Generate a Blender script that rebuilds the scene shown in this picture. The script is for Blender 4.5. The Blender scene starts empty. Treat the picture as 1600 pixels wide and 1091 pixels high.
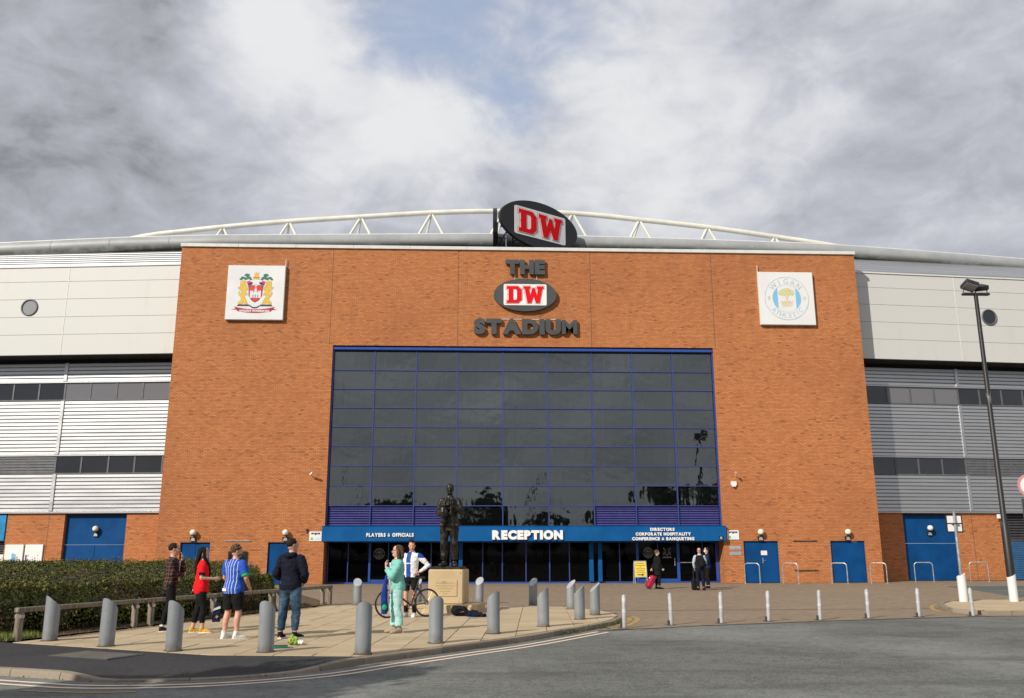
import bpy, bmesh, math, random
from math import sin, cos, pi, radians, sqrt, atan2
from mathutils import Vector, Matrix, Euler, noise as mnoise

random.seed(7)
scene = bpy.context.scene
COL = scene.collection

# ------------------------------------------------------------------ camera
cam_data = bpy.data.cameras.new("camera")
cam_data.sensor_fit = 'HORIZONTAL'
cam_data.sensor_width = 36.0
cam_data.lens = 36.0 * 1377.98 / 1600.0
cam_data.clip_start = 0.1
cam_data.clip_end = 4000.0
camera = bpy.data.objects.new("camera", cam_data)
COL.objects.link(camera)
_p, _y, _r = 0.227722, 0.0427716, -0.0020768
_fw = Vector((sin(_y)*cos(_p), cos(_y)*cos(_p), sin(_p)))
_rt = Vector((cos(_y), -sin(_y), 0))
_up = _rt.cross(_fw)
_rt2 = _rt*cos(_r) + _up*sin(_r)
_up2 = -_rt*sin(_r) + _up*cos(_r)
_m = Matrix((_rt2, _up2, -_fw)).transposed().to_4x4()
_m.translation = (0.0, -46.044, 1.5)
camera.matrix_world = _m
scene.camera = camera

# ------------------------------------------------------------------ light
SUN_TO = Vector((0.600, 0.600, -0.53)).normalized()        # direction the light travels
SUN_EL = math.asin(-SUN_TO.z)
SUN_AZ = atan2(-SUN_TO.x, -SUN_TO.y)                          # from +Y clockwise, towards the sun
sun_data = bpy.data.lights.new("sun", 'SUN')
sun_data.energy = 4.6
sun_data.angle = radians(0.53)
sun_data.color = (1.0, 0.93, 0.82)
sun = bpy.data.objects.new("sun", sun_data)
sun.rotation_euler = SUN_TO.to_track_quat('-Z', 'Y').to_euler()
sun.location = (-30, -60, 40)
COL.objects.link(sun)

scene.view_settings.view_transform = 'Standard'
scene.view_settings.look = 'None'
scene.view_settings.exposure = 0.0
scene.view_settings.gamma = 1.0
scene.view_settings.use_curve_mapping = False

# ------------------------------------------------------------------ sky
world = bpy.data.worlds.new("World")
scene.world = world
world.use_nodes = True
wn, wl = world.node_tree.nodes, world.node_tree.links
wn.clear()

def wnode(t, **kw):
    n = wn.new(t)
    for k, v in kw.items():
        setattr(n, k, v)
    return n

def wmath(op, a, b=None, c=None, clamp=False):
    n = wnode('ShaderNodeMath', operation=op, use_clamp=clamp)
    for i, v in enumerate((a, b, c)):
        if v is None:
            continue
        if isinstance(v, (int, float)):
            n.inputs[i].default_value = v
        else:
            wl.new(v, n.inputs[i])
    return n.outputs[0]

def wsmooth(x, lo, hi, t0=0.0, t1=1.0):
    n = wnode('ShaderNodeMapRange', interpolation_type='SMOOTHSTEP')
    wl.new(x, n.inputs[0])
    n.inputs[1].default_value, n.inputs[2].default_value = lo, hi
    n.inputs[3].default_value, n.inputs[4].default_value = t0, t1
    return n.outputs[0]

w_out = wnode('ShaderNodeOutputWorld')
w_bg = wnode('ShaderNodeBackground')
w_bg.inputs[1].default_value = 0.1
wl.new(w_bg.outputs[0], w_out.inputs[0])
w_sky = wnode('ShaderNodeTexSky', sky_type='NISHITA', sun_disc=False)
w_sky.sun_elevation = SUN_EL
w_sky.sun_rotation = SUN_AZ
w_sky.altitude = 50
w_sky.air_density = 1.0
w_sky.dust_density = 0.6
w_tc = wnode('ShaderNodeTexCoord')
DIR = w_tc.outputs['Generated']
w_map = wnode('ShaderNodeMapping')
w_map.inputs['Scale'].default_value = (1.0, 1.0, 1.7)
wl.new(DIR, w_map.inputs['Vector'])
PL = w_map.outputs[0]

def wnoise(scale, detail, rough, off, dist=0.0):
    mp = wnode('ShaderNodeMapping')
    mp.inputs['Location'].default_value = off
    wl.new(PL, mp.inputs['Vector'])
    n = wnode('ShaderNodeTexNoise')
    n.inputs['Scale'].default_value = scale
    n.inputs['Detail'].default_value = detail
    n.inputs['Roughness'].default_value = rough
    n.inputs['Distortion'].default_value = dist
    wl.new(mp.outputs[0], n.inputs['Vector'])
    return n.outputs[0]

def pix_dir(px, py):
    return (_fw*1377.98 + _rt2*(px-800) - _up2*(py-545.5)).normalized()

def blob(px, py, rad_px, amount):
    """a soft cloud patch (or gap) centred on one direction of the sky"""
    d = pix_dir(px, py)
    n = wnode('ShaderNodeVectorMath', operation='DISTANCE')
    wl.new(DIR, n.inputs[0])
    n.inputs[1].default_value = d
    r = rad_px/1450.0
    return wsmooth(n.outputs['Value'], 0.0, r, amount, 0.0)

def wsum(items):
    t = items[0]
    for i in items[1:]:
        t = wmath('ADD', t, i)
    return t

n_big = wnoise(2.2, 3.0, 0.5, (3.1, 7.4, 0.0))
n_mid = wnoise(5.0, 9.0, 0.57, (11.3, 2.2, 0.0), 0.5)
n_fine = wnoise(11.0, 8.0, 0.58, (7.3, 4.1, 1.6), 0.5)
n_small = wnoise(24.0, 5.0, 0.55, (1.0, 4.0, 2.0), 0.6)
# cover: mostly closed, open where the noise is low
cov_src = wsum([wmath('MULTIPLY', n_big, 0.40), wmath('MULTIPLY', n_mid, 1.25), wmath('MULTIPLY', n_fine, 0.85),
                blob(570, 75, 230, -0.40), blob(650, 0, 300, -0.40), blob(780, 60, 260, -0.40), blob(775, 180, 130, -0.40), blob(960, 40, 200, -0.40), blob(1380, 40, 160, -0.14),
                blob(420, 40, 180, 0.50), blob(1030, 210, 330, 0.20), blob(660, 190, 170, 0.38)])
cover = wsmooth(cov_src, 0.34, 0.98)
# brightness of the cloud itself
bri_src = wsum([wmath('MULTIPLY', n_mid, 0.90), wmath('MULTIPLY', n_fine, 0.85), wmath('MULTIPLY', n_big, 0.35), wmath('MULTIPLY', n_small, 0.32),
                blob(430, 40, 170, 0.80), blob(440, 190, 220, 0.16), blob(660, 180, 200, 0.46), blob(990, 170, 330, 0.36), blob(980, 250, 240, 0.14), blob(480, 300, 320, 0.12), blob(800, 250, 700, 0.08),
                blob(-60, 180, 640, -0.20), blob(280, 240, 240, -0.12), blob(1400, 170, 520, 0.10)])
w_ramp = wnode('ShaderNodeValToRGB')
wl.new(wsmooth(bri_src, 0.46, 1.92), w_ramp.inputs[0])
cr = w_ramp.color_ramp
cr.interpolation = 'LINEAR'
cr.elements[0].position = 0.0
cr.elements[0].color = (0.13, 0.135, 0.145, 1)
cr.elements[1].position = 1.0
cr.elements[1].color = (0.93, 0.935, 0.95, 1)
e = cr.elements.new(0.14)
e.color = (0.27, 0.28, 0.30, 1)
e = cr.elements.new(0.30)
e.color = (0.430, 0.445, 0.492, 1)
e = cr.elements.new(0.62)
e.color = (0.615, 0.635, 0.705, 1)
w_mul = wnode('ShaderNodeVectorMath', operation='SCALE')
wl.new(w_ramp.outputs[0], w_mul.inputs[0])
w_mul.inputs['Scale'].default_value = 8.8
# thin milky veil over the blue gaps
w_veil = wnode('ShaderNodeMixRGB')
w_veil.inputs[0].default_value = 0.62
wl.new(w_sky.outputs[0], w_veil.inputs[1])
w_veil.inputs[2].default_value = (5.4, 6.3, 8.3, 1)
w_mix = wnode('ShaderNodeMixRGB')
wl.new(cover, w_mix.inputs[0])
wl.new(w_veil.outputs[0], w_mix.inputs[1])
wl.new(w_mul.outputs[0], w_mix.inputs[2])
wl.new(w_mix.outputs[0], w_bg.inputs[0])

# ------------------------------------------------------------------ materials
MATS = {}

class NT:
    """small helper for building node materials"""
    def __init__(self, name):
        self.m = bpy.data.materials.new(name)
        self.m.use_nodes = True
        self.n, self.l = self.m.node_tree.nodes, self.m.node_tree.links
        self.b = self.n['Principled BSDF']
        MATS[name] = self.m
    def node(self, t, **kw):
        n = self.n.new(t)
        for k, v in kw.items():
            setattr(n, k, v)
        return n
    def put(self, sock, v):
        if isinstance(v, bpy.types.NodeSocket):
            self.l.new(v, sock)
        elif isinstance(v, (tuple, list)) and len(v) == 3 and sock.type == 'RGBA':
            sock.default_value = (*v, 1)
        else:
            sock.default_value = v
    def math(self, op, a, b=None, c=None, clamp=False):
        n = self.node('ShaderNodeMath', operation=op, use_clamp=clamp)
        for i, v in enumerate((a, b, c)):
            if v is not None:
                self.put(n.inputs[i], v)
        return n.outputs[0]
    def smooth(self, x, lo, hi, a=0.0, b=1.0):
        n = self.node('ShaderNodeMapRange', interpolation_type='SMOOTHSTEP')
        self.put(n.inputs[0], x)
        for i, v in enumerate((lo, hi, a, b)):
            n.inputs[i+1].default_value = v
        return n.outputs[0]
    def mix(self, f, a, b, mode='MIX'):
        n = self.node('ShaderNodeMixRGB', blend_type=mode)
        self.put(n.inputs[0], f)
        self.put(n.inputs[1], a)
        self.put(n.inputs[2], b)
        return n.outputs[0]
    def obj(self):
        return self.node('ShaderNodeTexCoord').outputs['Object']
    def pos(self):
        return self.node('ShaderNodeNewGeometry').outputs['Position']
    def sep(self, v):
        n = self.node('ShaderNodeSeparateXYZ')
        self.l.new(v, n.inputs[0])
        return n.outputs
    def comb(self, x, y, z):
        n = self.node('ShaderNodeCombineXYZ')
        for i, v in enumerate((x, y, z)):
            self.put(n.inputs[i], v)
        return n.outputs[0]
    def noise(self, vec, scale, detail=3, rough=0.5, stretch=None, dist=0.0):
        if stretch:
            mp = self.node('ShaderNodeMapping')
            mp.inputs['Scale'].default_value = stretch
            self.l.new(vec, mp.inputs[0])
            vec = mp.outputs[0]
        n = self.node('ShaderNodeTexNoise')
        n.inputs['Scale'].default_value = scale
        n.inputs['Detail'].default_value = detail
        n.inputs['Roughness'].default_value = rough
        n.inputs['Distortion'].default_value = dist
        self.l.new(vec, n.inputs['Vector'])
        return n.outputs[0]
    def white(self, vec):
        n = self.node('ShaderNodeTexWhiteNoise', noise_dimensions='3D')
        self.l.new(vec, n.inputs[0])
        return n.outputs[0]
    def bump(self, h, strength=0.3, dist=0.01):
        n = self.node('ShaderNodeBump')
        n.inputs['Strength'].default_value = strength
        n.inputs['Distance'].default_value = dist
        self.l.new(h, n.inputs['Height'])
        self.l.new(n.outputs[0], self.b.inputs['Normal'])
    def set(self, color=None, rough=None, metal=None, ior=None, spec=None):
        for k, v in (('Base Color', color), ('Roughness', rough), ('Metallic', metal), ('IOR', ior), ('Specular IOR Level', spec)):
            if v is not None:
                self.put(self.b.inputs[k], v)
        return self

def plain(name, color, rough=0.6, metal=0.0, vary=0.12, scale=3.0, bump=0.0, bscale=60.0, spec=None):
    """painted / plain surface with faint unevenness"""
    t = NT(name)
    o = t.pos()
    n = t.noise(o, scale, 5, 0.6)
    f = t.smooth(n, 0.3, 0.7)
    lo = tuple(c*(1-vary) for c in color)
    hi = tuple(min(1, c*(1+vary)) for c in color)
    t.set(t.mix(f, lo, hi), t.smooth(n, 0.25, 0.75, max(0.02, rough-0.08), min(1, rough+0.08)), metal, spec=spec)
    if bump:
        t.bump(t.noise(o, bscale, 3, 0.6), bump, 0.01)
    return t.m

# --- brick -----------------------------------------------------------
def brick_mat(name, horiz='x'):
    t = NT(name)
    p = t.pos()
    s = t.sep(p)
    nrm = t.sep(t.node('ShaderNodeNewGeometry').outputs['Normal'])
    # on faces that look sideways the courses run along y
    side = t.math('GREATER_THAN', t.math('ABSOLUTE', nrm[0]), 0.7)
    hx = t.math('ADD', t.math('MULTIPLY', s[0], t.math('SUBTRACT', 1.0, side)), t.math('MULTIPLY', s[1], side))
    rowf = t.math('DIVIDE', s[2], 0.075)
    row = t.math('FLOOR', rowf)
    odd = t.math('MULTIPLY', t.math('MODULO', t.math('ABSOLUTE', row), 2.0), 0.5)
    uf = t.math('ADD', t.math('DIVIDE', hx, 0.225), odd)
    cell = t.math('FLOOR', uf)
    fu = t.math('SUBTRACT', uf, cell)
    fv = t.math('SUBTRACT', rowf, row)
    mu = t.math('MULTIPLY', t.smooth(fu, 0.015, 0.06), t.smooth(fu, 0.985, 0.94))
    mv = t.math('MULTIPLY', t.smooth(fv, 0.04, 0.20), t.smooth(fv, 0.96, 0.80))
    inb = t.math('MULTIPLY', mu, mv)
    rnd = t.white(t.comb(cell, row, 1.0))
    rnd2 = t.white(t.comb(cell, row, 5.0))
    ramp = t.node('ShaderNodeValToRGB')
    t.l.new(rnd, ramp.inputs[0])
    c = ramp.color_ramp
    c.elements[0].color = (0.475, 0.160, 0.055, 1)
    c.elements[1].color = (0.605, 0.240, 0.088, 1)
    for ps, cc in ((0.3, (0.520, 0.184, 0.063)), (0.7, (0.56, 0.210, 0.076))):
        e = c.elements.new(ps)
        e.color = (*cc, 1)
    # dark bricks come in short runs within a course
    run = t.noise(t.comb(t.math('MULTIPLY', hx, 0.75), t.math('MULTIPLY', s[2], 2.6), 0.0), 1.0, 5, 0.62)
    dark = t.math('MULTIPLY', t.smooth(run, 0.575, 0.68), t.smooth(rnd2, 0.30, 0.62))
    single = t.smooth(rnd2, 0.965, 0.975)
    dk = t.math('MULTIPLY', t.math('MAXIMUM', dark, single), 0.56)
    col = t.mix(dk, ramp.outputs[0], (0.165, 0.058, 0.034))
    big = t.noise(p, 0.16, 4, 0.55)
    col = t.mix(t.smooth(big, 0.42, 0.70, 0.0, 0.30), col, (0.30, 0.090, 0.036))
    # paler salt bloom near the foot and under copings
    bloom = t.noise(p, 0.9, 6, 0.65, (1.0, 1.0, 0.35))
    col = t.mix(t.smooth(bloom, 0.60, 0.78, 0.0, 0.22), col, (0.62, 0.36, 0.20))
    rain = t.noise(t.comb(t.math('MULTIPLY', hx, 1.0), 0.0, t.math('MULTIPLY', s[2], 0.10)), 1.3, 5, 0.6)
    col = t.mix(t.math('MULTIPLY', t.smooth(rain, 0.52, 0.72, 0.0, 0.30), t.smooth(s[2], 6.0, 17.5)), col, (0.26, 0.085, 0.036))
    mort = t.mix(t.noise(p, 2.0, 3), (0.27, 0.140, 0.072), (0.18, 0.088, 0.046))
    t.set(t.mix(inb, mort, col), 0.85, spec=0.25)
    t.bump(t.math('ADD', inb, t.math('MULTIPLY', rnd2, 0.3)), 0.55, 0.008)
    return t.m

brick_mat('brick')

# --- metals, paint, glass --------------------------------------------
plain('white_panel', (0.78, 0.77, 0.71), 0.42, vary=0.03, scale=0.6)
def streaked(name, col, dirt, rough, metal, lo, hi, amt):
    t = NT(name)
    p = t.pos()
    n = t.noise(p, 1.0, 6, 0.6, (1.1, 1.1, 0.16))
    n2 = t.noise(p, 0.35, 3, 0.5)
    f = t.math('MULTIPLY', t.smooth(n, lo, hi), t.smooth(n2, 0.4, 0.65))
    t.set(t.mix(t.math('MULTIPLY', f, amt), col, dirt), rough, metal)
    return t.m
streaked('cladding_white', (0.585, 0.588, 0.568), (0.40, 0.34, 0.24), 0.5, 0.0, 0.52, 0.78, 0.40)
def silver():
    t = NT('silver_slat')
    p = t.pos()
    n = t.noise(p, 1.2, 5, 0.6, (0.25, 0.25, 3.0))
    t.set(t.mix(t.smooth(n, 0.3, 0.7), (0.50, 0.51, 0.52), (0.56, 0.565, 0.57)), t.smooth(n, 0.3, 0.7, 0.36, 0.44), 0.86)
    return t.m
silver()
plain('trim_white', (0.66, 0.66, 0.64), 0.4, vary=0.05)
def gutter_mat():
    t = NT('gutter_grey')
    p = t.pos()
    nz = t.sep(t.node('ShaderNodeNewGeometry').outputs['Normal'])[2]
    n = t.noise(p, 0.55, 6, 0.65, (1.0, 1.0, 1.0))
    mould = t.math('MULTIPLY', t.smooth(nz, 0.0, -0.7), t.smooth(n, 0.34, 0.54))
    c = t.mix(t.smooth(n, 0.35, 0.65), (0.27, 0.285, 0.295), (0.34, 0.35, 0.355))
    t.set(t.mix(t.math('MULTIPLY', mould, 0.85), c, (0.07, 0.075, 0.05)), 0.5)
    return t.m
gutter_mat()
plain('truss_white', (0.70, 0.69, 0.61), 0.4, vary=0.08, scale=0.9)
plain('roof_sheet', (0.42, 0.43, 0.45), 0.5)
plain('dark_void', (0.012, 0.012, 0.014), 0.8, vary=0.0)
plain('dark_metal', (0.05, 0.05, 0.055), 0.5, vary=0.2)
plain('window_frame', (0.11, 0.115, 0.125), 0.45)
plain('frame_blue', (0.040, 0.060, 0.235), 0.35, vary=0.06)
plain('frame_bright_blue', (0.022, 0.072, 0.33), 0.35, vary=0.06)
plain('louvre_blue', (0.050, 0.050, 0.19), 0.45, vary=0.06)
plain('canopy_blue', (0.005, 0.090, 0.275), 0.45, vary=0.10, scale=0.8, spec=0.15)
plain('door_blue', (0.004, 0.058, 0.195), 0.5, vary=0.14, scale=1.2, bump=0.05, bscale=8, spec=0.12)
plain('shutter_blue', (0.03, 0.11, 0.24), 0.45)
plain('sign_cyan', (0.01, 0.22, 0.50), 0.4)

def glass(name, base, ior, rough, streak=0.0, coat=0.0):
    t = NT(name)
    p = t.obj()
    t.set(base, rough, 0.0, ior)
    if streak:
        n = t.noise(p, 1.0, 1.5, 0.5, (2.6, 1.0, 0.5))
        n2 = t.noise(p, 1.0, 2, 0.5, (1.1, 1.0, 1.1))
        t.bump(t.math('ADD', t.math('MULTIPLY', n, 0.45), n2), streak, 0.05)
    return t.m
glass('glass_curtain', (0.003, 0.004, 0.004), 2.45, 0.02, 0.12)
MATS['glass_curtain'].node_tree.nodes['Principled BSDF'].inputs['Specular Tint'].default_value = (0.90, 0.96, 0.93, 1)
glass('glass_band', (0.012, 0.013, 0.015), 1.75, 0.03, 0.06)
glass('glass_grey_reflect', (0.16, 0.16, 0.175), 1.6, 0.10, 0.0)  # grey base colour stands in for a reflection on the upper panes
glass('glass_entrance', (0.0015, 0.0015, 0.002), 1.22, 0.03, 0.03)
glass('glass_pale', (0.30, 0.31, 0.33), 1.6, 0.08, 0.0)

# --- ground ----------------------------------------------------------
def asphalt(name, base, light, patch=0.3):
    t = NT(name)
    p = t.pos()
    fine = t.noise(p, 95, 2, 0.6)
    grit = t.noise(p, 28, 4, 0.7)
    mid = t.noise(p, 0.8, 5, 0.62)
    big = t.noise(p, 0.16, 4, 0.55)
    f = t.math('ADD', t.math('MULTIPLY', t.smooth(grit, 0.35, 0.70), 0.55), t.math('MULTIPLY', t.smooth(fine, 0.45, 0.72), 0.45))
    c = t.mix(f, base, light)
    c = t.mix(t.smooth(mid, 0.42, 0.70, 0.0, patch), c, tuple(x*0.62 for x in base))
    c = t.mix(t.smooth(big, 0.45, 0.65, 0.0, patch), c, tuple(x*1.05 for x in light))
    wear = t.noise(p, 6.5, 5, 0.7)
    c = t.mix(t.smooth(wear, 0.45, 0.70, 0.0, patch*1.1), c, tuple(x*0.55 for x in base))
    streak = t.noise(p, 0.35, 5, 0.6, (0.5, 2.6, 1.0))
    c = t.mix(t.smooth(streak, 0.52, 0.68, 0.0, patch*1.2), c, tuple(x*0.75 for x in base))
    chips = t.smooth(t.noise(p, 42, 1, 0.4), 0.72, 0.76)
    c = t.mix(t.math('MULTIPLY', chips, 0.5), c, (0.30, 0.29, 0.27))
    t.set(c, 0.88, spec=0.3)
    t.bump(t.math('ADD', fine, grit), 0.5, 0.01)
    return t.m
asphalt('road_asphalt', (0.080, 0.085, 0.079), (0.295, 0.304, 0.282), 0.40)
asphalt('footway_asphalt', (0.024, 0.024, 0.026), (0.060, 0.060, 0.062), 0.3)
asphalt('far_ground', (0.06, 0.075, 0.04), (0.11, 0.12, 0.07), 0.3)
asphalt('green_tarmac', (0.085, 0.105, 0.10), (0.15, 0.17, 0.16), 0.3)

def block_paving():
    t = NT('block_paving')
    p = t.pos()
    s = t.sep(p)
    rowf = t.math('DIVIDE', s[1], 0.105)
    row = t.math('FLOOR', rowf)
    uf = t.math('ADD', t.math('DIVIDE', s[0], 0.21), t.math('MULTIPLY', t.math('MODULO', t.math('ABSOLUTE', row), 2.0), 0.5))
    cell = t.math('FLOOR', uf)
    fu = t.math('SUBTRACT', uf, cell)
    fv = t.math('SUBTRACT', rowf, row)
    mu = t.math('MULTIPLY', t.smooth(fu, 0.0, 0.06), t.smooth(fu, 1.0, 0.94))
    mv = t.math('MULTIPLY', t.smooth(fv, 0.0, 0.12), t.smooth(fv, 1.0, 0.88))
    inb = t.math('MULTIPLY', mu, mv)
    rnd = t.white(t.comb(cell, row, 2.0))
    c = t.mix(rnd, (0.225, 0.172, 0.118), (0.325, 0.255, 0.178))
    big = t.noise(p, 0.28, 5, 0.6)
    c = t.mix(t.smooth(big, 0.42, 0.66, 0.0, 0.45), c, (0.24, 0.19, 0.14))
    stain = t.noise(p, 1.4, 5, 0.65)
    c = t.mix(t.smooth(stain, 0.60, 0.75, 0.0, 0.4), c, (0.12, 0.10, 0.08))
    t.set(t.mix(inb, (0.105, 0.082, 0.062), c), 0.9, spec=0.25)
    t.bump(inb, 0.5, 0.006)
    return t.m
block_paving()

def slab_mat(name, a, b, dirt):
    t = NT(name)
    p = t.pos()
    rnd = t.node('ShaderNodeObjectInfo').outputs['Random']
    c = t.mix(rnd, a, b)
    n = t.noise(p, 0.9, 6, 0.65)
    c = t.mix(t.smooth(n, 0.48, 0.72, 0.0, 0.45), c, dirt)
    g = t.noise(p, 45, 3, 0.65)
    c = t.mix(t.smooth(g, 0.40, 0.72, 0.0, 0.26), c, tuple(x*0.55 for x in a))
    gum = t.smooth(t.noise(p, 7, 1, 0.4), 0.745, 0.765)
    c = t.mix(t.math('MULTIPLY', gum, 0.45), c, (0.13, 0.11, 0.09))
    t.set(c, 0.88, spec=0.25)
    t.bump(g, 0.25, 0.006)
    return t.m
slab_mat('paving_tan', (0.425, 0.335, 0.215), (0.490, 0.395, 0.260), (0.30, 0.23, 0.148))
slab_mat('kerb_concrete', (0.21, 0.175, 0.135), (0.31, 0.26, 0.20), (0.10, 0.075, 0.052))
slab_mat('plinth_stone', (0.51, 0.395, 0.235), (0.53, 0.41, 0.245), (0.38, 0.28, 0.155))
plain('joint_sand', (0.085, 0.066, 0.045), 0.95)
def paint_line(name, col, under, wear):
    t = NT(name)
    p = t.pos()
    n = t.noise(p, 9, 6, 0.7)
    n2 = t.noise(p, 60, 3, 0.7)
    f = t.math('MAXIMUM', t.smooth(n, wear, wear+0.12), t.smooth(n2, 0.66, 0.74))
    t.set(t.mix(f, col, under), 0.7)
    return t.m
paint_line('line_cream', (0.74, 0.60, 0.48), (0.13, 0.12, 0.11), 0.62)
paint_line('line_yellow', (0.46, 0.29, 0.06), (0.24, 0.19, 0.13), 0.46)
def soil():
    t = NT('soil')
    p = t.pos()
    n = t.noise(p, 14, 6, 0.7)
    t.set(t.mix(t.smooth(n, 0.35, 0.7), (0.045, 0.030, 0.018), (0.17, 0.115, 0.065)), 0.95)
    t.bump(n, 0.9, 0.04)
    return t.m
soil()

# --- vegetation -------------------------------------------------------
def leaf_mat(name, cols, rough=0.5):
    t = NT(name)
    g = t.node('ShaderNodeNewGeometry')
    rnd = g.outputs['Random Per Island']
    r = t.node('ShaderNodeValToRGB')
    t.l.new(rnd, r.inputs[0])
    cr_ = r.color_ramp
    while len(cr_.elements) < len(cols):
        cr_.elements.new(0.5)
    for i, c in enumerate(cols):
        cr_.elements[i].position = i/(len(cols)-1)
        cr_.elements[i].color = (*c, 1)
    patch = t.noise(g.outputs['Position'], 0.9, 4, 0.6)
    c = t.mix(t.smooth(patch, 0.52, 0.66, 0.0, 0.70), r.outputs[0], (0.105, 0.060, 0.026))
    pale = t.noise(g.outputs['Position'], 0.55, 3, 0.5)
    c = t.mix(t.smooth(pale, 0.50, 0.66, 0.0, 0.45), c, (0.125, 0.128, 0.030))
    t.set(c, rough, spec=0.2)
    t.b.inputs['Subsurface Weight'].default_value = 0.0
    return t.m
leaf_mat('hedge_leaf', [(0.014, 0.024, 0.004), (0.038, 0.058, 0.008), (0.095, 0.108, 0.018), (0.058, 0.070, 0.011), (0.21, 0.19, 0.040)])
leaf_mat('tree_leaf', [(0.022, 0.036, 0.014), (0.038, 0.058, 0.020), (0.06, 0.08, 0.028)])
leaf_mat('grass_blade', [(0.08, 0.14, 0.02), (0.15, 0.20, 0.04), (0.24, 0.22, 0.08)])
leaf_mat('dead_leaf', [(0.10, 0.055, 0.025), (0.20, 0.12, 0.05), (0.06, 0.035, 0.02)], 0.8)
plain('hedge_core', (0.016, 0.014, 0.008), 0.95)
plain('bark', (0.07, 0.055, 0.04), 0.9, bump=0.5, bscale=20)

# --- furniture --------------------------------------------------------
def bollard_paint():
    t = NT('bollard_grey')
    o, p = t.obj(), t.pos()
    z = t.sep(o)[2]
    n = t.noise(p, 7, 5, 0.65)
    f = t.noise(p, 2.2, 4, 0.6, (1.0, 1.0, 0.4))
    c = t.mix(t.smooth(f, 0.35, 0.7), (0.235, 0.255, 0.272), (0.285, 0.305, 0.32))
    grime = t.math('MULTIPLY', t.smooth(z, 0.22, 0.0), t.smooth(n, 0.32, 0.62))
    c = t.mix(t.math('MULTIPLY', grime, 0.7), c, (0.10, 0.085, 0.065))
    chip = t.smooth(t.noise(p, 16, 3, 0.6), 0.69, 0.72)
    c = t.mix(chip, c, (0.13, 0.10, 0.085))
    t.set(c, t.smooth(n, 0.3, 0.7, 0.36, 0.55), 0.15)
bollard_paint()
plain('bollard_cap', (0.42, 0.44, 0.46), 0.4, metal=0.2)
plain('post_white', (0.37, 0.37, 0.375), 0.5, vary=0.14, scale=6)
plain('reflective_white', (0.70, 0.70, 0.70), 0.4, vary=0.03)
plain('galvanised', (0.50, 0.51, 0.52), 0.38, metal=0.75, vary=0.14, scale=8)
plain('lamp_black', (0.022, 0.021, 0.022), 0.45, vary=0.3, scale=4)
def peeled():
    t = NT('peeling_black')
    p = t.pos()
    n = t.noise(p, 2.2, 6, 0.7, (1.0, 1.0, 0.45))
    t.set(t.mix(t.smooth(n, 0.60, 0.66), (0.014, 0.013, 0.014), (0.16, 0.145, 0.14)), 0.5)
    return t.m
peeled()
def timber():
    t = NT('weathered_timber')
    p = t.obj()
    n = t.noise(p, 3.0, 6, 0.65, (6.0, 6.0, 0.8))
    t.set(t.mix(t.smooth(n, 0.3, 0.7), (0.115, 0.090, 0.066), (0.30, 0.255, 0.20)), 0.85)
    t.bump(n, 0.5, 0.01)
    return t.m
timber()
def bronze():
    t = NT('bronze')
    p = t.obj()
    n = t.noise(p, 9, 6, 0.65)
    t.set(t.mix(t.smooth(n, 0.35, 0.68), (0.020, 0.019, 0.017), (0.058, 0.054, 0.047)), t.smooth(n, 0.3, 0.7, 0.36, 0.52), 0.75)
    t.bump(n, 0.35, 0.012)
    return t.m
bronze()
plain('black_plastic', (0.012, 0.012, 0.013), 0.4, vary=0.2)
plain('globe_opal', (0.80, 0.76, 0.64), 0.25, vary=0.02)
plain('globe_amber', (0.50, 0.34, 0.17), 0.3, vary=0.05)
plain('sign_white', (0.80, 0.80, 0.79), 0.4, vary=0.03)
plain('board_white', (0.74, 0.745, 0.75), 0.35, vary=0.025, scale=0.9)
plain('board_edge', (0.62, 0.62, 0.54), 0.4, vary=0.06)
plain('letter_grey', (0.060, 0.064, 0.066), 0.48, vary=0.06)
plain('letter_white', (0.83, 0.83, 0.81), 0.45, vary=0.02)
plain('sign_black', (0.014, 0.014, 0.015), 0.38, vary=0.1)
plain('sign_red', (0.70, 0.008, 0.014), 0.7, vary=0.03, spec=0.12)
plain('sign_dark_red', (0.33, 0.010, 0.016), 0.4, vary=0.03)
plain('sign_grey', (0.36, 0.37, 0.38), 0.4, vary=0.05)
plain('plaque_metal', (0.52, 0.53, 0.53), 0.35, metal=0.5)
plain('crest_red', (0.66, 0.03, 0.04), 0.45, vary=0.03)
plain('crest_crimson', (0.40, 0.010, 0.045), 0.45, vary=0.03)
plain('crest_gold', (0.70, 0.47, 0.06), 0.45, vary=0.08, scale=8)
plain('crest_gold_dark', (0.22, 0.13, 0.03), 0.45)
plain('crest_blue', (0.03, 0.06, 0.30), 0.45)
plain('crest_navy', (0.03, 0.045, 0.11), 0.45)
plain('crest_green', (0.02, 0.17, 0.12), 0.45)
plain('faded_blue', (0.20, 0.50, 0.78), 0.45, vary=0.04)
plain('faded_ink', (0.46, 0.55, 0.62), 0.45)
plain('faded_cyan', (0.63, 0.74, 0.80), 0.45)
plain('faded_yellow', (0.60, 0.58, 0.30), 0.5, vary=0.15, scale=9)
plain('faded_tan', (0.66, 0.56, 0.40), 0.5)
plain('faded_pink', (0.72, 0.62, 0.58), 0.5)
plain('etched_grey', (0.17, 0.165, 0.15), 0.6)
plain('yellow_board', (0.78, 0.58, 0.09), 0.45, vary=0.04)
plain('ink_black', (0.02, 0.02, 0.02), 0.6)
plain('ink_brown', (0.35, 0.24, 0.05), 0.6)
plain('lime_green', (0.20, 0.33, 0.06), 0.4, vary=0.2, scale=14)
plain('leaf_print_green', (0.25, 0.50, 0.08), 0.5)
plain('road_sign_pink', (0.60, 0.25, 0.27), 0.4)
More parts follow.
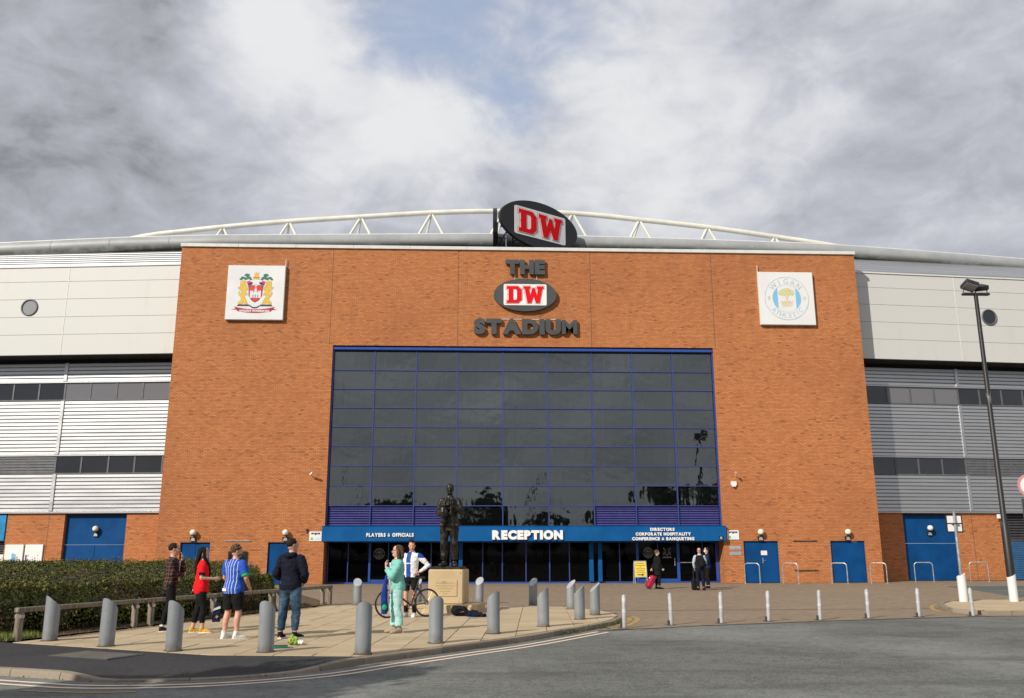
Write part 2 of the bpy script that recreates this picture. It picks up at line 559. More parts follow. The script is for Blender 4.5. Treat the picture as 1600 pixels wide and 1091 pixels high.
# --- people -----------------------------------------------------------
def skin(name, a):
    t = NT(name)
    n = t.noise(t.obj(), 18, 4, 0.6)
    t.set(t.mix(t.smooth(n, 0.3, 0.7), a, tuple(min(1, x*1.18) for x in a)), 0.5)
    t.b.inputs['Subsurface Weight'].default_value = 0.08
    return t.m
skin('skin_fair', (0.50, 0.275, 0.19))
skin('skin_pink', (0.56, 0.29, 0.21))
skin('skin_light', (0.52, 0.31, 0.22))
plain('hair_dark', (0.022, 0.014, 0.010), 0.75, vary=0.5, scale=30, bump=0.5, bscale=90, spec=0.15)
plain('hair_black', (0.008, 0.007, 0.008), 0.75, vary=0.4, scale=30, bump=0.5, bscale=90, spec=0.15)
plain('hair_brown', (0.10, 0.062, 0.038), 0.75, vary=0.5, scale=30, bump=0.5, bscale=90, spec=0.15)
plain('stubble', (0.17, 0.085, 0.055), 0.8, vary=0.3, scale=60)
plain('hair_grey', (0.34, 0.27, 0.22), 0.55, vary=0.3, scale=40)

def cloth(name, col, vary=0.25, rough=0.85, scale=7):
    t = NT(name)
    o = t.obj()
    n = t.noise(o, scale, 5, 0.6)
    w = t.noise(o, 160, 2, 0.5)
    t.set(t.mix(t.smooth(n, 0.3, 0.7), tuple(c*(1-vary) for c in col), tuple(min(1, c*(1+vary)) for c in col)), rough, spec=0.2)
    t.b.inputs['Sheen Weight'].default_value = 0.0
    fold = t.noise(o, 14, 3, 0.55, (1.0, 1.0, 0.55), 1.2)
    t.bump(t.math('ADD', t.math('ADD', t.math('MULTIPLY', n, 2.0), t.math('MULTIPLY', fold, 2.4)), t.math('MULTIPLY', w, 0.25)), 0.42, 0.012)
    return t
cloth('cloth_black', (0.008, 0.008, 0.009))
cloth('cloth_charcoal', (0.016, 0.017, 0.020))
cloth('cloth_navy', (0.006, 0.008, 0.019))
cloth('cloth_navy_mid', (0.010, 0.018, 0.055))
cloth('cloth_white', (0.75, 0.75, 0.74), 0.05)
cloth('cloth_palegrey', (0.42, 0.46, 0.52), 0.1)
cloth('cloth_red', (0.78, 0.010, 0.016), 0.10)
cloth('cloth_green', (0.02, 0.40, 0.13), 0.15)
cloth('cloth_mint', (0.19, 0.50, 0.44), 0.10)
cloth('cloth_mint_pale', (0.36, 0.62, 0.60), 0.08)
cloth('cloth_royal', (0.012, 0.04, 0.22), 0.15)
cloth('cloth_yellow', (0.60, 0.35, 0.04), 0.2)
cloth('shoe_beige', (0.34, 0.28, 0.21), 0.1)
cloth('rubber_white', (0.70, 0.70, 0.69), 0.04, 0.6)
cloth('suitcase_pink', (0.36, 0.012, 0.045), 0.15, 0.5)
def denim():
    t = NT('denim')
    o = t.obj()
    s = t.sep(o)
    n = t.noise(o, 5, 6, 0.65, (1, 1, 0.6))
    fade = t.smooth(t.noise(o, 3.2, 3, 0.5), 0.40, 0.66)
    c = t.mix(fade, (0.018, 0.040, 0.075), (0.065, 0.118, 0.180))
    c = t.mix(t.smooth(n, 0.55, 0.75, 0.0, 0.5), c, (0.19, 0.27, 0.34))
    t.set(c, 0.9, spec=0.15)
    t.bump(n, 0.6, 0.012)
denim()
def plaid():
    t = NT('cloth_plaid')
    o = t.obj()
    s = t.sep(o)
    ang = t.math('ADD', s[0], t.math('MULTIPLY', s[1], 0.8))
    a = t.math('FRACT', t.math('DIVIDE', ang, 0.075))
    b = t.math('FRACT', t.math('DIVIDE', s[2], 0.075))
    fa = t.math('MULTIPLY', t.smooth(a, 0.45, 0.5), 1.0)
    fb = t.smooth(b, 0.45, 0.5)
    c = t.mix(fa, (0.105, 0.030, 0.024), (0.030, 0.018, 0.018))
    c = t.mix(t.math('MULTIPLY', fb, 0.65), c, (0.018, 0.016, 0.018))
    la = t.math('MULTIPLY', t.smooth(a, 0.18, 0.22), t.smooth(a, 0.32, 0.28))
    lb = t.math('MULTIPLY', t.smooth(b, 0.18, 0.22), t.smooth(b, 0.32, 0.28))
    c = t.mix(t.math('MULTIPLY', t.math('MAXIMUM', la, lb), 0.35), c, (0.34, 0.24, 0.19))
    t.set(c, 0.9, spec=0.15)
plaid()
def striped():
    t = NT('cloth_striped')
    o = t.obj()
    s = t.sep(o)
    n = t.noise(o, 5, 3, 0.5)
    ang = t.math('ADD', s[0], t.math('MULTIPLY', n, 0.025))
    a = t.math('FRACT', t.math('DIVIDE', ang, 0.062))
    f = t.math('MULTIPLY', t.smooth(a, 0.40, 0.45), t.smooth(a, 0.60, 0.55))
    body = t.math('LESS_THAN', t.math('ABSOLUTE', s[0]), 0.185)
    f = t.math('MULTIPLY', f, body)
    t.set(t.mix(t.math('MULTIPLY', f, 0.9), (0.022, 0.085, 0.44), (0.74, 0.76, 0.80)), 0.75, spec=0.2)
    t.bump(n, 0.4, 0.02)
striped()
def halves():
    t = NT('cloth_halves')
    o = t.obj()
    s = t.sep(o)
    x = t.math('ADD', s[0], t.math('MULTIPLY', t.noise(o, 4, 2, 0.5), 0.03))
    f = t.math('MULTIPLY', t.smooth(x, -0.012, -0.004), t.smooth(x, 0.112, 0.104))
    up = t.math('MULTIPLY', t.smooth(s[2], 1.335, 1.345), 1.0)
    f = t.math('MAXIMUM', f, t.math('MULTIPLY', up, t.math('GREATER_THAN', t.math('ABSOLUTE', s[0]), 0.165)))
    band = t.math('MULTIPLY', t.smooth(s[2], 1.20, 1.205), t.smooth(s[2], 1.235, 1.23))
    f = t.math('MULTIPLY', f, t.math('SUBTRACT', 1.0, t.math('MULTIPLY', band, 0.7)))
    t.set(t.mix(f, (0.76, 0.77, 0.78), (0.016, 0.06, 0.34)), 0.7, spec=0.2)
halves()
def speckled():
    t = NT('cloth_speckled')
    o = t.obj()
    n = t.noise(o, 55, 2, 0.5)
    t.set(t.mix(t.smooth(n, 0.5, 0.62), (0.74, 0.73, 0.72), (0.42, 0.40, 0.42)), 0.85)
speckled()

# ------------------------------------------------------------------ mesh helpers
class MB:
    """collects polygons; build() links them as one mesh object"""
    def __init__(self):
        self.v, self.f = [], []
    def add(self, verts, faces):
        k = len(self.v)
        self.v += [tuple(p) for p in verts]
        self.f += [tuple(i+k for i in f) for f in faces]
        return self
    def box(self, x0, x1, y0, y1, z0, z1, M=None):
        p = [(x0, y0, z0), (x1, y0, z0), (x1, y1, z0), (x0, y1, z0), (x0, y0, z1), (x1, y0, z1), (x1, y1, z1), (x0, y1, z1)]
        if M is not None:
            p = [M @ Vector(q) for q in p]
        return self.add(p, [(0, 3, 2, 1), (4, 5, 6, 7), (0, 1, 5, 4), (1, 2, 6, 5), (2, 3, 7, 6), (3, 0, 4, 7)])
    def bbox(self, x0, x1, y0, y1, z0, z1, b=0.01, M=None):
        """box with chamfered edges"""
        pts = []
        for sx in (0, 1):
            for sy in (0, 1):
                for sz in (0, 1):
                    X, Y, Z = (x0, x1)[sx], (y0, y1)[sy], (z0, z1)[sz]
                    dx, dy, dz = (b, -b)[sx], (b, -b)[sy], (b, -b)[sz]
                    pts += [(X, Y+dy, Z+dz), (X+dx, Y, Z+dz), (X+dx, Y+dy, Z)]
        bm = bmesh.new()
        for p in pts:
            bm.verts.new(p if M is None else M @ Vector(p))
        bmesh.ops.convex_hull(bm, input=bm.verts)
        bmesh.ops.dissolve_limit(bm, angle_limit=0.01, verts=bm.verts, edges=bm.edges)
        bm.verts.index_update()
        self.add([v.co for v in bm.verts], [[v.index for v in f.verts] for f in bm.faces])
        bm.free()
        return self
    def prism(self, poly, h0, h1, fn):
        """poly: 2-D outline, fn(u, v, h) -> 3-D point"""
        n = len(poly)
        a = [fn(u, v, h0) for u, v in poly]
        b = [fn(u, v, h1) for u, v in poly]
        fs = [tuple(range(n-1, -1, -1)), tuple(range(n, 2*n))]
        for i in range(n):
            j = (i+1) % n
            fs.append((i, j, n+j, n+i))
        return self.add(a+b, fs)
    def tube(self, pts, rad, n=10, cap=True, ref=None):
        """rad: float / list of floats or (a, b) pairs; a lies along ref-side"""
        pts = [Vector(p) for p in pts]
        if not isinstance(rad, (list, tuple)):
            rad = [rad]*len(pts)
        rad = [(r, r) if not isinstance(r, (list, tuple)) else r for r in rad]
        m = len(pts)
        tang = []
        for i in range(m):
            t = (pts[min(i+1, m-1)] - pts[max(i-1, 0)])
            tang.append(t.normalized() if t.length > 1e-9 else Vector((0, 0, 1)))
        r = Vector(ref) if ref else (Vector((1, 0, 0)) if abs(tang[0].x) < 0.9 else Vector((0, 1, 0)))
        vs, fs = [], []
        for i in range(m):
            t = tang[i]
            s = (r - t*r.dot(t))
            if s.length < 1e-6:
                s = t.orthogonal()
            s.normalize()
            u = t.cross(s)
            if not ref:
                r = s
            for k in range(n):
                a = 2*pi*k/n
                vs.append(pts[i] + s*cos(a)*rad[i][0] + u*sin(a)*rad[i][1])
        for i in range(m-1):
            for k in range(n):
                q = (k+1) % n
                fs.append((i*n+k, i*n+q, (i+1)*n+q, (i+1)*n+k))
        if cap:
            fs.append(tuple(range(n-1, -1, -1)))
            fs.append(tuple(range((m-1)*n, m*n)))
        return self.add(vs, fs)
    def ball(self, c, r, n=12, m=8, M=None):
        if not isinstance(r, (list, tuple)):
            r = (r, r, r)
        c = Vector(c)
        vs = [Vector((0, 0, -r[2]))]
        for i in range(1, m):
            ph = -pi/2 + pi*i/m
            for k in range(n):
                th = 2*pi*k/n
                vs.append(Vector((r[0]*cos(ph)*cos(th), r[1]*cos(ph)*sin(th), r[2]*sin(ph))))
        vs.append(Vector((0, 0, r[2])))
        if M is not None:
            vs = [M @ p for p in vs]
        vs = [p + c for p in vs]
        fs = [(0, 1+(k+1) % n, 1+k) for k in range(n)]
        for i in range(m-2):
            for k in range(n):
                q = (k+1) % n
                fs.append((1+i*n+k, 1+i*n+q, 1+(i+1)*n+q, 1+(i+1)*n+k))
        last = len(vs)-1
        fs += [(1+(m-2)*n+k, 1+(m-2)*n+(k+1) % n, last) for k in range(n)]
        return self.add(vs, fs)
    def torus(self, c, R, r, axis=(0, 1, 0), n=36, m=8, rx=None):
        ax = Vector(axis).normalized()
        u = ax.orthogonal().normalized()
        w = ax.cross(u)
        vs, fs = [], []
        c = Vector(c)
        for i in range(n):
            a = 2*pi*i/n
            d = u*cos(a) + w*sin(a)
            for k in range(m):
                b = 2*pi*k/m
                vs.append(c + d*(R + r*cos(b)) + ax*(r if rx is None else rx)*sin(b))
        for i in range(n):
            for k in range(m):
                j, q = (i+1) % n, (k+1) % m
                fs.append((i*m+k, j*m+k, j*m+q, i*m+q))
        return self.add(vs, fs)
    def mesh(self, name, mat, smooth=False):
        me = bpy.data.meshes.new(name)
        me.from_pydata(self.v, [], self.f)
        if mat:
            me.materials.append(MATS[mat])
        if smooth:
            soften(me, 52)
        me.update()
        return me
    def build(self, name, mat, parent=None, smooth=False, off=None, autosmooth=None):
        if off is not None:
            o = Vector(off)
            self.v = [tuple(Vector(p)-o) for p in self.v]
        me = self.mesh(name, mat, smooth)
        ob = link(name, me, parent)
        if autosmooth:
            soften(me, autosmooth)
        return ob

def soften(me, ang):
    """smooth shading that keeps edges sharper than ang degrees"""
    bm = bmesh.new()
    bm.from_mesh(me)
    bmesh.ops.recalc_face_normals(bm, faces=bm.faces)
    for ed in bm.edges:
        ed.smooth = (not ed.is_manifold) or ed.calc_face_angle(0) < radians(ang)
    for f in bm.faces:
        f.smooth = True
    bm.to_mesh(me)
    bm.free()

def link(name, data, parent=None):
    ob = bpy.data.objects.new(name, data)
    COL.objects.link(ob)
    if parent is not None:
        ob.parent = parent
    return ob

def thing(name, label, cat, loc=(0, 0, 0), rz=0.0, group=None):
    o = bpy.data.objects.new(name, None)
    o.empty_display_size = 0.3
    COL.objects.link(o)
    o.location = loc
    o.rotation_euler = (0, 0, rz)
    return tag(o, label, cat, group)

def tag(o, label=None, cat=None, group=None, kind=None):
    for k, v in (('label', label), ('category', cat), ('group', group), ('kind', kind)):
        if v:
            o[k] = v
    return o

def copy_tree(o, parent=None):
    c = o.copy()
    COL.objects.link(c)
    if parent is not None:
        c.parent = parent
    for ch in list(o.children):
        copy_tree(ch, c)
    return c

def text_mesh(s, size=1.0, extrude=0.02, offset=0.0, mat='letter_white', bevel=0.0):
    cu = bpy.data.curves.new('lettering', 'FONT')
    cu.body = s
    cu.size = size
    cu.extrude = extrude
    cu.offset = offset
    cu.resolution_u = 4
    ob = bpy.data.objects.new('lettering', cu)
    COL.objects.link(ob)
    dg = bpy.context.evaluated_depsgraph_get()
    me = bpy.data.meshes.new_from_object(ob.evaluated_get(dg))
    bpy.data.objects.remove(ob)
    bpy.data.curves.remove(cu)
    me.materials.clear()
    me.materials.append(MATS[mat])
    return me

def mesh_bounds(me):
    xs = [v.co.x for v in me.vertices]
    ys = [v.co.y for v in me.vertices]
    return (min(xs), max(xs), min(ys), max(ys)) if xs else (0, 0.3, 0, 0)

def place_text(parent, s, x0, x1, z0, z1, y, mat, extrude=0.05, bold=0.03, per_letter=True, gap=0.06, name='letter', skew=0.0, space=0.28):
    """lettering fitted into the rectangle x0..x1, z0..z1 on a plane facing -Y at depth y (parent space)"""
    if per_letter:
        ms = []
        x = 0.0
        H = 0.0
        for ch in s:
            if ch == ' ':
                x += space
                continue
            me = text_mesh(ch, 1.0, 0.01, bold*{'&': .25, 'M': .6}.get(ch, 1.0), mat)
            b = mesh_bounds(me)
            ms.append((me, x-b[0], b))
            x += (b[1]-b[0]) + gap
            H = max(H, b[3])
        tot = x-gap
        sx, sz = (x1-x0)/tot, (z1-z0)/(H+bold*0.6)
        for me, ox, b in ms:
            for v in me.vertices:
                d = -extrude if v.co.z > 0 else 0.0
                X = (v.co.x+ox)*sx
                Z = (v.co.y+bold*0.6)*sz
                v.co = (x0 + X + skew*Z, y + d, z0 + Z)
            cx = sum(v.co.x for v in me.vertices)/len(me.vertices)
            for v in me.vertices:
                v.co.x -= cx
                v.co.z -= z0
                v.co.y -= y
            me.update()
            o = link(name, me, parent)
            o.location = (cx, y, z0)
        return
    me = text_mesh(s, 1.0, 0.01, bold, mat)
    b = mesh_bounds(me)
    sx, sz = (x1-x0)/(b[1]-b[0]), (z1-z0)/(b[3]-b[2])
    for v in me.vertices:
        v.co = (x0 + (v.co.x-b[0])*sx, y - (extrude if v.co.z > 0 else 0.0), z0 + (v.co.y-b[2])*sz)
    me.update()
    return link(name, me, parent)

plain('engraved_stone', (0.40, 0.295, 0.155), 0.9)
plain('cover_grey', (0.105, 0.092, 0.075), 0.85, vary=0.2, scale=6)

plain('band_grey', (0.52, 0.52, 0.52), 0.4)

# ================================================================== SETTING
def S01(x):
    x = max(0.0, min(1.0, x))
    return x*x*(3-2*x)

def gz(x, y):
    """height of the block-paved forecourt: flush with the plaza behind, falling to the road"""
    return -0.006 - 0.088*S01((-y-5.0)/15.0)*S01((x-0.3)/3.2)

tag(MB().add([(-1500, -1500, -.16), (1500, -1500, -.16), (1500, 1500, -.16), (-1500, 1500, -.16)], [(0, 1, 2, 3)]).build('ground', 'far_ground'), kind='structure')
tag(MB().add([(-70, -66, -.1), (70, -66, -.1), (70, -14, -.1), (-70, -14, -.1)], [(0, 1, 2, 3)]).build('road', 'road_asphalt'), kind='structure')

def road_edge(x):                       # where the forecourt meets the road
    pts = [(-4.3, -18.45), (2.6, -19.4), (2.61, -26.75), (5.2, -25.5), (8.36, -24.36), (11.22, -23.5), (14.3, -22.8), (20, -21.8), (48, -18)]
    for (a, b), (c, d) in zip(pts, pts[1:]):
        if a <= x <= c:
            return b + (d-b)*(x-a)/(c-a)
    return pts[0][1] if x < -4.3 else pts[-1][1]

mb = MB()
xs = [-40, -30, -20, -12, -8, -4.3, -2, 0, 1, 2, 2.6, 2.605, 3, 3.5, 4, 5.2, 6.8, 8.36, 10, 11.22, 12.8, 14.3, 17, 20, 26, 34, 48]
NY = 16
for x in xs:
    y0 = road_edge(x)
    for j in range(NY+1):
        y = y0 + (2.6 - y0)*j/NY
        mb.v.append((x, y, gz(x, y)))
for i in range(len(xs)-1):
    for j in range(NY):
        a = i*(NY+1)+j
        mb.f.append((a, a+NY+1, a+NY+2, a+1))
tag(mb.build('forecourt', 'block_paving'), kind='structure')

def ribbon(path, w, z, mat, name, parent=None, zf=None):
    """flat strip along a 2-D path"""
    mb = MB()
    n = len(path)
    for i, p in enumerate(path):
        a, b = Vector(path[max(i-1, 0)]), Vector(path[min(i+1, n-1)])
        t = (b-a).normalized()
        nn = Vector((-t.y, t.x))
        for s in (-1, 1):
            q = Vector(p) + nn*w/2*s
            mb.v.append((q.x, q.y, (zf(q.x, q.y) if zf else 0)+z))
    for i in range(n-1):
        mb.f.append((2*i, 2*i+1, 2*i+3, 2*i+2))
    return mb.build(name, mat, parent)

def offset_path(path, d):
    out = []
    n = len(path)
    for i, p in enumerate(path):
        a, b = Vector(path[max(i-1, 0)]), Vector(path[min(i+1, n-1)])
        t = (b-a).normalized()
        q = Vector(p) + Vector((-t.y, t.x))*d
        out.append((q.x, q.y))
    return out

def densify(path, step=0.3):
    """Catmull-Rom through the points"""
    P = [Vector(p) for p in path]
    P = [P[0]*2-P[1]] + P + [P[-1]*2-P[-2]]
    out = []
    for i in range(1, len(P)-2):
        n = max(1, int((P[i+1]-P[i]).length/step))
        for k in range(n):
            t = k/n
            a, b, c, d = P[i-1], P[i], P[i+1], P[i+2]
            q = 0.5*((2*b) + (c-a)*t + (2*a-5*b+4*c-d)*t*t + (3*b-a-3*c+d)*t**3)
            out.append((q.x, q.y))
    out.append((P[-2].x, P[-2].y))
    return out

# strip of edging and the drain across the forecourt
ed = [(x, road_edge(x)) for x in (2.62, 3.6, 4.4, 5.2, 6.2, 7.2, 8.36, 9.8, 11.22, 12.7, 14.3, 17, 20, 30, 46)]
tag(ribbon(offset_path(ed, 0.05), 0.11, 0.005, 'kerb_concrete', 'edging_strip', zf=gz), kind='structure')
tag(ribbon([(3.5, -20.1), (7, -20.05), (11, -19.95), (14.0, -19.9), (22, -19.7)], 0.09, 0.004, 'dark_metal', 'drain_channel', zf=gz), kind='structure')
tag(MB().add([(19.5, -14.0, gz(19, -14)+.006), (44, -13.4, gz(40, -14)+.006), (44, -5.2, gz(40, -5)+.010), (21.5, -5.4, gz(21, -5)+.010)], [(0, 1, 2, 3)]).build('path', 'green_tarmac'), kind='structure')

# ---- the tan plaza: base sheet, paving slabs, kerb stones
K = densify([(-16, -28.6), (-11, -31.0), (-8.5, -32.2), (-6.4, -33.13), (-5.44, -33.56), (-4.63, -33.84), (-3.4, -33.73), (-2.28, -33.05), (-1.56, -32.1), (-.41, -30.65),
             (.71, -29.23), (2.17, -26.95), (3.0, -25.6), (3.45, -24.5), (3.75, -23.3), (3.7, -22.2), (3.4, -20.9), (2.95, -19.7)], 0.22)
PLAZA = [(-8.05, -29.5), (-4.0, -31.70), (-1.72, -31.98), (-.53, -30.55), (.59, -29.13), (2.05, -26.85), (2.87, -25.52), (3.3, -24.43), (3.59, -23.3), (3.54, -22.2), (3.25, -20.95), (2.80, -19.65), (-4.33, -18.45)]
plaza = tag(MB().add([(x, y, -.013) for x, y in PLAZA], [tuple(range(len(PLAZA)))]).build('plaza', 'joint_sand'), kind='structure')

def clip(poly, clipper):
    out = poly
    n = len(clipper)
    for i in range(n):
        ax, ay = clipper[i]
        bx, by = clipper[(i+1) % n]
        def ins(p):
            return (bx-ax)*(p[1]-ay) - (by-ay)*(p[0]-ax) >= 0
        res = []
        for j in range(len(out)):
            p, q = out[j], out[(j+1) % len(out)]
            ip, iq = ins(p), ins(q)
            if ip:
                res.append(p)
            if ip != iq:
                d1 = (bx-ax)*(p[1]-ay) - (by-ay)*(p[0]-ax)
                d2 = (bx-ax)*(q[1]-ay) - (by-ay)*(q[0]-ax)
                t = d1/(d1-d2)
                res.append((p[0]+(q[0]-p[0])*t, p[1]+(q[1]-p[1])*t))
        out = res
        if len(out) < 3:
            return []
    return out

def slab_mesh(poly, z0, z1, b=0.006):
    n = len(poly)
    cx = sum(p[0] for p in poly)/n
    cy = sum(p[1] for p in poly)/n
    mb = MB()
    ins = []
    for x, y in poly:
        d = max(1e-6, sqrt((cx-x)**2+(cy-y)**2))
        ins.append((x+(cx-x)/d*b*1.3, y+(cy-y)/d*b*1.3))
    mb.v = [(x, y, z0) for x, y in poly] + [(x, y, z1-b) for x, y in poly] + [(x, y, z1) for x, y in ins]
    for i in range(n):
        j = (i+1) % n
        mb.f += [(i, j, n+j, n+i), (n+i, n+j, 2*n+j, 2*n+i)]
    mb.f.append(tuple(range(2*n, 3*n)))
    return mb

def area(p):
    return 0.5*abs(sum(p[i][0]*p[(i+1) % len(p)][1]-p[(i+1) % len(p)][0]*p[i][1] for i in range(len(p))))

def lay_slabs(parent, outline, ang, sx, sy, ox, oy, z, bond=0.5, gap=0.011):
    ca, sa = cos(ang), sin(ang)
    full = slab_mesh([(-sx/2+gap/2, -sy/2+gap/2), (sx/2-gap/2, -sy/2+gap/2), (sx/2-gap/2, sy/2-gap/2), (-sx/2+gap/2, sy/2-gap/2)], -0.045, 0.0).mesh('paving_slab', 'paving_tan')
    for i in range(-60, 61):
        for j in range(-60, 61):
            u = ox + i*sx
            v = oy + (j + (bond if i % 2 else 0))*sy
            cx, cy = u*ca - v*sa, u*sa + v*ca
            if not (min(p[0] for p in outline)-1 < cx < max(p[0] for p in outline)+1 and min(p[1] for p in outline)-1 < cy < max(p[1] for p in outline)+1):
                continue
            cell = [(-sx/2+gap/2, -sy/2+gap/2), (sx/2-gap/2, -sy/2+gap/2), (sx/2-gap/2, sy/2-gap/2), (-sx/2+gap/2, sy/2-gap/2)]
            cell = [(cx + x*ca - y*sa, cy + x*sa + y*ca) for x, y in cell]
            c = clip(cell, outline)
            if len(c) < 3 or area(c) < 0.012:
                continue
            dz = random.uniform(-0.0035, 0.0035)
            if abs(area(c) - area(cell)) < 1e-5:
                o = link('paving_slab', full, parent)
                o.location = (cx, cy, z+dz)
                o.rotation_euler = (random.uniform(-.003, .003), random.uniform(-.003, .003), ang)
            else:
                ccx = sum(p[0] for p in c)/len(c)
                ccy = sum(p[1] for p in c)/len(c)
                o = slab_mesh([(x-ccx, y-ccy) for x, y in c], -0.045, 0.0).build('paving_slab', 'paving_tan', parent)
                o.location = (ccx, ccy, z+dz)

lay_slabs(plaza, PLAZA, radians(-4.0), 0.60, 0.75, 0.1, 0.2, 0.0, bond=0.0)

def kerb_run(parent, path, ztop, w=0.14, length=0.9, z0=-0.17, mat='kerb_concrete'):
    """kerb stones along a path (road on the right-hand side); ztop(s_fraction point) gives the top height"""
    acc = [0.0]
    for a, b in zip(path, path[1:]):
        acc.append(acc[-1] + (Vector(b)-Vector(a)).length)
    def at(s):
        for i in range(len(acc)-1):
            if acc[i] <= s <= acc[i+1] + 1e-9:
                t = (s-acc[i])/max(1e-9, acc[i+1]-acc[i])
                p = Vector(path[i]).lerp(Vector(path[i+1]), t)
                k0, k1 = max(0, i-1), min(len(path)-1, i+2)
                d = (Vector(path[k1])-Vector(path[k0])).normalized()
                return p, d
        return Vector(path[-1]), (Vector(path[-1])-Vector(path[-2])).normalized()
    s = 0.0
    while s < acc[-1]-0.15:
        e_ = min(s+length, acc[-1])
        g = 0.006
        mb = MB()
        stops = [s+g, s+g+(e_-s-2*g)/3, s+g+(e_-s-2*g)*2/3, e_-g]
        mid, _ = at((s+e_)/2)
        for q in stops:
            p, d = at(q)
            nn = Vector((-d.y, d.x))
            zt = ztop(p.x, p.y)
            for off, z in ((0, z0), (0.004, zt-0.035), (0.018, zt-0.006), (0.04, zt), (w, zt), (w, z0)):
                r = p + nn*off
                mb.v.append((r.x-mid.x, r.y-mid.y, z))
        for i in range(3):
            for k in range(6):
                a, b = i*6+k, i*6+(k+1) % 6
                mb.f.append((a, a+6, b+6, b))
        mb.f.append((5, 4, 3, 2, 1, 0))
        mb.f.append((18, 19, 20, 21, 22, 23))
        o = mb.build('kerb_stone', mat, parent, autosmooth=35)
        o.location = (mid.x, mid.y, random.uniform(-0.004, 0.004))
        s = e_

def kerb_top(x, y):
    if x > 0:
        return -0.001
    # dropped crossing between the two tapered stones
    d = S01((x+5.5)/0.85)*S01((-1.75-x)/0.75)
    return -0.001 - 0.078*d
kerb_run(plaza, K, kerb_top)

# black tarmac footway between plaza and kerb
inner = offset_path(K, 0.142)
side_a = [p for p in inner if p[0] < -1.76 and p[1] < -28]
FW = [(-16.5, -25.2), (-11, -27.85), (-8.9, -28.98), (-7.95, -29.56), (-6.6, -30.26), (-5.4, -30.92), (-4.0, -31.70), (-2.8, -31.83), (-1.72, -31.98)]
def along(path, t):
    L = [0]
    for a, b in zip(path, path[1:]):
        L.append(L[-1]+(Vector(b)-Vector(a)).length)
    s = t*L[-1]
    for i in range(len(L)-1):
        if s <= L[i+1] or i == len(L)-2:
            q = (s-L[i])/(L[i+1]-L[i])
            return Vector(path[i]).lerp(Vector(path[i+1]), q)
mb = MB()
NN, MM = 60, 8
for i in range(NN+1):
    a, b = along(side_a, i/NN), along(FW, i/NN)
    for j in range(MM+1):
        p = a.lerp(b, j/MM)
        zk = kerb_top(a.x, a.y)-0.005
        mb.v.append((p.x, p.y, zk + (-0.007-zk)*S01(j/MM/0.75)))
for i in range(NN):
    for j in range(MM):
        a = i*(MM+1)+j
        mb.f.append((a, a+MM+1, a+MM+2, a+1))
footway = tag(mb.build('footway', 'footway_asphalt', smooth=True), kind='structure')
# inspection cover set in the footway
cov = thing('inspection_cover', 'grey rectangular inspection cover set in the black tarmac footway', 'cover', (-5.75, -31.6, -0.02), radians(-26))
MB().bbox(-.62, .62, -.36, .36, 0.0, 0.024, .004).build('frame', 'dark_metal', cov)
MB().bbox(-.57, -.01, -.31, .31, 0.005, 0.029, .003).build('cover_plate', 'cover_grey', cov)
MB().bbox(.01, .57, -.31, .31, 0.005, 0.029, .003).build('cover_plate', 'cover_grey', cov)

# painted lines
LK = [p for p in K if p[0] < 2.2 or (p[0] < 2.35 and p[1] < -26.5)]
LK = [p for p in LK if p[1] < -26.7]
l1 = ribbon(offset_path(LK, -0.33), 0.085, -0.095, 'line_cream', 'road_line')
tag(l1, kind='structure')
l2 = ribbon(offset_path(LK, -0.56), 0.085, -0.095, 'line_cream', 'road_line')
tag(l2, kind='structure')
tag(ribbon(densify([(-5.4, -34.55), (-4.6, -34.75), (-4.0, -34.72)]), 0.07, -0.094, 'line_yellow', 'road_line'), kind='structure')
for off in (-0.13, -0.33):
    tip = [p for p in K if p[0] > 2.9 and -25.6 < p[1] < -21.2]
    tag(ribbon(offset_path(tip, off), 0.13, 0.006, 'line_yellow', 'road_line', zf=gz), kind='structure')

# ---- right-hand island
ISL = [(13.35, -20.4), (13.02, -21.4), (13.2, -22.2), (14.0, -22.75), (20, -21.95), (40, -19.3), (40, -13.5), (22, -16.0), (16.6, -17.0), (14.9, -17.8), (13.9, -19.2)]
island = tag(MB().add([(x, y, -.001) for x, y in ISL], [tuple(range(len(ISL)))]).build('traffic_island', 'joint_sand'), kind='structure')
lay_slabs(island, [(x, y) for x, y in ISL if x < 30] + [(26, -15.3)] if False else [(13.5, -20.4), (13.17, -21.35), (13.32, -22.08), (14.05, -22.6), (20, -21.8), (27, -20.9), (27, -15.4), (22, -16.15), (16.65, -17.15), (15.0, -17.93), (14.03, -19.25)], radians(7), 0.6, 0.75, 0.0, 0.1, 0.014)
ISLK = densify([(22, -16.0), (16.6, -17.0), (14.9, -17.8), (13.9, -19.2), (13.35, -20.4), (13.02, -21.4), (13.2, -22.2), (14.0, -22.75), (20, -21.95), (27, -21.0)], 0.25)
kerb_run(island, ISLK, lambda x, y: 0.015)
tag(ribbon(offset_path([p for p in ISLK if p[0] < 19 and p[1] < -17.5], -0.2), 0.12, 0.006, 'line_yellow', 'road_line', zf=gz), kind='structure')

# ---- hedge bed
BED = [(-8.25, -29.35), (-4.40, -18.0), (-4.4, -17.4), (-9.0, -4.0), (-34, -4.0), (-34, -16.0), (-16.5, -25.2), (-11, -27.85), (-8.9, -28.98)]
mb = MB()
mb.add([(x, y, 0.004) for x, y in BED], [tuple(range(len(BED)))])
tag(mb.build('planting_bed', 'soil'), kind='structure')

# ================================================================== STADIUM
SO = Vector((2.65, 0, 0))
stadium = thing('stadium', 'brick stadium front with tall tinted window wall and white clad wings', 'stadium', SO)
def sbuild(mb, name, mat, parent=stadium, **kw):
    """build in world coordinates under the stadium (or one of its parts)"""
    return mb.build(name, mat, parent, off=SO, **kw)

FL, FR, OL, OR = -15.92, 21.12, -7.57, 12.87
ZT, ZO = 17.73, 12.32

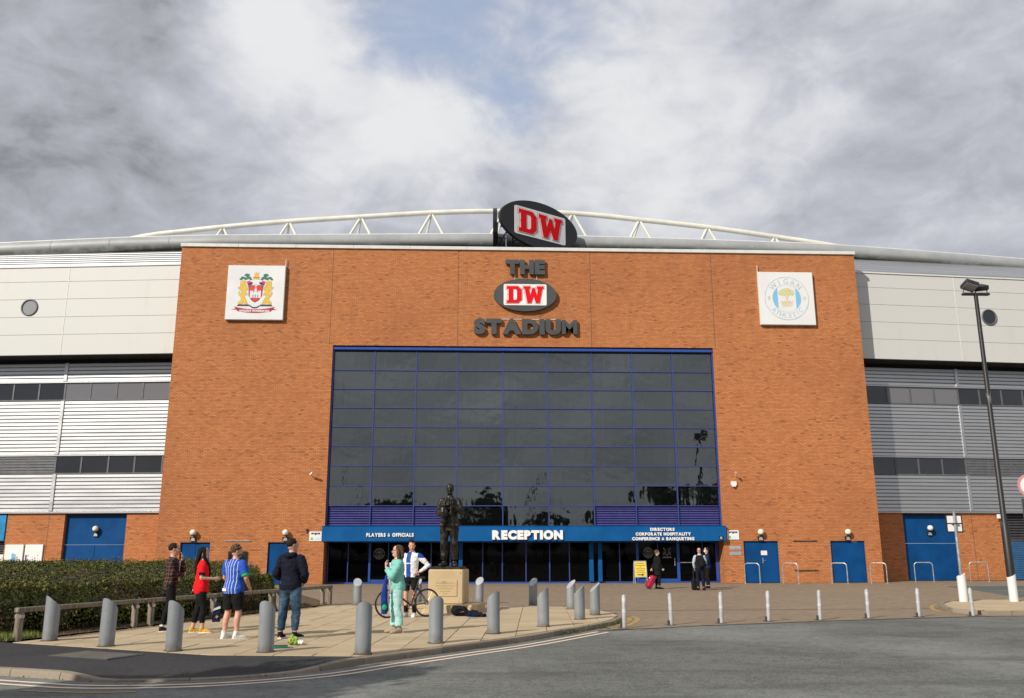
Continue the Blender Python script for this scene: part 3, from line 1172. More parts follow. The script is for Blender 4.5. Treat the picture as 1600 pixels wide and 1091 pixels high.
def wall_front(mb, x0, x1, z0, z1, y, openings, depth, P=None):
    """front face with rectangular openings and their reveals; P maps (x, y, z) to the world"""
    P = P or (lambda x, y, z: (x, y, z))
    xs = sorted({x0, x1, *[o[0] for o in openings], *[o[1] for o in openings]})
    zs = sorted({z0, z1, *[o[2] for o in openings], *[o[3] for o in openings]})
    for a, b in zip(xs, xs[1:]):
        for c, d in zip(zs, zs[1:]):
            if any(o[0] <= a and b <= o[1] and o[2] <= c and d <= o[3] for o in openings):
                continue
            mb.add([P(a, y, c), P(b, y, c), P(b, y, d), P(a, y, d)], [(0, 1, 2, 3)])
    for a, b, c, d in openings:
        mb.add([P(a, y, c), P(a, y+depth, c), P(a, y+depth, d), P(a, y, d)], [(0, 1, 2, 3)])
        mb.add([P(b, y, c), P(b, y+depth, c), P(b, y+depth, d), P(b, y, d)], [(3, 2, 1, 0)])
        mb.add([P(a, y, d), P(b, y, d), P(b, y+depth, d), P(a, y+depth, d)], [(3, 2, 1, 0)])

mb = MB()
DOORS = [(-14.73, -13.25), (-10.37, -8.9), (13.9, 15.72), (18.46, 20.28)]
wall_front(mb, FL, OL, 0, ZT, 0.0, [(a, b, 0, 2.07) for a, b in DOORS[:2]], 0.14)
wall_front(mb, OR, FR, 0, ZT, 0.0, [(a, b, 0, 2.09) for a, b in DOORS[2:]], 0.14)
wall_front(mb, OL, OR, ZO, ZT, 0.0, [], 0.1)
# returns, soffit of the big opening and back
mb.add([(FL, 0, 0), (FL, 2.9, 0), (FL, 2.9, ZT), (FL, 0, ZT)], [(0, 3, 2, 1)])
mb.add([(FR, 0, 0), (FR, 2.9, 0), (FR, 2.9, ZT), (FR, 0, ZT)], [(0, 1, 2, 3)])
mb.add([(OL, 0, 0), (OL, 1.6, 0), (OL, 1.6, ZO), (OL, 0, ZO)], [(0, 1, 2, 3)])
mb.add([(OR, 0, 0), (OR, 1.6, 0), (OR, 1.6, ZO), (OR, 0, ZO)], [(0, 3, 2, 1)])
mb.add([(OL, 0, ZO), (OR, 0, ZO), (OR, 0.5, ZO), (OL, 0.5, ZO)], [(3, 2, 1, 0)])
mb.add([(FL, .45, ZT), (FR, .45, ZT), (FR, .45, ZT-1.2), (FL, .45, ZT-1.2)], [(0, 1, 2, 3)])
wall = sbuild(mb, 'brick_wall', 'brick')
# soldier courses over the doors
for a, b in DOORS:
    m2 = MB()
    n = int((b-a+0.36)/0.075)
    zz = 2.07 if a < 0 else 2.09
    for i in range(n):
        x = a-0.18 + i*(b-a+0.36)/n
        m2.box(x+0.004, x+(b-a+0.36)/n-0.004, -0.006, 0.05, zz+0.005, zz+0.225)
    so = sbuild(m2, 'soldier_course', 'brick', wall)
    so['kind'] = 'stuff'
# movement joints
for x in (-7.75, -0.95, 6.27, 13.0):
    z0, z1 = (ZO+.02, ZT-.02)
    sbuild(MB().box(x-.011, x+.011, -.003, .02, z0, z1), 'movement_joint', 'dark_metal', wall)
# coping in lengths
m2 = None
nC = 12
for i in range(nC):
    a = FL-.05 + (FR-FL+.1)*i/nC
    b = FL-.05 + (FR-FL+.1)*(i+1)/nC
    sbuild(MB().bbox(a+.003, b-.003, -.09, .62, ZT, ZT+.19, .012), 'coping', 'trim_white')
# solid body behind
sbuild(MB().box(FL+.3, FR-.3, 2.95, 34, 0, 17.4), 'building_body', 'roof_sheet')
sbuild(MB().box(FL+.1, FR-.1, 4.75, 5.0, 17.4, 19.9), 'roof_upstand', 'dark_metal')
sbuild(MB().add([(FL+.02, .46, 17.3), (FR-.02, .46, 17.3), (FR-.02, 4.9, 17.5), (FL+.02, 4.9, 17.5)], [(0, 1, 2, 3)]), 'parapet_gutter', 'dark_metal')

# ---- doors in the brick front
def double_door(a, b, z1, y, P=None, name='door', mat='door_blue', split=True, top=None, leafline=True):
    """two-leaf steel door; a..b opening, y plane of the leaves"""
    P = P or Matrix.Identity(4)
    root = sbuild(MB().box(a+.005, b-.005, y-.01, y+.06, z1-.05, z1-.004, P).box(a+.005, a+.045, y-.01, y+.06, 0.0, z1-.05, P).box(b-.045, b-.005, y-.01, y+.06, 0.0, z1-.05, P), name, mat)
    m = (a+b)/2
    for s, e_ in ((a+.05, m-.004), (m+.004, b-.05)):
        sbuild(MB().bbox(s, e_, y+.004, y+.05, 0.02, z1-.058, .004, P), 'door_leaf', mat, root)
    return root
dr = [double_door(a, b, (2.07 if a < 0 else 2.09), 0.085) for a, b in DOORS]
# lever handle on the door with the notice
hx = (DOORS[2][0]+DOORS[2][1])/2
sbuild(MB().bbox(hx+.05, hx+.11, .058, .092, .98, 1.24, .008).tube([(hx+.08, .06, 1.12), (hx+.08, .02, 1.12), (hx+.2, .015, 1.12)], .011, 8), 'handle', 'galvanised', dr[2])

# ---- curtain wall
YG = 0.24
MX = [-7.48, -5.32, -3.12, -0.93, 1.49, 3.87, 6.25, 8.43, 10.63, 12.80]
RZ = [12.02, 11.0, 9.985, 8.975, 7.965, 6.955, 5.94, 4.92, 3.895, 2.87]
frame = sbuild(MB().box(OL+.002, MX[0], .10, .34, 2.86, 12.10), 'curtain_wall_frame', 'frame_blue')
sbuild(MB().box(MX[-1], OR-.002, .10, .34, 2.86, 12.10), 'mullion', 'frame_blue', frame)
sbuild(MB().box(OL+.003, OR-.003, .16, .42, 12.03, 12.318), 'head_flashing', 'dark_void', frame)
sbuild(MB().bbox(OL+.02, OR-.02, .02, .15, 12.075, 12.235, .03), 'head_rail', 'frame_bright_blue', frame)
for x in MX[1:-1]:
    sbuild(MB().bbox(x-.027, x+.027, .135, .30, 2.87, 12.03, .006), 'mullion', 'frame_blue', frame)
for z in RZ[1:-1]:
    for a, b in zip(MX, MX[1:]):
        sbuild(MB().bbox(a+.034, b-.034, .145, .29, z-.022, z+.022, .005), 'transom', 'frame_blue', frame)
pane_mesh = {}
for r in range(9):
    for c in range(9):
        a, b = MX[c], MX[c+1]
        z1, z0 = RZ[r], RZ[r+1]
        if r == 8 and c not in (3, 4, 5):
            sbuild(MB().box(a+.03, b-.03, .30, .34, z0, z1-.02), 'louvre_backing', 'dark_void', frame)
            ns = 8
            pitch = (z1-z0-.06)/ns
            key = ('lv', round(b-a, 2))
            if key not in pane_mesh:
                w = (b-a)/2-.036
                pane_mesh[key] = MB().prism([(0, 0), (-.075, .012), (-.085, .03), (-.01, pitch*.98), (0, pitch*.98)], -w, w, lambda u, v, h: (h, u, v)).mesh('louvre_slat', 'louvre_blue')
            for k in range(ns):
                o = link('louvre_slat', pane_mesh[key], frame)
                o.location = Vector(((a+b)/2, .275, z0+.02+k*pitch)) - SO
            continue
        key = ('p', round(b-a, 2), round(z1-z0, 2))
        if key not in pane_mesh:
            w, h = (b-a)/2-.02, (z1-z0)/2-.012
            pane_mesh[key] = MB().bbox(-w, w, 0, .018, -h, h, .003).mesh('pane', 'glass_curtain')
        o = link('pane', pane_mesh[key], frame)
        o.location = Vector(((a+b)/2, YG, (z0+z1)/2)) - SO
        o.rotation_euler = (random.gauss(0, .0045), 0, random.gauss(0, .006))
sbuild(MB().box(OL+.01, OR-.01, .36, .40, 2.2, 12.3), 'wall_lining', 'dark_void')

# ---- entrance canopy and recessed glazing
canopy = sbuild(MB().bbox(-7.66, 12.96, -.26, .33, 2.10, 2.855, .012), 'entrance_canopy', 'canopy_blue')
sbuild(MB().box(-7.68, 12.98, -.28, .12, 2.857, 2.875), 'drip_edge', 'canopy_blue', canopy)
YE = 1.02
ent = sbuild(MB().box(OL+.01, OR-.01, YE-.03, YE+.05, 2.05, 2.098).box(OL+.01, OR-.01, YE-.05, YE+.05, 0.0, .07), 'entrance_glazing', 'frame_bright_blue')
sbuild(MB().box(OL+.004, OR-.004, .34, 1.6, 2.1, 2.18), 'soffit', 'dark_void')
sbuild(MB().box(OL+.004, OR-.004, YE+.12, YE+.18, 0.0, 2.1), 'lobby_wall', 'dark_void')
EX = [(-7.5, .07), (-6.47, .05), (-5.36, .11), (-4.40, .05), (-3.3, .05), (-2.2, .06), (-1.2, .09), (-.67, .2), (.47, .05), (1.49, .06), (2.72, .06), (3.95, .06), (4.98, .06), (6.11, .22), (6.57, .2), (7.61, .06), (8.55, .14), (9.63, .05), (10.7, .15), (12.0, .04), (12.76, .16)]
for x, w in EX:
    big = w > .18
    sbuild(MB().bbox(x-w/2, x+w/2, YE-(.22 if big else .06), YE+.05, .07, 2.05, .008), 'mullion', 'canopy_blue' if big else 'frame_bright_blue' if w > .1 else 'frame_blue', ent)
for (xa, wa), (xb, wb) in zip(EX, EX[1:]):
    a, b = xa+wa/2+.002, xb-wb/2-.002
    if b-a > .12:
        sbuild(MB().box(a, b, YE, YE+.015, .07, 2.05), 'pane', 'glass_entrance', ent)
for x0, x1 in ((-5.30, -4.43), (8.63, 9.6), (9.66, 10.62)):
    sbuild(MB().box(x0, x1, YE-.035, YE-.004, .075, .2), 'door_rail', 'frame_bright_blue', ent)
sbuild(MB().tube([(10.5, YE-.09, .85), (10.5, YE-.09, 1.25)], .018, 8).tube([(10.5, YE-.09, .9), (10.5, YE, .9)], .01, 6).tube([(10.5, YE-.09, 1.2), (10.5, YE, 1.2)], .01, 6), 'handle', 'galvanised', ent)
sbuild(MB().box(10.8, 11.9, YE-.05, YE-.004, 1.0, 1.04), 'push_rail', 'galvanised', ent)

def ring_pts(r, n=36, a0=0, a1=2*pi):
    return [(r*cos(a0+(a1-a0)*i/n), r*sin(a0+(a1-a0)*i/n)) for i in range(n)]
def annulus(mb, cx, cz, r0, r1, y0, y1, n=40):
    for i in range(n):
        a, b = 2*pi*i/n, 2*pi*(i+1)/n
        q = [(cx+r0*cos(a), cz+r0*sin(a)), (cx+r1*cos(a), cz+r1*sin(a)), (cx+r1*cos(b), cz+r1*sin(b)), (cx+r0*cos(b), cz+r0*sin(b))]
        mb.prism([q[0], q[3], q[2], q[1]], y0, y1, lambda u, v, h: (u, h, v))
    return mb
FY = lambda u, v, h: (u, h, v)
def etched_round(cx, cz, r):
    m2 = annulus(MB(), cx, cz, r*.93, r, YE-.012, YE-.006)
    annulus(m2, cx, cz, r*.60, r*.64, YE-.012, YE-.006)
    for k in range(15):                                   # ring of lettering reads as dashes
        a = pi*.12 + k*(pi*.76)/14
        for sgn in (1, -1):
            u, v = cx+cos(a)*r*.78, cz+sin(a)*r*.78*sgn
            m2.prism([(u-.014, v-.03), (u+.014, v-.03), (u+.014, v+.03), (u-.014, v+.03)], YE-.012, YE-.006, FY)
    m2.prism([(cx-r*.30, cz+r*.05), (cx-r*.2, cz+r*.40), (cx, cz+r*.47), (cx+r*.2, cz+r*.40), (cx+r*.30, cz+r*.05), (cx+r*.06, cz+r*.1), (cx+r*.05, cz-r*.3), (cx-r*.05, cz-r*.3), (cx-r*.06, cz+r*.1)], YE-.012, YE-.006, FY)
    for s in (-1, 1):
        m2.prism([(cx+s*r*.34, cz-r*.4), (cx+s*r*.44, cz-r*.34), (cx+s*r*.44, cz+r*.34), (cx+s*r*.34, cz+r*.4)][::s], YE-.012, YE-.006, FY)
    m2.prism([(cx-r*.26, cz-r*.3), (cx+r*.26, cz-r*.3), (cx+r*.2, cz-r*.5), (cx-r*.2, cz-r*.5)], YE-.012, YE-.006, FY)
    return sbuild(m2, 'door_emblem', 'etched_grey', ent)
etched_round(-4.88, 1.50, .29)
etched_round(9.12, 1.52, .28)
m2 = MB()
cx, cz = 10.12, 1.52
m2.prism([(cx-.12, cz+.08), (cx-.12, cz-.04), (cx, cz-.18), (cx+.12, cz-.04), (cx+.12, cz+.08), (cx+.08, cz+.1), (cx+.08, cz-.02), (cx, cz-.12), (cx-.08, cz-.02), (cx-.08, cz+.1)], YE-.012, YE-.006, FY)
m2.prism([(cx-.27, cz-.25), (cx-.2, cz-.2), (cx+.2, cz-.2), (cx+.27, cz-.25), (cx+.2, cz-.27), (cx-.2, cz-.27)], YE-.012, YE-.006, FY)
for s in (-1, 1):
    m2.prism([(cx+s*.1, cz+.1), (cx+s*.22, cz+.24), (cx+s*.18, cz+.26), (cx+s*.05, cz+.14)][::s], YE-.012, YE-.006, FY)
    m2.prism([(cx+s*.15, cz-.14), (cx+s*.2, cz-.1), (cx+s*.17, cz+.06), (cx+s*.14, cz+.02)][::s], YE-.012, YE-.006, FY)
sbuild(m2, 'door_emblem', 'etched_grey', ent)

# ---- wings
WA = radians(5.5)
KW, KL, KB = 1.0085, 1.0244, 1.0244        # white panels, louvres and base lie further back than first measured
class Wing:
    def __init__(self, side):
        self.sg = -1 if side == 'L' else 1
        self.x = FL if side == 'L' else FR
        self.t = Vector((self.sg*cos(WA), sin(WA), 0))
        self.n = Vector((self.t.y*self.sg, -self.t.x*self.sg, 0))        # outwards, to the viewer
    def P(self, s, out, z, y0):
        return Vector((self.x, y0, z)) + self.t*s + self.n*out
    def M(self, s, y0, z=0.0):
        """local frame: x to the viewer's right, y into the wall"""
        ex = self.t*self.sg
        m = Matrix((ex, -self.n, Vector((0, 0, 1)))).transposed().to_4x4()
        m.translation = self.P(s, 0, z, y0)
        return m
    def box(self, mb, s0, s1, o0, o1, z0, z1, y0):
        a, b = (s0, s1) if self.sg > 0 else (-s1, -s0)
        return mb.box(a, b, -o1, -o0, z0, z1, self.M(0, y0))
    def bbox(self, mb, s0, s1, o0, o1, z0, z1, y0, b=.01):
        a, c = (s0, s1) if self.sg > 0 else (-s1, -s0)
        return mb.bbox(a, c, -o1, -o0, z0, z1, b, self.M(0, y0))

SLAT = {}
def slat_mesh(length, pitch, depth, mat, nm):
    key = (round(length, 2), round(pitch, 3), mat)
    if key not in SLAT:
        SLAT[key] = MB().prism([(0, pitch*.05), (-depth*.9, pitch*.06), (-depth, pitch*.12), (-depth*.9, pitch*.80), (-depth*.2, pitch*.95), (0, pitch*.95)], -length/2, length/2, lambda u, v, h: (h, u, v)).mesh(nm, mat)
    return SLAT[key]

def zk(z, k):
    return 1.5 + (z-1.5)*k
def sk(W, v, k):
    return (abs(W.x)+v)*k - abs(W.x)
YW, YL, YB = 1.10, 2.25, 2.30
WROWS = [zk(z, KW) for z in (16.93, 16.11, 15.11, 14.10, 13.11, 11.97)]
for side in 'LR':
    W = Wing(side)
    # clad wall core
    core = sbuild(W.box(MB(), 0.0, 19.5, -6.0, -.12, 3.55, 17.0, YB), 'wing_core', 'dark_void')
    # white upper panels
    up = sbuild(W.box(MB(), 0.0, 19.5, -1.3, -.06, 12.09, 17.05, YW), 'upper_cladding', 'sign_grey')
    cuts = [sk(W, v, KW) for v in ((0.02, 6.47, 12.9, 19.3) if side == 'L' else (0.02, 6.33, 12.7, 19.3))]
    for zt, zb in zip(WROWS, WROWS[1:]):
        for a, b in zip(cuts, cuts[1:]):
            sbuild(W.bbox(MB(), a+.012, b-.012, -.06, .0, zb+.006, zt-.006, YW, .008), 'cladding_panel', 'cladding_white', up)
    for c in cuts[1:-1]:
        sbuild(W.box(MB(), c-.02, c+.02, -.05, .012, 12.08, 17.04, YW), 'panel_trim', 'trim_white', up)
    sbuild(W.bbox(MB(), 0.0, 19.5, -.1, .05, 17.06, 17.15, YW, .01), 'panel_flashing', 'trim_white', up)
    sbuild(W.box(MB(), 0.0, 19.5, -1.3, .0, 12.03, 12.075, YW), 'panel_soffit', 'dark_void', up)
    # ribbed metal slope from the panels back to the roof edge
    for k in range(6):
        f0, f1 = k/6, (k+.78)/6
        pr = [(.02-3.3*f0, 17.14+1.86*f0), (.02-3.3*f0, 17.24+1.86*f0), (.02-3.3*f1, 17.24+1.86*f1), (.02-3.3*f1, 17.14+1.86*f1)]
        m2 = MB().prism(pr, 0.0, 19.5, lambda u, v, h, W=W: W.P(h, u, v, YW))
        sbuild(m2, 'eaves_rib', 'silver_slat', up)
    sbuild(MB().prism([(0, 17.06), (-3.5, 19.04), (-3.5, 18.94), (-.1, 17.05)], 0.0, 19.5, lambda u, v, h, W=W: W.P(h, u, v, YW)), 'eaves_backing', 'dark_metal', up)
    # round window
    sw, zw = (sk(W, 8.5, KW), zk(14.66, KW)) if side == 'L' else (sk(W, 8.29, KW), zk(14.60, KW))
    M = W.M(sw, YW, zw)
    rw = sbuild(MB().torus(M @ Vector((0, -.01, 0)), .44, .05, W.n, 40, 8), 'round_window', 'window_frame', up, smooth=True)
    m2 = MB()
    m2.prism(ring_pts(.43), -.008, -.002, lambda u, v, h: M @ Vector((u, h, v)))
    # sub-parts stop here: the glass belongs to the cladding, next to its frame
    sbuild(m2, 'round_pane', 'glass_pale' if side == 'L' else 'glass_band', up)  # the left pane's pale colour paints in its reflection
    # louvre walls with posts
    lv = sbuild(W.box(MB(), 0.0, 19.5, -.11, -.03, 3.68, 11.72, YL), 'louvre_wall', 'sign_grey')
    bays = [0.0] + [sk(W, v, KL) for v in ((6.2, 12.6, 18.6) if side == 'L' else (6.04, 12.4, 18.6))]
    for z0, z1 in [(zk(a, KL), zk(b, KL)) for a, b in ((10.58, 11.60), (6.64, 9.53), (3.66, 5.62))]:  # top slats stop low; the near-black core above them imitates deep shadow
        n = round((z1-z0)/.2)
        pitch = (z1-z0)/n
        for a, b in zip(bays, bays[1:]):
            L = b-a-.17
            me = slat_mesh(L, pitch, .055, 'silver_slat', 'slat')
            for k in range(n):
                o = link('slat', me, lv)
                m4 = W.M((a+b)/2, YL+.03, z0+k*pitch)
                m4.translation = m4.translation - SO
                o.matrix_basis = m4
        for c in bays[1:-1]:
            sbuild(W.bbox(MB(), c-.1, c+.1, -.02, .07, z0, z1, YL, .012), 'louvre_post', 'silver_slat', lv)
        sbuild(W.box(MB(), 0.0, 19.5, -.03, .075, z0-.075, z0-.012, YL), 'louvre_sill', 'silver_slat', lv)
    # window bands
    if side == 'L':
        mu = [0.41, 1.88, 3.31, 4.76, 6.17, 7.6, 9.02, 10.45, 11.9, 13.3]
        ml = [0.46, 1.96, 3.37, 4.84, 6.24, 7.7, 9.1, 10.5, 11.9, 13.3]
        grey_reflect = {0, 1, 2, 3}
    else:
        mu = [0.35, 1.75, 3.14, 4.57, 6.03, 7.33, 8.69, 10.0, 11.4, 12.8]
        ml = [0.40, 1.85, 3.2, 4.6, 6.0, 7.4, 8.72, 10.1, 11.5, 12.8]
        grey_reflect = {1, 2, 3}
    mu = [sk(W, v, KL) for v in mu]
    ml = [sk(W, v, KL) for v in ml]
    for zlo, zhi, mm, upper in ((zk(9.60, KL), zk(10.50, KL), mu, True), (zk(5.68, KL), zk(6.57, KL), ml, False)):
        wb = sbuild(W.box(MB(), 0.0, 19.5, -.03, .02, zhi, zhi+.07, YL), 'window_band', 'window_frame')
        sbuild(W.box(MB(), 0.0, 19.5, -.03, .02, zlo-.07, zlo, YL), 'window_sill', 'window_frame', wb)
        for i, c in enumerate(mm):
            sbuild(W.box(MB(), c-.045, c+.045, -.03, .015, zlo, zhi, YL), 'window_mullion', 'window_frame', wb)
            nxt = mm[i+1] if i+1 < len(mm) else 19.4
            if not upper and i >= 4 and c < 13.4:
                n = 6
                me = slat_mesh(nxt-c-.1, (zhi-zlo)/n, .04, 'window_frame', 'vent_slat')
                for k in range(n):
                    o = link('vent_slat', me, wb)
                    m4 = W.M((c+nxt)/2, YL+.025, zlo+k*(zhi-zlo)/n)
                    m4.translation = m4.translation - SO
                    o.matrix_basis = m4
            else:
                sbuild(W.box(MB(), c+.047, nxt-.047, -.03, -.012, zlo+.003, zhi-.003, YL), 'pane', 'glass_grey_reflect' if upper and i in grey_reflect else 'glass_band', wb)  # grey panes have their reflection painted into the glass colour
        sbuild(W.box(MB(), 0.0, mm[0]-.047, -.03, -.012, zlo+.003, zhi-.003, YL), 'pane', 'glass_band', wb)
    # brick base with the big blue door
    d0, d1, zd = (*[sk(W, v, KB) for v in ((2.12, 5.42) if side == 'L' else (1.98, 5.12))], 3.60)
    mb = MB()
    Pm = (lambda x, y, z, W=W: W.P(W.sg*x, -y, z, YB))
    end = sk(W, 8.5 if side == 'L' else 7.95, KB)
    xa, xb = (-end, 0.0) if side == 'L' else (0.0, end)
    op = (-d1, -d0, 0, zd) if side == 'L' else (d0, d1, 0, zd)
    wall_front(mb, xa, xb, 0, 3.64, 0.0, [op], .28, Pm)
    base = sbuild(mb, 'brick_base', 'brick')
    jx = sk(W, 6.26 if side == 'L' else 6.0, KB)
    sbuild(W.box(MB(), jx-.01, jx+.01, -.02, .003, 0.0, 3.58, YB), 'movement_joint', 'dark_metal', base)
    sbuild(W.bbox(MB(), d0+.01, d1-.01, -.28, -.20, 2.0, zd-.02, YB, .008), 'door_panel', 'door_blue', base)
    dm = (d0+d1)/2
    for a, b in ((d0+.01, dm-.006), (dm+.006, d1-.01)):
        sbuild(W.bbox(MB(), a, b, -.28, -.19, .02, 1.985, YB, .008), 'door_leaf', 'door_blue', base)
    # beyond the brick: dark louvre, shutter or hoarding
    if side == 'R':
        sbuild(W.box(MB(), end, 19.5, -.4, -.3, 0.0, 3.6, YB), 'bay_backing', 'dark_void')
        sh = sbuild(W.box(MB(), end+.02, 19.4, -.30, -.22, 2.1, 2.25, YB), 'roller_shutter', 'dark_metal')
        for k in range(9):
            sbuild(W.box(MB(), end+.02, 19.4, -.30, -.2, 2.27+k*.145, 2.27+k*.145+.09, YB), 'vent_slat', 'dark_metal', sh)
        for k in range(21):
            sbuild(W.bbox(MB(), end+.04, 19.4, -.30, -.24, .02+k*.099, .02+k*.099+.09, YB, .012), 'shutter_slat', 'shutter_blue', sh)
    else:
        hb = sbuild(W.bbox(MB(), end+.06, 19.4, -.2, .02, 2.2, 3.57, YB, .02), 'fascia_panel', 'sign_cyan')
        sbuild(W.box(MB(), end, 19.4, -.5, -.4, 0.0, 2.2, YB), 'bay_backing', 'dark_void')
        for k in range(5):
            sbuild(W.box(MB(), end+.02, 19.4, -.35, -.22, 1.55+k*.12, 1.55+k*.12+.08, YB), 'vent_slat', 'dark_metal', hb)
        sbuild(W.bbox(MB(), end+.05, 19.4, -.35, -.25, .02, 1.5, YB, .01), 'bay_door', 'sign_white', hb)

# ---- roof edge (big half-round gutter) in sections
GY = 4.7
def g_y(x):
    return GY + max(0.0, FL-x, x-FR)*sin(WA) - .25*S01(max(0.0, FL-x, x-FR)/8.0)
def g_z(x):                                             # centre line, bowed
    pts = [(-42, 18.95), (-28.7, 19.33), (-24.8, 19.43), (-20.9, 19.55), (-17.6, 19.62), (-13.2, 19.69), (1.0, 19.97), (6.1, 19.89), (13.2, 19.78), (22.0, 19.57), (28.2, 19.34), (34.7, 19.13), (46, 18.75)]
    for (a, b), (c, d) in zip(pts, pts[1:]):
        if a <= x <= c:
            return b + (d-b)*(x-a)/(c-a)
    return pts[0][1]
gut = sbuild(MB().add([(x, g_y(x)+(.3 if j == 0 else 26), g_z(x)+(.30 if j == 0 else 2.3)) for x in (-36, -26, -16, -8, 0, 8, 16, 22, 31, 41) for j in (0, 1)],
                      [(2*i, 2*i+2, 2*i+3, 2*i+1) for i in range(9)]), 'roof', 'roof_sheet')
gx = -36.0
while gx < 41:
    g2 = gx + 3.55
    pts = [(gx + .01 + (3.53)*k/4, 0, 0) for k in range(5)]
    pts = [(p[0], g_y(p[0]), g_z(p[0])) for p in pts]
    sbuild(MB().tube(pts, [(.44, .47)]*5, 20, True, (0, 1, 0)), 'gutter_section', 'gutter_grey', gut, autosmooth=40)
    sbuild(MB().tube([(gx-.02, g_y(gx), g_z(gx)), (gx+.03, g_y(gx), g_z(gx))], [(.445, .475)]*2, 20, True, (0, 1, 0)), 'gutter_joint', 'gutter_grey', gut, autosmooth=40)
    gx = g2
sbuild(MB().tube([(x, g_y(x)-.12, g_z(x)+.455) for x in (-36, -30, -26, -21, -16.5, -12, -6, 0, 6, 12, 17, 20.5, 22, 27, 31.7, 41)], .045, 8), 'gutter_lip', 'trim_white', gut, smooth=True)

# ---- roof truss
TY = 8.0
nodes = [(-28.5, 18.0), (-26.3, 19.05), (-23.6, 20.10), (-20.74, 20.87), (-18.21, 21.25), (-15.26, 21.63), (-11.89, 21.98), (-7.28, 22.36), (-2.82, 22.70), (1.06, 22.86), (6.2, 22.80), (10.54, 22.42), (14.89, 21.97), (19.44, 21.36), (23.39, 20.74), (25.8, 19.95), (28.2, 18.95), (30, 18.0)]
nodes = [(x*1.0189, 1.5+(z-1.5)*1.0189) for x, z in nodes]
arch = sbuild(MB().tube([(x, TY, z-.02) for x, z in densify(nodes, .8)], .17, 12), 'roof_truss', 'truss_white', smooth=True)
for x, z in [(-15.9, 21.55), (-11.8, 21.98), (-7.3, 22.36), (-2.85, 22.70), (1.75, 22.86), (6.2, 22.80), (10.5, 22.42), (14.9, 21.97), (19.25, 21.38)]:
    x, z = x*1.0189, 1.5+(z-1.5)*1.0189
    d = (z-19.8)*.50
    for sx in (-1, 1):
        sbuild(MB().tube([(x+sx*.05, TY, z-.1), (x+sx*d, TY-.3, 19.8)], .09, 8), 'strut', 'truss_white', arch, smooth=True)
    sbuild(MB().tube([(x, TY, z-.1), (x-d*.55, TY+2.2, 19.9)], .075, 8), 'strut', 'truss_white', arch, smooth=True)
plain('crest_bell', (0.09, 0.02, 0.016), 0.5)

# ================================================================== SIGNS ON THE BUILDING
def poly_offset(p, d):
    """grow a simple CCW outline by d (mitred)"""
    n = len(p)
    out = []
    for i in range(n):
        a, b, c = Vector(p[i-1]), Vector(p[i]), Vector(p[(i+1) % n])
        e1, e2 = (b-a).normalized(), (c-b).normalized()
        n1, n2 = Vector((e1.y, -e1.x)), Vector((e2.y, -e2.x))
        m = n1+n2
        k = max(0.35, m.dot(m)/2)
        q = b + m*d/k
        out.append((q.x, q.y))
    return out

D_TOP = [(0, .5), (.10, .5), (.10, .84), (0, .84), (0, 1), (.62, 1), (.82, .80), (.82, .5), (.56, .5), (.56, .74), (.50, .82), (.36, .82), (.36, .5)]
D_OUT = [(0, 0), (.62, 0), (.82, .20), (.82, .80), (.62, 1), (0, 1), (0, .84), (.10, .84), (.10, .16), (0, .16)]
D_HOLE = [(.36, .18), (.50, .18), (.56, .26), (.56, .74), (.50, .82), (.36, .82)]
W_OUT = [(0, 1), (0, .85), (.07, .85), (.22, 0), (.43, 0), (.555, .40), (.68, 0), (.89, 0), (1.04, .85), (1.11, .85), (1.11, 1), (.73, 1), (.73, .85), (.79, .85), (.74, .45), (.62, .90), (.49, .90), (.37, .45), (.32, .85), (.38, .85), (.38, 1)]

def dw_panel(root, w, h, fn, z_step=.012):
    """white panel with the two red varsity letters; fn(u, v, h) -> point, h grows away from the viewer"""
    r = min(w, h)*.07
    pts = []
    for cx, cy, a in ((w/2-r, h/2-r, 0), (-w/2+r, h/2-r, pi/2), (-w/2+r, -h/2+r, pi), (w/2-r, -h/2+r, 3*pi/2)):
        pts += [(cx+r*cos(a+k*pi/10), cy+r*sin(a+k*pi/10)) for k in range(6)]
    pan = MB().prism(pts, 0, -z_step*2, fn).build('sign_panel', 'sign_white', root)
    H = h*.80
    sx = w*.86/(.82+1.11+.09)
    def put(outline, ox, grow, d0, d1, mat, nm, par):
        q = poly_offset(outline, grow) if grow else outline
        return MB().prism([((u+ox)*sx - w*.43, (v-.5)*H) for u, v in q], d0, d1, fn).build(nm, mat, par)
    ox = .82+.09
    for o, x in ((D_OUT, 0), (W_OUT[::-1], ox)):
        oo = o
        a = sum(oo[i][0]*oo[(i+1) % len(oo)][1]-oo[(i+1) % len(oo)][0]*oo[i][1] for i in range(len(oo)))
        if a < 0:
            oo = oo[::-1]
        put(oo, x, .045, -z_step*2, -z_step*2.5, 'sign_dark_red', 'letter_outline', pan)
        put(oo, x, .030, -z_step*2.5, -z_step*3, 'sign_white', 'letter_gap', pan)
    lower = [(u, 1-v) for u, v in D_TOP][::-1]
    put(W_OUT, ox, 0, -z_step*3, -z_step*4.5, 'sign_red', 'letter', pan)
    m2 = MB()
    for half in (D_TOP, lower):
        m2.prism([((u)*sx - w*.43, (v-.5)*H) for u, v in half], -z_step*3, -z_step*4.5, fn)
    m2.build('letter', 'sign_red', pan)
    return pan

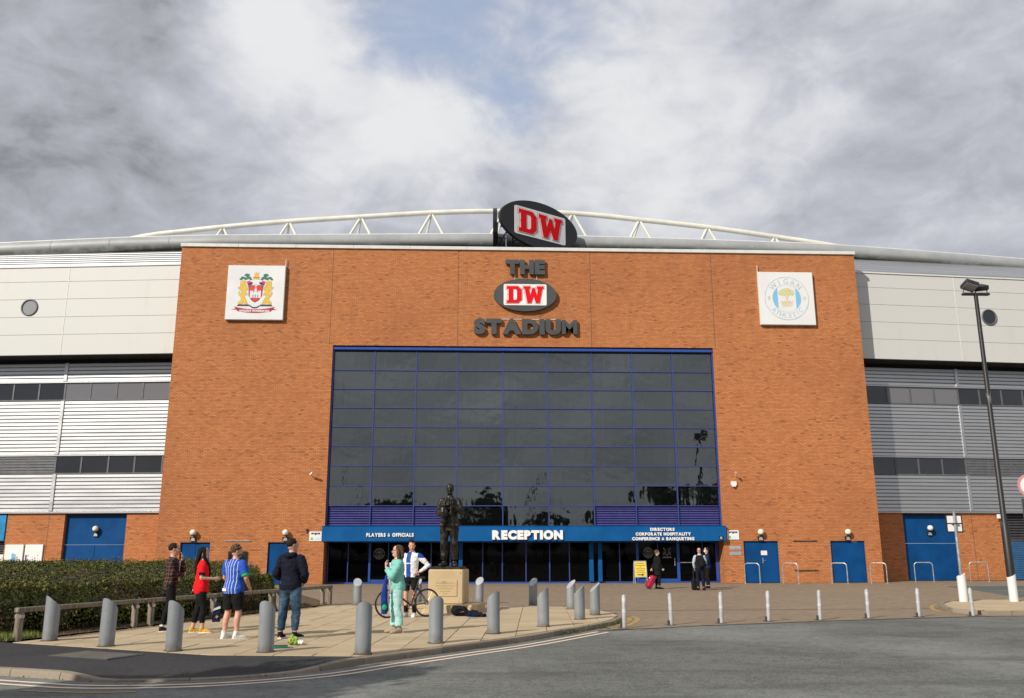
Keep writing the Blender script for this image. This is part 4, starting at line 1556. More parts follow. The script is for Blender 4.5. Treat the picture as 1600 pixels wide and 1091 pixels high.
# ---- lettering and oval on the brick
th = thing('wall_lettering', 'grey block lettering THE high on the brick front', 'lettering', (1.62, -.04, 16.36))
place_text(th, 'THE', 0, 2.16, 0, .80, -.02, 'letter_grey', .13, .075, True, .04)
MB().box(.5, .53, .0, .02, -.5, .05).box(1.7, 1.73, .0, .02, -.35, .05).build('cable_trim', 'trim_white', th)
st = thing('wall_lettering', 'grey block lettering STADIUM below the wall oval', 'lettering', (-.08, -.04, 12.98))
place_text(st, 'STADIUM', 0, 5.56, 0, .84, -.02, 'letter_grey', .13, .075, True, .04)
MB().box(.7, 4.6, .0, .02, .83, .86).build('cable_trim', 'trim_white', st)

def ellipse(a, b, n=56):
    return [(a*cos(2*pi*i/n), b*sin(2*pi*i/n)) for i in range(n)]
ov = thing('oval_sign', 'dark oval DW sign fixed flat on the brick between THE and STADIUM', 'sign', (2.68, -.02, 15.15))
MB().prism(ellipse(1.70, .92), 0, -.20, FY).build('oval_board', 'letter_grey', ov)
dw_panel(ov, 2.33, 1.19, lambda u, v, h: (u, -.20+h, v))

# ---- the big rooftop sign: two oval boards on a lattice
TH = radians(34)
top = thing('rooftop_sign', 'black oval DW sign standing on a steel lattice above the parapet', 'sign', (2.0, .95, 18.6), TH)
ZC = 1.44
fr_ = lambda u, v, h: (2.06+u, h, ZC+v)
MB().prism(ellipse(2.84, 1.40), 0.22, 0, fr_).build('oval_board', 'sign_black', top)
dw_panel(top, 3.74, 1.70, lambda u, v, h: (2.08+u, h-.002, ZC+v))
# second board, seen from its edge
back = radians(90)-TH
M2 = Matrix.Translation((-.75, .35, ZC)) @ Matrix.Rotation(back - radians(1.5), 4, 'Z')
MB().prism(ellipse(2.3, 1.27), 0, .24, lambda u, v, h: M2 @ Vector((2.35+u, h, v-.1))).build('side_board', 'sign_black', top)
fm = MB()
for x, y in ((0.0, .5), (1.5, .6), (3.2, .55), (4.3, .5), (0.0, 1.4), (1.5, 1.9)):
    fm.tube([(x, y, -.35), (x, y, 1.6)], .05, 6)
for a, b in (((0, .5, .1), (4.3, .5, .1)), ((0, .5, .75), (4.3, .5, .75)), ((0, .5, .1), (0, 1.4, .75)), ((0, 1.4, .1), (0, .5, .75)), ((0, .5, .1), (1.5, .6, .75)), ((-.45, .6, .35), (0, .5, .35)), ((-.4, .9, .7), (0, 1.4, .7)), ((-.45, .6, .1), (0.0, 1.4, .1)), ((-.5, .4, .95), (.3, .3, .95)), ((1.5, .6, .1), (3.2, .55, .75))):
    fm.tube([a, b], .038, 6)
fm.build('steel_lattice', 'sign_black', top)

# ---- canopy lettering
rc = thing('canopy_lettering', 'large white raised letters RECEPTION on the blue canopy', 'lettering', (.93, -.27, 2.20))
place_text(rc, 'RECEPTION', 0, 3.60, 0, .45, -.004, 'letter_white', .07, .075, True, .045)
for nm, s, x0, x1, z0, z1 in (('players', 'PLAYERS & OFFICIALS', -5.42, -3.04, 2.335, 2.515), ('directors', 'DIRECTORS', 9.03, 10.28, 2.61, 2.765), ('corporate', 'CORPORATE HOSPITALITY', 8.27, 11.12, 2.375, 2.53), ('conference', 'CONFERENCE & BANQUETING', 8.08, 11.28, 2.14, 2.295)):
    t_ = thing('canopy_lettering', 'small white raised letters %s on the blue canopy' % s, 'lettering', (x0, -.27, z0))
    place_text(t_, s, 0, x1-x0, 0, z1-z0, -.004, 'letter_white', .035, .055, True, .10, space=.45)

# ---- crest boards
def crest_board(name, label, x0, x1, z0, z1, pole_x):
    r = thing(name, label, 'sign board', ((x0+x1)/2, 0, z0))
    w, h = (x1-x0)/2, z1-z0
    MB().bbox(-w, w, -.19, -.01, 0, h, .015).build('board_box', 'board_edge', r)
    MB().box(-w+.03, w-.03, -.197, -.19, .03, h-.03).build('board_face', 'board_white', r)
    MB().tube([(pole_x, -.1, h-.3), (pole_x, -.1, h+.40)], .02, 6).build('cable_pole', 'trim_white', r)
    return r
wb_ = crest_board('crest_board', 'white square board with the red shield and lions crest', -13.31, -10.24, 13.62, 16.66, 1.50)
def art(r, poly, mat, lay=0, nm='crest_piece', cx=0.0, cz=1.55, mirror=False):
    p = [(cx+u, cz+v) for u, v in poly]
    if mirror:
        p = [(2*cx-u, v) for u, v in p]
    a = sum(p[i][0]*p[(i+1) % len(p)][1]-p[(i+1) % len(p)][0]*p[i][1] for i in range(len(p)))
    if a < 0:
        p = p[::-1]
    return MB().prism(p, -.197-.003*lay, -.201-.003*lay, FY).build(nm, mat, r)
# coordinates in metres about the board centre (board 3.06 wide)
art(wb_, [(-.38, .33), (-.36, -.22), (-.2, -.47), (0, -.6), (.2, -.47), (.36, -.22), (.38, .33), (.2, .38), (0, .33), (-.2, .38)], 'ink_black', 0, 'shield_edge')
art(wb_, [(-.35, .30), (-.33, -.2), (-.18, -.44), (0, -.56), (.18, -.44), (.33, -.2), (.35, .30), (.2, .35), (0, .30), (-.2, .35)], 'crest_red', 1, 'shield')
art(wb_, [(-.29, -.34), (-.29, .05), (-.21, .08), (-.21, .0), (-.17, .0), (-.17, .08), (-.12, .06), (-.12, -.04), (-.06, -.02), (-.06, .16), (0, .22), (.06, .16), (.06, -.02), (.12, -.04), (.12, .06), (.17, .08), (.17, .0), (.21, .0), (.21, .08), (.29, .05), (.29, -.34)], 'board_white', 2, 'castle')
for u in (-.13, 0, .13):
    art(wb_, [(u-.035, -.34), (u-.035, -.18), (u, -.13), (u+.035, -.18), (u+.035, -.34)], 'sign_grey', 3, 'castle_gate')
art(wb_, [(-.05, .22), (.05, .22), (.05, .31), (-.05, .31)], 'crest_gold', 2, 'crown')
LION = [(-.86, -.72), (-.88, -.60), (-.78, -.50), (-.70, -.38), (-.78, -.30), (-.87, -.18), (-.90, -.06), (-.84, .02), (-.80, -.10), (-.74, -.17), (-.72, -.02), (-.80, .10), (-.92, .18), (-.93, .28), (-.84, .22), (-.82, .40), (-.82, .55), (-.72, .62), (-.58, .60), (-.53, .50), (-.56, .42), (-.48, .34), (-.44, .22), (-.40, .12), (-.46, .08), (-.52, .14), (-.48, -.05), (-.42, -.12), (-.44, -.2), (-.54, -.14), (-.56, -.3), (-.48, -.42), (-.42, -.58), (-.36, -.70), (-.54, -.70), (-.60, -.54), (-.66, -.66), (-.66, -.72)]
for mir in (False, True):
    art(wb_, poly_offset(LION[::-1], .012), 'crest_gold_dark', 0, 'lion_edge', mirror=mir)
    art(wb_, LION, 'crest_gold', 1, 'lion', mirror=mir)
    for poly, m_ in (([(-.52, .56), (-.36, .62), (-.22, .52), (-.3, .42), (-.44, .44)], 'crest_red'), ([(-.48, .44), (-.34, .46), (-.2, .56), (-.14, .50), (-.26, .38), (-.42, .36)], 'crest_blue'), ([(-.42, .34), (-.38, .2), (-.36, .34), (-.30, .37)], 'crest_crimson')):
        art(wb_, poly, m_, 1, 'mantling', mirror=mir)
    for q, (u, v, s) in enumerate(((-.50, .93, .13), (-.72, .78, .10), (-.57, .73, .10), (-.38, .78, .10), (-.30, .70, .07), (-.82, .70, .07), (-.46, .82, .06))):
        art(wb_, [(u+s*(1+.25*(k % 2))*cos(k*pi/5), v+s*.62*(1+.3*(k % 2))*sin(k*pi/5)) for k in range(10)], 'crest_green', 1+.4*q, 'oak_leaf', mirror=mir)
    art(wb_, [(-.52, .90), (-.49, .90), (-.46, .72), (-.49, .70)], 'crest_gold_dark', 0, 'oak_stem', mirror=mir)
    art(wb_, [(-.95, -.80), (-.28, -.80), (-.24, -.72), (-.88, -.70)], 'crest_navy', 1, 'base_block', mirror=mir)
    art(wb_, [(-1.22, -.98), (-1.0, -.94), (-1.08, -.82), (-.86, -.88), (-.86, -1.04), (-1.0, -1.0)], 'crest_crimson', 1, 'ribbon_tail', mirror=mir)
    art(wb_, [(-.28, -.80), (-.10, -.92), (-.10, -.84), (-.2, -.76)], 'crest_navy', 1, 'motto_ribbon', mirror=mir)
art(wb_, [(-.16, .36), (-.18, .56), (-.08, .68), (.08, .68), (.18, .56), (.16, .36), (.05, .42), (-.05, .42)], 'board_white', 2, 'helmet')
art(wb_, [(-.17, .70), (.17, .70), (.17, .84), (.1, .9), (-.1, .9), (-.17, .84)], 'crest_gold', 2, 'torse')
art(wb_, [(-.16, .78), (.16, .78), (.16, .82), (-.16, .82)], 'crest_red', 3, 'torse_band')
art(wb_, [(-.1, .92), (.1, .92), (.13, 1.12), (.05, 1.02), (0, 1.14), (-.05, 1.02), (-.13, 1.12)], 'crest_gold', 2, 'crown')
art(wb_, [(-.10, -.92), (.10, -.92), (.10, -.84), (-.10, -.84)], 'crest_navy', 1, 'motto_ribbon')
rib = [(-.90 + 1.8*k/10, -.87 - .10*(1-((k-5)/5)**2)) for k in range(11)] + [(.90 - 1.8*k/10, -1.07 - .10*(1-((5-k)/5)**2)) for k in range(11)]
art(wb_, rib, 'crest_crimson', 2, 'ribbon')
o = place_text(wb_, 'WIGAN WARRIORS', -.80, .80, 1.55-1.115, 1.55-1.0, -.206, 'letter_white', .003, .03, False, name='ribbon_lettering')

ab_ = crest_board('crest_board', 'white square board with the faded round tree badge', 15.53, 18.60, 13.60, 16.62, -1.51)
c0 = (0.0, 1.50)
def arcring(r, r0, r1, mat, lay, nm, n=56):
    m2 = annulus(MB(), c0[0], c0[1], r0, r1, -.201-.003*lay, -.197-.003*lay, n)
    return m2.build(nm, mat, r)
art(ab_, ring_pts(1.22, 56), 'faded_cyan', 0, 'badge_ring', *c0)
arcring(ab_, 1.195, 1.23, 'faded_ink', 1, 'badge_edge')
art(ab_, ring_pts(1.18, 56), 'board_white', 1, 'badge_ground', *c0)
arcring(ab_, .775, .80, 'faded_ink', 2, 'badge_inner_edge')
def seg(side):
    a = [(.775*cos(t), .775*sin(t)) for t in [(-50+100*k/14)*pi/180 for k in range(15)]]
    return [(side*u, v) for u, v in a]
for s in (-1, 1):
    art(ab_, seg(s), 'faded_blue', 2, 'badge_stripe', *c0)
crown_ = [(-.42, .18), (-.46, .30), (-.40, .42), (-.28, .50), (-.12, .58), (.06, .60), (.22, .54), (.36, .46), (.45, .34), (.44, .22), (.34, .16), (.22, .20), (.10, .14), (-.04, .18), (-.18, .13), (-.30, .15)]
art(ab_, crown_, 'faded_yellow', 2, 'tree_crown', *c0)
art(ab_, [(-.12, .16), (-.03, .0), (-.06, -.22), (.07, -.22), (.04, .0), (.14, .16), (.06, .14), (.0, .04), (-.05, .16)], 'faded_tan', 2, 'tree_trunk', *c0)
art(ab_, [(-.36, -.10), (-.24, -.20), (-.14, -.12), (0, -.24), (.14, -.12), (.24, -.20), (.36, -.10), (.26, -.46), (-.26, -.46)], 'faded_tan', 2, 'badge_crown', *c0)
art(ab_, [(-.24, -.36), (.24, -.36), (.22, -.42), (-.22, -.42)], 'faded_pink', 3, 'crown_band', *c0)
for s in (-1, 1):
    art(ab_, [(s*.99+.09*cos(k*pi/4), .02+.12*sin(k*pi/4)) for k in range(8)], 'faded_tan', 2, 'badge_stud', *c0)
def arc_text(r, s, rad, a0, a1, flip, size):
    n = len(s)
    for i, ch in enumerate(s):
        a = a0 + (a1-a0)*i/(n-1)
        me = text_mesh(ch, size, .0015, .008, 'faded_ink')
        b = mesh_bounds(me)
        rot = (a-pi/2) if not flip else (a+pi/2)
        for v in me.vertices:
            x, y = v.co.x-(b[0]+b[1])/2, v.co.y-b[3]/2
            X = x*cos(rot)-y*sin(rot) + rad*cos(a)
            Z = x*sin(rot)+y*cos(rot) + rad*sin(a)
            v.co = (X, -v.co.z, Z)
        me.update()
        o = link('badge_letter', me, r)
        o.location = (c0[0], -.2035, c0[1])
arc_text(ab_, 'WIGAN', .985, radians(136), radians(44), False, .40)
arc_text(ab_, 'ATHLETIC', .985, radians(222), radians(318), True, .36)

# ---- globe lamps and the little lit-exit boxes
def globe(x, z, y, label, rz=0.0):
    r = thing('globe_lamp', label, 'wall lamp', (x, y, z), rz, 'globe lamps over the doors')
    MB().tube([(0, 0, 0), (0, -.06, 0)], .10, 14).build('lamp_base', 'black_plastic', r)
    MB().ball((0, -.15, .0), .155, 18, 12).build('lamp_globe', 'globe_opal', r, smooth=True)
    MB().tube([(0, -.15, -.162), (0, -.15, -.14)], [.10, .13], 16).build('lamp_rim', 'black_plastic', r, smooth=True)
    return r
def lampbox(x, z, y, label, rz=0.0):
    r = thing('emergency_lamp', label, 'wall lamp', (x, y, z), rz, 'black emergency lamps over the doors')
    MB().bbox(-.15, .15, -.07, 0, -.10, .10, .015).build('lamp_housing', 'black_plastic', r)
    MB().prism([(-.11, -.085), (.11, -.085), (.06, .07), (-.06, .07)], -.07, -.10, FY).build('lamp_lens', 'plaque_metal', r)
    return r
WL, WR = Wing('L'), Wing('R')
for x, w_ in ((-14.10, 'leftmost blue door of the brick front'), (-9.50, 'blue door behind the man in the hooded top'), (14.80, 'blue door with the white notice'), (19.38, 'rightmost blue door of the brick front')):
    globe(x, 2.55, -.004, 'round opal wall lamp over the ' + w_)
    lampbox(x, 2.23, -.008, 'small black emergency lamp over the ' + w_)
for W, s, w_ in ((WL, 3.75, 'large blue door of the left wing'), (WR, 3.55, 'large blue door of the right wing')):
    p = W.P(sk(W, s, KB), -.196, 2.84, YB)
    globe(p.x, 2.82, p.y, 'round opal wall lamp on the ' + w_, atan2(W.n.x, -W.n.y))
    lampbox(p.x, 2.52, p.y, 'small black emergency lamp on the ' + w_, atan2(W.n.x, -W.n.y))

# ---- small things on the brick
def camera_thing(x, z, label, s=1):
    r = thing('security_camera', label, 'camera', (x, 0, z))
    MB().tube([(0, 0, 0), (0, -.22, -.02), (0, -.26, .02)], .02, 6).build('camera_arm', 'sign_white', r)
    m_ = Matrix.Translation((0, -.28, .05)) @ Matrix.Rotation(radians(35*s), 4, 'Z') @ Matrix.Rotation(radians(-18), 4, 'X')
    MB().bbox(-.045, .045, -.2, .1, -.04, .05, .012, m_).build('camera_body', 'sign_white', r)
    MB().tube([m_ @ Vector((0, -.2, 0)), m_ @ Vector((0, -.215, 0))], .03, 10).build('camera_lens', 'ink_black', r)
camera_thing(-8.34, 5.42, 'small white security camera on the brick left of the window wall', 1)
camera_thing(13.68, 5.45, 'small white security camera on the brick right of the window wall', -1)
al = thing('alarm_box', 'white shield shaped alarm box on the brick right of the window wall', 'alarm', (13.56, 0, 4.93))
MB().prism([(-.13, .22), (-.15, .06), (-.08, -.06), (0, -.1), (.08, -.06), (.15, .06), (.13, .22)], -.005, -.10, FY).build('alarm_cover', 'sign_white', al)
MB().prism([(-.07, -.07), (0, -.115), (.07, -.07), (0, -.04)], -.10, -.115, FY).build('alarm_lens', 'dark_metal', al)
def argus(x0, x1, z0, z1, label):
    r = thing('company_sign', label, 'sign', (x0, 0, z0))
    w, h = x1-x0, z1-z0
    MB().bbox(0, w, -.03, -.004, 0, h, .006).build('sign_board', 'sign_white', r)
    place_text(r, 'argus', w*.14, w*.88, h*.64, h*.88, -.031, 'ink_black', .003, .05, False, name='sign_lettering')
    MB().prism([(w*.08, h*.16), (w*.2, h*.12), (w*.34, h*.16), (w*.3, h*.36), (w*.22, h*.44), (w*.14, h*.34)], -.031, -.034, FY).build('sign_leaf', 'leaf_print_green', r)
    MB().prism([(w*.36, h*.14), (w*.92, h*.16), (w*.92, h*.34), (w*.40, h*.38)], -.031, -.034, FY).build('sign_swoosh', 'faded_cyan', r)
argus(-8.32, -7.70, 2.12, 2.60, 'small white argus sign on the brick left of the canopy')
argus(13.07, 13.69, 2.17, 2.64, 'small white argus sign on the brick right of the canopy')
for z, w_ in ((1.66, 'upper'), (1.37, 'lower')):
    r = thing('name_plaque', '%s of two grey metal plaques beside the blue door with the notice' % w_, 'plaque', (13.46, 0, z))
    MB().bbox(-.30, .30, -.025, -.004, 0, .19, .006).build('plaque_plate', 'plaque_metal', r)
    MB().box(-.16, .16, -.028, -.025, .10, .125).box(-.22, .22, -.028, -.025, .055, .075).build('plaque_lettering', 'sign_grey', r)
nt = thing('door_notice', 'white paper notice on the blue door', 'notice', (14.97, .083, 1.5))
MB().box(-.16, .16, -.004, 0, -.11, .11).build('notice_sheet', 'sign_white', nt)
MB().box(-.12, .12, -.006, -.004, .05, .07).box(-.12, .1, -.006, -.004, 0, .015).box(-.12, .11, -.006, -.004, -.05, -.035).build('notice_lines', 'faded_pink', nt)
for x0, x1, z, m_, lab in ((-12.51, -11.24, 2.14, 'plaque_metal', 'thin pale metal rail on the brick between the two left doors'), (16.50, 17.76, 2.10, 'dark_metal', 'upper thin dark rail on the brick between the two right doors'), (16.49, 17.70, .62, 'dark_metal', 'lower thin dark rail on the brick between the two right doors')):
    r = thing('wall_rail', lab, 'rail', ((x0+x1)/2, 0, z))
    h = (x1-x0)/2
    MB().bbox(-h, h, -.05, -.005, -.025, .025, .008).build('rail_bar', m_, r)
    MB().box(-h+.1, -h+.14, -.008, .0, -.05, .05).box(h-.14, h-.1, -.008, .0, -.05, .05).build('rail_bracket', 'dark_metal', r)
bx_ = thing('notice_case', 'black notice case on the brick behind the man in the striped shirt', 'notice board', (-11.84, 0, .95))
MB().bbox(-.46, .46, -.09, -.005, 0, .68, .012).build('case_frame', 'black_plastic', bx_)
MB().box(-.40, .40, -.094, -.09, .06, .62).build('case_glass', 'glass_band', bx_)
fb = thing('alarm_bell', 'small dark red alarm bell beside the left argus sign', 'alarm', (-8.45, 0, 2.68))
MB().tube([(0, -.004, 0), (0, -.07, 0), (0, -.09, 0)], [.07, .07, .04], 14).build('bell_dome', 'crest_bell', fb)
MB().bbox(-.03, .03, -.05, -.004, -.16, -.08, .006).build('bell_bracket', 'dark_metal', fb)
cl = thing('canopy_lamp', 'small black lamp on the right end of the blue canopy', 'wall lamp', (12.66, -.262, 2.26))
MB().bbox(-.10, .10, -.08, 0, -.08, .10, .02).build('lamp_housing', 'black_plastic', cl)
MB().prism([(-.07, -.07), (.07, -.07), (.04, .06), (-.04, .06)], -.08, -.10, FY).build('lamp_lens', 'plaque_metal', cl)
# display boards on the left wing
for s0, s1, w_, lab in ((7.42, 8.40, 1, 'white display board with a light blue panel on the left wing base'), (6.38, 7.33, 2, 'white display board with a dark blue edge beside the other one')):
    a, b = -sk(WL, s1, KB), -sk(WL, s0, KB)
    Mw = WL.M(0, YB)
    p = Mw @ Vector(((a+b)/2, -.004, .55))
    r = thing('display_board', lab, 'display board', p, atan2(WL.n.x, -WL.n.y))
    w = (b-a)/2
    MB().bbox(-w, w, -.07, 0, 0, 1.46, .012).build('board_box', 'sign_white', r)
    if w_ == 1:
        MB().box(-.10, .14, -.073, -.07, .38, .98).build('board_print', 'faded_blue', r)
        MB().box(-.08, .12, -.075, -.073, .55, .57).box(-.08, .12, -.075, -.073, .70, .72).build('board_lines', 'letter_white', r)
    else:
        MB().box(-w+.06, -w+.15, -.073, -.07, .30, .92).build('board_print', 'crest_blue', r)
fl = thing('floodlight', 'small white floodlight under the louvres at the right wing corner', 'floodlight', WR.P(8.25, 0, 3.45, YB), atan2(WR.n.x, -WR.n.y))
MB().tube([(0, 0, 0), (0, -.15, 0)], .02, 6).build('bracket', 'dark_metal', fl)
MB().bbox(-.14, .14, -.26, -.14, -.12, .12, .02).build('housing', 'sign_white', fl)

# ================================================================== STREET FURNITURE
# ---- steel bollards with raked tops
def bollard_meshes():
    R, N = .125, 24
    def ringz(z):
        return [(R*cos(2*pi*i/N), R*sin(2*pi*i/N), z) for i in range(N)]
    mb = MB()
    low, hi = ringz(0), []
    for i in range(N):
        x, y = R*cos(2*pi*i/N), R*sin(2*pi*i/N)
        hi.append((x, y, .67 + .112*(-x)/R))         # raked top, high on one side
    mb.v = low+hi
    for i in range(N):
        j = (i+1) % N
        mb.f.append((i, j, N+j, N+i))
    me = mb.mesh('bollard_tube', 'bollard_grey', True)
    mc = MB()
    mc.v = [(x*.985, y*.985, z+.001) for x, y, z in hi] + [(x*.93, y*.93, .67 + .112*(-x*.93)/R + .006) for x, y, z in hi]
    for i in range(N):
        j = (i+1) % N
        mc.f.append((i, j, N+j, N+i))
    mc.f.append(tuple(range(N, 2*N)))
    cap = mc.mesh('bollard_cap', 'bollard_cap')
    mf = MB().tube([(0, 0, 0), (0, 0, .012), (0, 0, .016)], [.148, .148, .13], 24)
    foot = mf.mesh('bollard_foot', 'joint_sand')
    return me, cap, foot
bt, bc, bf = bollard_meshes()
BOLL = [(-7.56, -29.18), (-6.13, -30.28), (-4.77, -31.06), (-3.25, -31.34), (-1.69, -31.71), (-.64, -30.09), (.39, -28.29), (1.48, -26.68), (2.48, -24.72), (3.04, -23.22), (2.70, -20.86), (1.77, -18.94), (.19, -17.7), (-1.71, -17.9), (-3.46, -18.52)]
BLAB = ['nearest the left end of the timber rail', 'second from the left along the front edge', 'just in front of the man in the plaid shirt', 'beside the lime green carrier bag', 'on the kerb corner left of the woman in mint', 'on the kerb right of the woman in mint', 'on the kerb in front of the black bag', 'on the kerb, fourth from the plaza tip', 'leaning pair at the plaza tip, left one', 'at the rounded right tip of the plaza', 'behind the pair at the plaza tip', 'on the back edge right of the statue', 'close behind the right side of the statue step', 'behind the bicycle and the cyclist', 'near the right end of the timber rail']
BLAB[8] = 'on the kerb just left of the plaza tip'
for (x, y), lab in zip(BOLL, BLAB):
    r = thing('bollard', 'grey steel bollard with slanted top ' + lab, 'bollard', (x, y, 0), random.uniform(-.15, .15), 'grey steel bollards round the plaza')
    r.rotation_euler.z = atan2(-24.0-y, -2.2-x) + random.uniform(-.12, .12)     # raked face looks into the plaza
    r.rotation_euler.x = random.uniform(-.012, .012)
    r.rotation_euler.y = random.uniform(-.012, .012)
    link('bollard_tube', bt, r)
    link('bollard_cap', bc, r)
    link('bollard_foot', bf, r)

# ---- thin white removable posts along the road edge
pt = MB().tube([(0, 0, 0), (0, 0, .685), (0, 0, .693)], [.047, .047, .040], 16).mesh('post_tube', 'post_white', True)
pb1 = MB().tube([(0, 0, .56), (0, 0, .63)], .0485, 16).mesh('reflective_band', 'band_grey', True)
pb2 = MB().tube([(0, 0, .33), (0, 0, .40)], .0485, 16).mesh('reflective_band', 'band_grey', True)
pe = MB().tube([(0, 0, .69), (0, 0, .703), (0, 0, .712)], [.012, .012, .006], 8).mesh('lifting_eye', 'galvanised', True)
ph = MB().bbox(-.09, -.045, -.025, .025, 0, .11, .006).bbox(-.13, .08, -.08, .08, 0, .012, .003).mesh('lock_box', 'dark_metal')
POSTS = [(3.29, -26.2), (4.5, -25.41), (5.78, -24.94), (7.06, -24.44), (8.43, -24.13), (9.87, -23.59), (11.33, -23.25), (12.84, -23.05)]
PN = ['first', 'second', 'third', 'fourth', 'fifth', 'sixth', 'seventh', 'eighth']
for (x, y), n_ in zip(POSTS, PN):
    r = thing('removable_post', '%s thin white post from the left along the road edge' % n_, 'post', (x, y+.12, gz(x, y)), random.uniform(-.3, .3), 'thin white posts along the road edge')
    r.rotation_euler.x, r.rotation_euler.y = random.uniform(-.02, .02), random.uniform(-.02, .03)
    for nm, me in (('post_tube', pt), ('reflective_band', pb1), ('reflective_band', pb2), ('lifting_eye', pe), ('lock_box', ph)):
        link(nm, me, r)

# ---- sleeve, lamp column and sign posts on the island
def sleeve(parent):
    mb = MB()
    N, R = 20, .130
    lo = [(R*cos(2*pi*i/N), R*sin(2*pi*i/N), 0) for i in range(N)]
    hi = [(R*cos(2*pi*i/N), R*sin(2*pi*i/N), .80+.06*cos(2*pi*i/N)) for i in range(N)]
    mb.v = lo+hi
    for i in range(N):
        mb.f.append((i, (i+1) % N, N+(i+1) % N, N+i))
    mb.f.append(tuple(range(N, 2*N)))
    return mb.build('post_sleeve', 'reflective_white', parent, autosmooth=40)

def lamp_column(loc, label, h=10.0, rz=0.0):
    r = thing('lamp_column', label, 'street lamp', loc, rz)
    sleeve(r)
    MB().tube([(0, 0, .6), (0, 0, 2.4), (0, 0, 2.45), (0, 0, h-.1)], [.125, .12, .085, .065], 14).build('column', 'peeling_black', r, smooth=True)
    MB().bbox(-.46, .46, -.07, .07, h-.1, h-.02, .012).build('cross_arm', 'lamp_black', r)
    for sx, ry in ((-1, 18), (1, -6)):
        M = Matrix.Translation((sx*.23, -.12 if sx < 0 else .12, h+.20)) @ Matrix.Rotation(radians(ry), 4, 'Y') @ Matrix.Rotation(radians(-22 if sx < 0 else 24), 4, 'X')
        hd = MB().bbox(-.23, .23, -.20, .22, -.07, .10, .03, M).build('lamp_head', 'lamp_black', r)
        MB().bbox(-.2, .2, -.17, .19, -.085, -.07, .005, M).build('lamp_glass', 'glass_pale', hd)
        for q in (-.2, .2):
            MB().tube([(sx*.23+q, 0, h-.05), M @ Vector((q, 0, 0))], .015, 6).build('lamp_bracket', 'lamp_black', r)
    return r
lamp_column((16.80, -18.25, 0.0), 'tall peeling black lamp column with twin floodlights on the right island', 10.02)

sp = thing('sign_post', 'grey post with a black framed white sign plate, in a white sleeve', 'sign post', (15.20, -18.25, 0.012), radians(-6))
sleeve(sp)
MB().tube([(0, 0, .5), (0, 0, 2.75)], .045, 12).build('post_tube', 'galvanised', sp, smooth=True)
MB().bbox(-.26, .26, .055, .085, 2.10, 2.66, .01).build('plate_frame', 'black_plastic', sp)
for z0, z1 in ((2.14, 2.36), (2.40, 2.62)):
    MB().box(-.215, .215, .045, .055, z0, z1).build('sign_plate', 'reflective_white', sp)
MB().box(-.1, .1, -.05, .045, 2.36, 2.40).build('clamp', 'dark_metal', sp)

rs = thing('road_sign', 'round red bordered road sign above a black plate at the right picture edge', 'road sign', (16.50, -20.2, 0.012), 0)
MB().tube([(.02, .06, -.01), (.02, .06, 3.8)], .045, 12).build('post_tube', 'lamp_black', rs, smooth=True)
m2 = MB().prism([(.34*cos(2*pi*i/40), 3.42+.34*sin(2*pi*i/40)) for i in range(40)], 0.0, -.02, FY)
m2.build('sign_disc', 'road_sign_pink', rs)
MB().prism([(.26*cos(2*pi*i/40), 3.42+.26*sin(2*pi*i/40)) for i in range(40)], -.02, -.024, FY).build('sign_face', 'sign_white', rs)
MB().bbox(-.28, .34, -.02, .0, 2.38, 3.04, .008).build('sign_plate', 'dark_metal', rs)
MB().prism([(-.08+.09*cos(2*pi*i/20), 2.88+.09*sin(2*pi*i/20)) for i in range(20)], -.02, -.024, FY).build('plate_symbol', 'letter_white', rs)
place_text(rs, 'D', -.18, -.06, 2.52, 2.66, -.022, 'letter_white', .003, .03, False, name='plate_lettering')

# ---- cycle hoops
def hoop(x, y, label, rz, w=.72, h=.98):
    r = thing('cycle_hoop', label, 'cycle stand', (x, y, gz(x, y)), rz, 'steel cycle hoops by the wall')
    rr = .16
    pts = [(-w/2, 0, -.02), (-w/2, 0, h-rr)]
    for k in range(1, 8):
        a = pi - k*pi/2/7
        pts.append((-w/2+rr+rr*cos(a), 0, h-rr+rr*sin(a)))
    for k in range(0, 8):
        a = pi/2 - k*pi/2/7
        pts.append((w/2-rr+rr*cos(a), 0, h-rr+rr*sin(a)))
    pts.append((w/2, 0, -.02))
    MB().tube(pts, .027, 10).build('hoop_tube', 'galvanised', r, smooth=True)
    for sx in (-1, 1):
        MB().tube([(sx*w/2, 0, 0), (sx*w/2, 0, .012)], .075, 14).build('foot_plate', 'galvanised', r)
    return r
HO = [(13.85, -1.35, 'steel cycle hoop in front of the blue door with the notice'), (15.78, -1.35, 'steel cycle hoop right beside the blue door with the notice'), (18.25, -1.35, 'steel cycle hoop in front of the rightmost blue front door'), (20.25, -1.35, 'steel cycle hoop at the right corner of the brick front'),
      (23.4, .3, 'steel cycle hoop in front of the right wing door'), (26.5, .6, 'steel cycle hoop right of the right wing door'), (-11.0, -1.6, 'steel cycle hoop above the hedge at the left doors')]
for x, y, l in HO:
    hoop(x, y, l, radians(-42 if x < 21 else -18), .78 if x < 21 else .88, 1.0)

# ---- timber knee rail
A, B = Vector((-8.19, -29.14)), Vector((-4.36, -17.77))
rail = thing('timber_rail', 'weathered low timber rail fence between hedge and plaza', 'fence', (A.x, A.y, 0), atan2(B.y-A.y, B.x-A.x))
Ltot = (B-A).length
for k, s in enumerate((0.05, 3.13, 3.65, 5.92, 8.55, 8.95, 11.45, 11.92)):
    MB().bbox(s-.06, s+.06, -.05, .05, -.03, .50, .012).build('post', 'weathered_timber', rail)
    MB().box(s-.05, s+.05, -.062, .062, .38, .44).build('strap', 'galvanised', rail)
for a, b in ((-.05, 3.38), (3.40, 5.90), (5.92, 8.74), (8.76, Ltot-.0)):
    MB().bbox(a+.005, b-.005, -.055, .055, .475, .565, .014).build('rail', 'weathered_timber', rail)

